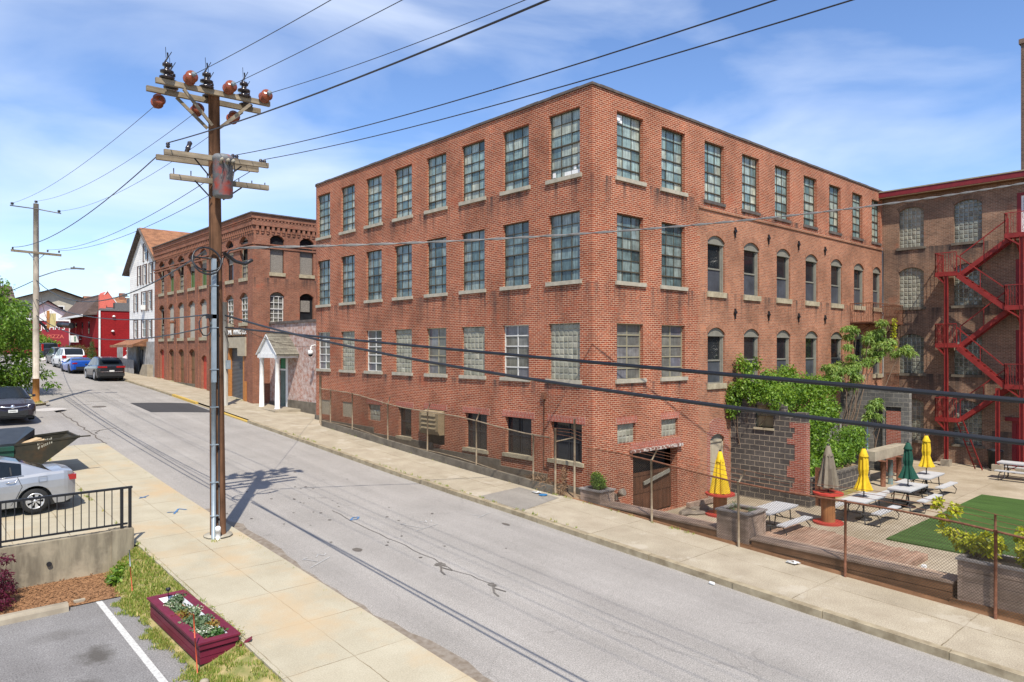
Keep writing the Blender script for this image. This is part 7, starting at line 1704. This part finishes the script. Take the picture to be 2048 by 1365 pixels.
# the white SUV and the dark car hidden in front of it
wv, hw, zb = car('white_suv', 'white SUV parked at the kerb beyond the blue sports car', 'car', (-3.72, 60.2, zr(60.2) + .03), R(90), 'white_car', 5.0, 1.98, 1.77, 2.86, .38,
    [(-2.5, 1.05), (-2.42, 1.14), (-1.6, 1.15), (.6, 1.08), (1.3, 1.08), (2.1, 1.0), (2.42, .85), (2.5, .6)], [(-2.4, 1.15), (-2.15, 1.55), (-1.9, 1.72), (-.6, 1.79), (0, 1.78), (.3, 1.74), (1.25, 1.09)], pillars=((-2.45, -2.0), (-1.15, -1.05), (-.05, .05), (.6, 1.3)), tumble=.76, rear='suv', dark_low=True)
tails(wv, [(-2.53, -2.3, .62, .93, .86, 1.12)]); b = MB(); b.box(-2.54, -2.50, -.6, .6, .98, 1.04); b.build('tailgate_trim', M['chrome'], wv, True)
car('dark_blue_car', 'dark blue grey car just visible over the roof of the white SUV', 'car', (-3.2, 67.5, zr(67.5) + .05), R(90), 'navy_car', 4.7, 1.86, 1.62, 2.7, .35,
    [(-2.35, .98), (-2.25, 1.06), (.6, 1.02), (1.2, 1.0), (2.0, .9), (2.35, .6)], [(-2.2, 1.06), (-1.6, 1.55), (-.5, 1.63), (.2, 1.6), (1.2, 1.0)], pillars=((-2.2, -1.7), (-.9, -.8), (.5, 1.2)), rear='suv')
fs, hw, zb = car('dark_suv', 'dark SUV with a spare wheel on its tailgate at the top of the street', 'car', (-2.5, 80.0, zr(80) + .1), R(94), 'navy_car', 4.5, 1.82, 1.72, 2.62, .36,
    [(-2.25, 1.0), (-2.2, 1.08), (.6, 1.04), (1.2, 1.03), (2.1, .92), (2.25, .6)], [(-2.18, 1.08), (-2.0, 1.60), (-1.7, 1.70), (-.4, 1.73), (.2, 1.69), (1.1, 1.04)], pillars=((-2.2, -1.8), (-.9, -.8), (.5, 1.2)), tumble=.8, rear='suv')
tails(fs, [(-2.26, -2.05, .70, .88, .82, 1.60)])
b = MB(); b.lathe([(.20, -.02), (.33, -.02), (.36, .03), (.36, .13), (.33, .17), (.18, .17), (0, .15)], (-2.42, -.30, .95), 20, 0, 'x'); b.build('spare_wheel', M['tyre'], fs, True)
b = MB(); b.lathe([(.15, 0), (.12, -.02), (0, -.025)], (-2.44, -.30, .95), 14, 0, 'x'); b.build('spare_hub', M['rim'], fs, True)
vn, hw, zb = car('white_van', 'white panel van parked in front of the red shop wall beside the board fence', 'van', (3.2, 62.2, 2.95), R(205), 'white_car', 5.2, 1.95, 2.2, 3.1, .34,
    [(-2.6, 1.9), (-2.5, 2.05), (0, 2.05), (1.0, 1.95), (1.45, 1.30), (1.9, 1.12), (2.5, .95), (2.6, .6)], [(-2.4, 2.05), (-2.0, 2.15), (.6, 2.15), (1.0, 1.98), (1.55, 1.25)], pillars=((-2.6, 1.6),), tumble=.85)
# blue tarp on a trailer behind the crossover's roof
b = MB(); b.box(-.55, .55, -.8, .8, 0, .26); b.box(-.42, .42, -.65, .65, .26, .33); b.build('bag', mnoise('blue_bag', (.02, .05, .22), (.012, .03, .13), 5, .6), bt, True)
b = MB()
for y in (-.5, .1, .6): b.box(-.56, .56, y - .03, y + .03, -.01, .265)
b.build('strap', M['trim_black'], bt, True)

# ------------------------------------------------------------------ skip on the driveway
DZ = zs(-13, 12)
ds = thing('dumpster', 'green dumpster with grimy sloping front and black plastic lid', 'dumpster', (-14.2, 12.2, DZ))
y0_, y1_ = 11.3, 13.15
b = MB()
for y in (y0_, y1_):                                      # hopper sides: tall at the back, sloping out to the front lip
    sdy = .04 if y == y0_ else -.04
    b.prism([(-13.75, DZ + .12), (-13.35, DZ + .12), (-12.05, DZ + 1.12), (-12.05, DZ + 1.17), (-13.75, DZ + 1.02)], 'y', min(y, y + sdy), max(y, y + sdy))
b.poly([(-13.35, y0_, DZ + .12), (-13.35, y1_, DZ + .12), (-12.05, y1_, DZ + 1.12), (-12.05, y0_, DZ + 1.12)]); b.poly([(-13.75, y0_, DZ + .12), (-13.35, y0_, DZ + .12), (-13.35, y1_, DZ + .12), (-13.75, y1_, DZ + .12)])
b.bar((-13.75, y0_ + .02, DZ + 1.03), (-12.0, y0_ + .02, DZ + 1.17), .07, .06); b.bar((-13.75, y1_ - .02, DZ + 1.03), (-12.0, y1_ - .02, DZ + 1.17), .07, .06); b.bar((-12.04, y0_, DZ + 1.15), (-12.04, y1_, DZ + 1.15), .06, .06); b.box(-12.02, -11.7, y0_ + .0, y0_ + .05, DZ + 1.14, DZ + 1.18)
b.build('hopper', M['dump_rust'], ds)
b = MB(); b.box(-16.2, -13.76, y0_ - .02, y1_ + .02, DZ + .12, DZ + .88); b.box(-16.25, -13.76, y0_ - .07, y1_ + .07, DZ + .88, DZ + 1.0)
for x in (-14.4, -15.1, -15.8): b.box(x - .05, x + .05, y0_ - .08, y0_ - .02, DZ + .15, DZ + .87)
b.build('body', M['dump_green'], ds)
b = MB(); b.poly([(-16.2, y0_ - .05, DZ + 1.05), (-13.7, y0_ + .15, DZ + 1.08), (-13.1, y0_ + .9, DZ + 1.42), (-13.15, y1_, DZ + 1.42), (-16.2, y1_, DZ + 1.35)]); b.poly([(-16.2, y0_ - .05, DZ + 1.0), (-13.7, y0_ + .15, DZ + 1.03), (-13.1, y0_ + .9, DZ + 1.34), (-13.15, y1_, DZ + 1.34), (-16.2, y1_, DZ + 1.3)])
b.poly([(-16.2, y0_ - .05, DZ + 1.05), (-13.7, y0_ + .15, DZ + 1.08), (-13.7, y0_ + .15, DZ + .98), (-16.2, y0_ - .05, DZ + .98)]); b.poly([(-13.7, y0_ + .15, DZ + 1.08), (-13.1, y0_ + .9, DZ + 1.42), (-13.1, y0_ + .9, DZ + 1.22), (-13.7, y0_ + .15, DZ + .98)]); b.poly([(-13.1, y0_ + .9, DZ + 1.42), (-13.15, y1_, DZ + 1.42), (-13.15, y1_, DZ + 1.2), (-13.1, y0_ + .9, DZ + 1.22)])
b.build('lid', M['lid'], ds)
b = MB(); rd = random.Random(6)
for k in range(16):                                       # worn white stencilling, no longer legible
    x = -13.15 + .05 * (k % 8) + rd.uniform(-.01, .01); z = DZ + .86 + .12 * (k // 8) + .04 * (k % 8) * .55
    b.box(x, x + rd.uniform(.015, .035), y0_ - .006, y0_ - .003, z, z + rd.uniform(.05, .10))
b.build('worn_lettering', mplain('worn_white', (.34, .32, .25), .8), ds)
cb = thing('cardboard', 'flattened tan cardboard sticking out of the dumpster', 'cardboard', (-13.5, 11.6, DZ + .9))
b = MB(); b.bar((-13.65, 11.55, DZ + .98), (-13.05, 11.75, DZ + 1.16), .34, .03); b.bar((-13.5, 11.45, DZ + .95), (-12.95, 11.5, DZ + 1.1), .2, .05, 0, (0, .5, 1)); b.build('sheet', M['card'], cb)
# ------------------------------------------------------------------ trees, vines, shrubs and flowers
def leaves(blobs, n, size, seed, droop=.25, shape=.55, shell=.55, up=.3):
    """n small folded leaves spread through a set of (centre, radii) blobs, denser towards their skins"""
    rd = random.Random(seed); b = MB(); vol = [r[0] * r[1] * r[2] for c, r in blobs]; tot = sum(v ** .67 for v in vol)
    for (c, r), v in zip(blobs, vol):
        k = int(n * (v ** .67) / tot)
        hue = rd.uniform(-.16, .16)
        for i in range(k):
            d = Vector((rd.gauss(0, 1), rd.gauss(0, 1), rd.gauss(0, 1))).normalized(); q = (shell + (1 - shell) * rd.random()) if rd.random() < .8 else rd.random()
            q *= 1 + .22 * math.sin(d.x * 5 + seed + c[0]) * math.sin(d.y * 6 + c[1]) * math.sin(d.z * 5 + c[2])
            p = Vector((c[0] + d.x * r[0] * q, c[1] + d.y * r[1] * q, c[2] + d.z * r[2] * q))
            nrm = (d * .6 + Vector((rd.gauss(0, .6), rd.gauss(0, .6), up + rd.gauss(0, .5)))).normalized(); a = nrm.cross(Vector((rd.gauss(0, 1), rd.gauss(0, 1), rd.gauss(0, 1)))).normalized(); e = nrm.cross(a)
            s = size * rd.uniform(.6, 1.35); w = s * shape; u = min(.99, max(.01, rd.gauss(.5 + hue, .22))); tip = p + a * s * 2 - Vector((0, 0, droop * s))
            b.poly([p, p + a * s * .9 + e * w, tip, p + a * s * .9 - e * w], 0, [(u, u)] * 4)
    return b
def limb(b, p, q, r0, r1, seed, n=5, k=.08):
    rd = random.Random(seed); pts, rs = [], []
    for i in range(n + 1):
        t = i / n; j = k * math.sin(math.pi * t); pts.append((p[0] + (q[0] - p[0]) * t + rd.uniform(-j, j), p[1] + (q[1] - p[1]) * t + rd.uniform(-j, j), p[2] + (q[2] - p[2]) * t)); rs.append(r0 + (r1 - r0) * t)
    b.tube(pts, rs, 7)
def plant(name, label, cat, base, blobs, n, size, m, seed, stems=True, r0=.02, bark='bark', crown='foliage', stem='stems', group=None, **kw):
    t = thing(name, label, cat, base, 0, group); leaves(blobs, n, size, seed, **kw).build(crown, M[m], t)
    if stems:
        b = MB()
        for i, (c, r) in enumerate(blobs): limb(b, (base[0] + .1 * (i % 3 - 1), base[1] + .07 * (i % 2), base[2] - .05), c, r0, r0 * .3, seed + i)
        b.build(stem, M[bark], t)
    return t
# big street tree on the left
rd = random.Random(31); tb = (-12.6, 35.2, zs(-12.6, 35)); bl_ = []
for k in range(46):
    z = rd.uniform(2.3, 8.9); f = math.sin(math.pi * min(1, max(.12, (z - 1.2) / 8.0))) ** .6; a = rd.uniform(0, 6.28); q = 2.9 * f * math.sqrt(rd.random())
    s = rd.uniform(.55, 1.05); bl_.append(((tb[0] + q * math.cos(a), tb[1] + q * math.sin(a), z), (s * 1.1, s * 1.1, s * .75)))
bl_ += [((-9.6, 34.6, 3.4), (.7, .6, .3)), ((-9.2, 34.4, 2.75), (.5, .5, .22)), ((-10.2, 34.8, 4.6), (.8, .7, .5)), ((-12.6, 35.0, 9.3), (.8, .8, .7)), ((-11.8, 35.0, 8.3), (1, 1, .8)), ((-11.0, 35.2, 6.9), (1.1, 1, .9)), ((-10.6, 35, 5.9), (1, 1, .8)), ((-10.5, 34.6, 4.0), (1, .9, .8)), ((-11.2, 34.4, 3.0), (1, .9, .7)), ((-12.6, 33.6, 3.6), (1.1, 1, .9)), ((-12.4, 33.6, 5.4), (1.1, 1, .9)), ((-12.2, 33.8, 7.2), (1.1, 1, .9)), ((-10.3, 36.5, 5.4), (.9, .8, .6)), ((-14.5, 33.0, 4.4), (1.2, 1.2, .8)), ((-14.2, 33.4, 6.2), (1.1, 1.1, .8))]
t = thing('street_tree', 'leafy green street tree behind the pale utility pole at the left edge', 'tree', tb)
leaves(bl_, 26000, .10, 5, .5, .45).build('crown', M['leaf_tree'], t)
b = MB(); limb(b, (tb[0], tb[1], tb[2] - .2), (tb[0], tb[1], 5.2), .24, .14, 1, 6, .05)
for i in range(0, len(bl_), 2): c = bl_[i][0]; limb(b, (tb[0], tb[1], min(5, c[2] * .6 + 1)), c, .07, .02, i)
b.build('trunk', M['bark'], t)
plant('shrub', 'low bright green shrub beneath the street tree by the dark sedan', 'shrub', (-13.4, 29.5, zs(-13, 29)), [((-13.3, 29.4, zs(-13, 29) + .5), (.8, .6, .5)), ((-14.3, 29.6, zs(-13, 29) + .7), (.9, .7, .6)), ((-12.6, 30.6, zs(-13, 29) + .4), (.6, .8, .4))], 2600, .07, 'leaf_vine', 8)
plant('shrub', 'yellow-green tree crown beyond the street tree, in front of the red front shop', 'tree', (-4.2, 84, 3.8), [((-4.0, 84, 7.0), (1.6, 1.3, 1.0)), ((-2.6, 84, 5.9), (1.3, 1.2, .7)), ((-5.2, 84, 7.4), (1.6, 1.4, 1.0)), ((-1.4, 85, 5.5), (1.2, 1, .5)), ((-6.2, 83, 5.6), (1.5, 1.4, 1.1)), ((-3.9, 84, 5.6), (1.3, 1, .8))], 4200, .14, 'leaf_vine', 18, r0=.06)
plant('shrub', 'rusty brown hedge along the red shop behind the white SUV', 'shrub', (-.9, 74, 3.6), [((-1.0 + .1 * i, 69 + 2.1 * i, 4.5 + .15 * (i % 2)), (.8, 1.3, .75)) for i in range(6)], 3600, .09, 'leaf_brown', 19, r0=.03)
t = thing('conifer', 'narrow dark green conifer in front of the red shop corner', 'tree', (-.5, 66.9, 3.3))
leaves([((-.5, 66.9, 3.7 + .33 * i), (.62 * (1 - i / 7.6), .62 * (1 - i / 7.6), .34)) for i in range(7)], 2600, .055, 12, .1, .3, .6, .5).build('crown', M['leaf_conifer'], t)
b = MB(); limb(b, (-.5, 66.9, 3.1), (-.5, 66.9, 5.6), .06, .02, 2); b.build('trunk', M['bark'], t)
struct_mb = MB(); strip(struct_mb, -2.6, 0, yr(60, 84, 3), lambda x, y: zr(y) + .35 + .1 * (x + 2), 0); struct('verge', struct_mb, mnoise('dry_grass', (.34, .27, .10), (.22, .21, .07), 4, .95))
# vines over the ruin
plant('vine', 'bright green vine mound spilling over the dark block wall by the old brick wall', 'vine', (8.3, -.4, 1.2), [((8.1, -.25, 3.0), (.5, .35, .7)), ((8.2, -.7, 3.45), (.5, .5, .5)), ((8.3, -1.15, 3.3), (.45, .5, .45)), ((8.5, -.5, 4.0), (.3, .3, .55)), ((8.35, -.3, 4.35), (.16, .2, .4)), ((8.2, -1.7, 3.0), (.35, .45, .3)), ((7.9, -.2, 2.6), (.2, .22, .5)), ((8.05, -1.95, 2.75), (.14, .2, .22)), ((8.05, -1.0, 3.0), (.18, .25, .25)), ((8.9, -1.5, 3.2), (.4, .5, .35))], 5200, .055, 'leaf_vine', 41, up=.5)
plant('vine', 'tall mass of green vines filling the ruin behind the brick wall end', 'vine', (10.5, -1.2, 0), [((9.6, -1.2, 2.8), (.8, .8, .8)), ((10.8, -1.0, 3.2), (.9, .8, .75)), ((12.2, -.9, 3.2), (1.0, .7, .7)), ((9.5, -.9, 3.7), (.5, .4, .45)), ((11.6, -.6, 3.9), (.6, .4, .35)), ((9.7, -2.2, 1.6), (.75, .6, 1.0)), ((10.9, -1.9, 1.7), (.9, .8, 1.0)), ((9.4, -2.4, .4), (.7, .5, .8)), ((12.3, -1.7, 2.1), (.8, .7, .9)), ((11.6, -2.3, .6), (.7, .5, .4)), ((13.2, -.9, 3.3), (.7, .6, .5)), ((14.3, -.7, 3.2), (.75, .5, .55)), ((14.0, -1.2, 2.2), (.7, .6, .8)), ((15.2, -.8, 3.2), (.6, .5, .45)), ((9.3, -.5, 4.3), (.2, .2, .3))], 16000, .065, 'leaf_vine', 42, r0=.025, up=.5)
plant('shrub', 'low green ground shrubs behind the low block wall', 'shrub', (12, -2.2, .1), [((10.2, -2.3, .3), (.9, .55, .35)), ((11.6, -2.4, .35), (.9, .45, .35)), ((13.0, -2.3, .5), (.8, .5, .5)), ((12.5, -1.5, .9), (.9, .7, .7)), ((14.2, -2.0, .9), (.9, .7, .7)), ((15.3, -1.8, 1.0), (.8, .6, .7))], 6000, .06, 'leaf_tree', 43, up=.5)
# the sumac: clumps of narrow drooping leaflets on long bare stems
def sumac(name, label, base, clumps, n, seed):
    t = thing(name, label, 'tree', base); rd = random.Random(seed); bl = []
    for c, r in clumps:
        for k in range(7): bl.append(((c[0] + rd.gauss(0, r * .55), c[1] + rd.gauss(0, r * .4), c[2] + rd.gauss(0, r * .38)), (r * .42, r * .42, r * .24)))
    leaves(bl, n, .085, seed, .9, .30, .45, .55).build('crown', M['leaf_ailan'], t)
    st = MB()
    for k, (c, r) in enumerate(clumps):
        limb(st, (base[0] + .12 * (k % 3 - 1), base[1], base[2]), c, .03, .014, seed + k, 6, .15)
        for e in range(3): limb(st, c, bl[k * 7 + e][0], .012, .005, seed + e, 3, .04)
    st.build('trunk', M['bark'], t); return t
sumac('sumac_tree', 'feathery light green sumac with drooping leaflets in front of the balcony', (16.4, -.9, .1), [((17.0, -.9, 3.7), .75), ((17.6, -1.0, 5.5), .6), ((19.0, -1.2, 5.65), .7), ((19.2, -1.5, 5.0), .6), ((18.6, -1.0, 4.3), .5), ((16.5, -.9, 4.2), .7), ((19.9, -2.2, 4.75), .55), ((15.4, -.8, 3.8), .6)], 9000, 51)
sumac('sumac_sapling', 'small sumac sapling in front of the far ruined wall', (17.3, -2.0, .1), [((17.4, -2.0, 2.3), .5), ((17.1, -1.9, 1.95), .35)], 1500, 52)
plant('vine', 'yellowing vine strand hanging from the iron balcony', 'vine', (21.8, -1.1, 6.3), [((21.8, -1.15, 6.3 - .3 * i), (.14, .12, .22)) for i in range(5)], 260, .06, 'leaf_yellow', 61, r0=.01)
# planters
plant('shrub', 'small green bush in the low planter at the factory corner', 'shrub', (-.45, -.6, .5), [((-.42, -.62, .82), (.26, .24, .24)), ((-.38, -.5, .95), (.16, .16, .16)), ((-.5, -.78, .74), (.2, .16, .14))], 1500, .035, 'leaf_vine', 71)
plant('shrub', 'few grassy sprigs in the tall planter', 'plant', (-.4, -5.4, .68), [((-.3, -5.2, .80), (.16, .16, .12)), ((-.2, -5.6, .76), (.16, .12, .1))], 120, .05, 'leaf_grey', 72, r0=.008, shape=.2)
plant('shrub', 'yellow-green leggy shrub leaning out of the right planter, left one', 'shrub', (-.4, -10.75, .6), [((-.35, -10.85, .98), (.32, .28, .24)), ((-.25, -10.45, .92), (.30, .22, .18)), ((-.1, -10.2, 1.0), (.18, .16, .12)), ((-.0, -9.95, 1.28), (.11, .10, .14)), ((-.05, -9.85, 1.6), (.13, .11, .12)), ((.0, -10.15, 1.52), (.12, .11, .11)), ((-.1, -10.0, 1.05), (.1, .1, .08)), ((-.5, -10.9, 1.12), (.22, .2, .15))], 1500, .052, 'leaf_yellow', 73, r0=.012, shape=.62)
plant('shrub', 'yellow-green shrub at the right edge of the right planter', 'shrub', (-.4, -11.6, .6), [((-.4, -11.55, .95), (.32, .26, .26)), ((-.3, -11.4, 1.25), (.16, .14, .18)), ((-.5, -11.8, 1.1), (.3, .25, .25))], 900, .052, 'leaf_yellow', 74, r0=.012, shape=.62)
# dry twigs at the fence, maroon maple at the wall, flowers in the box
plant('dead_brush', 'tangle of dry brown twigs caught at the foot of the fence', 'brush', (-.95, 1.4, .35), [((-.85, 1.5, .62), (.2, .5, .28)), ((-.8, 1.0, .5), (.2, .4, .2)), ((-.75, 2.1, .55), (.18, .35, .2))], 900, .08, 'dry', 81, r0=.008, shape=.08)
plant('dead_brush', 'dry tangled vine on the corner gate post', 'brush', (-.85, .5, .3), [((-.8, .5, 1.0 - .2 * i), (.13, .13, .22)) for i in range(4)], 420, .07, 'dry', 82, r0=.008, shape=.1)
plant('maple_shrub', 'dark maroon maple shrub against the concrete wall at the left edge', 'shrub', (-15.3, 2.1, -.15), [((-15.2, 2.1, .35), (.34, .28, .3)), ((-15.4, 1.9, .15), (.34, .3, .28)), ((-15.0, 2.2, .12), (.22, .2, .2)), ((-15.35, 2.4, .85), (.26, .26, .2)), ((-15.1, 1.8, -.02), (.2, .2, .14)), ((-15.0, 2.3, .7), (.16, .14, .1))], 2600, .042, 'leaf_maroon', 83, r0=.012, shape=.3)
zf_ = .11
for i, (x, y, r, m, nm, lab) in enumerate(((-12.89, -1.15, .12, 'petal', 'flower_cluster', 'white flowers at the far end of the maroon box'), (-12.66, -.85, .14, 'leaf_grey', 'bedding_plant', 'dusty dark green plant in the far corner of the flower box'), (-12.84, -1.45, .17, 'leaf_grey', 'bedding_plant', 'grey-green cushion plant left of the middle of the flower box'), (-12.88, -1.78, .12, 'leaf_orange', 'bedding_plant', 'orange and red leaved plant in the middle of the flower box'), (-12.66, -1.72, .16, 'petal', 'flower_cluster', 'cluster of cream white flowers in the middle of the flower box'), (-12.89, -2.2, .15, 'leaf_grey', 'bedding_plant', 'grey-green cushion plant beside the left rim of the flower box'), (-12.66, -2.25, .18, 'leaf_grey', 'bedding_plant', 'feathery green plant beside the right rim of the flower box'), (-12.65, -2.6, .11, 'leaf_orange', 'bedding_plant', 'reddish orange plant near the right front of the flower box'), (-12.86, -2.72, .17, 'petal', 'flower_cluster', 'big cluster of white flowers at the near end of the flower box'), (-12.68, -2.98, .11, 'leaf_conifer', 'bedding_plant', 'dark green tuft in the near right corner of the flower box'))):
    t = thing(nm, lab, 'flowers' if m == 'petal' else 'plant', (x, y, zf_))
    leaves([((x, y, zf_ + .06), (r * 1.2, r * 1.3, .085))], 520, .028, 90 + i, .1, .6, .4, .6).build('leaves', M['leaf_grey' if m == 'petal' else m], t)
    if m == 'petal':
        rd = random.Random(i); b = MB()
        for k in range(95):
            a, q = rd.uniform(0, 6.28), r * math.sqrt(rd.random()) * 1.05; c = Vector((x + q * math.cos(a), y + q * math.sin(a), zf_ + .11 + rd.uniform(-.02, .03) - q * .2)); s = rd.uniform(.012, .022); u = rd.random()
            for e in range(2): a2 = rd.uniform(0, 3); dx, dy = math.cos(a2) * s, math.sin(a2) * s; b.poly([c + Vector((dx, dy, 0)), c + Vector((-dy, dx, .006)), c - Vector((dx, dy, 0)), c + Vector((dy, -dx, -.006))], 0, [(u, u)] * 4)
        b.build('flowers', M['petal'], t)
plant('weed_clump', 'leggy weeds along the right rim of the flower box', 'weeds', (-12.38, -2.2, 0), [((-12.38, -1.3 - .45 * i, .12), (.07, .16, .12)) for i in range(5)], 420, .03, 'blade', 97, r0=.005, shape=.25)
plant('weed_clump', 'green weeds at the foot of the concrete wall end', 'weeds', (-12.9, 2.6, -.1), [((-12.85, 2.4, .02), (.2, .25, .12)), ((-13.05, 2.1, -.08), (.2, .2, .12))], 500, .045, 'leaf_vine', 98, r0=.006)
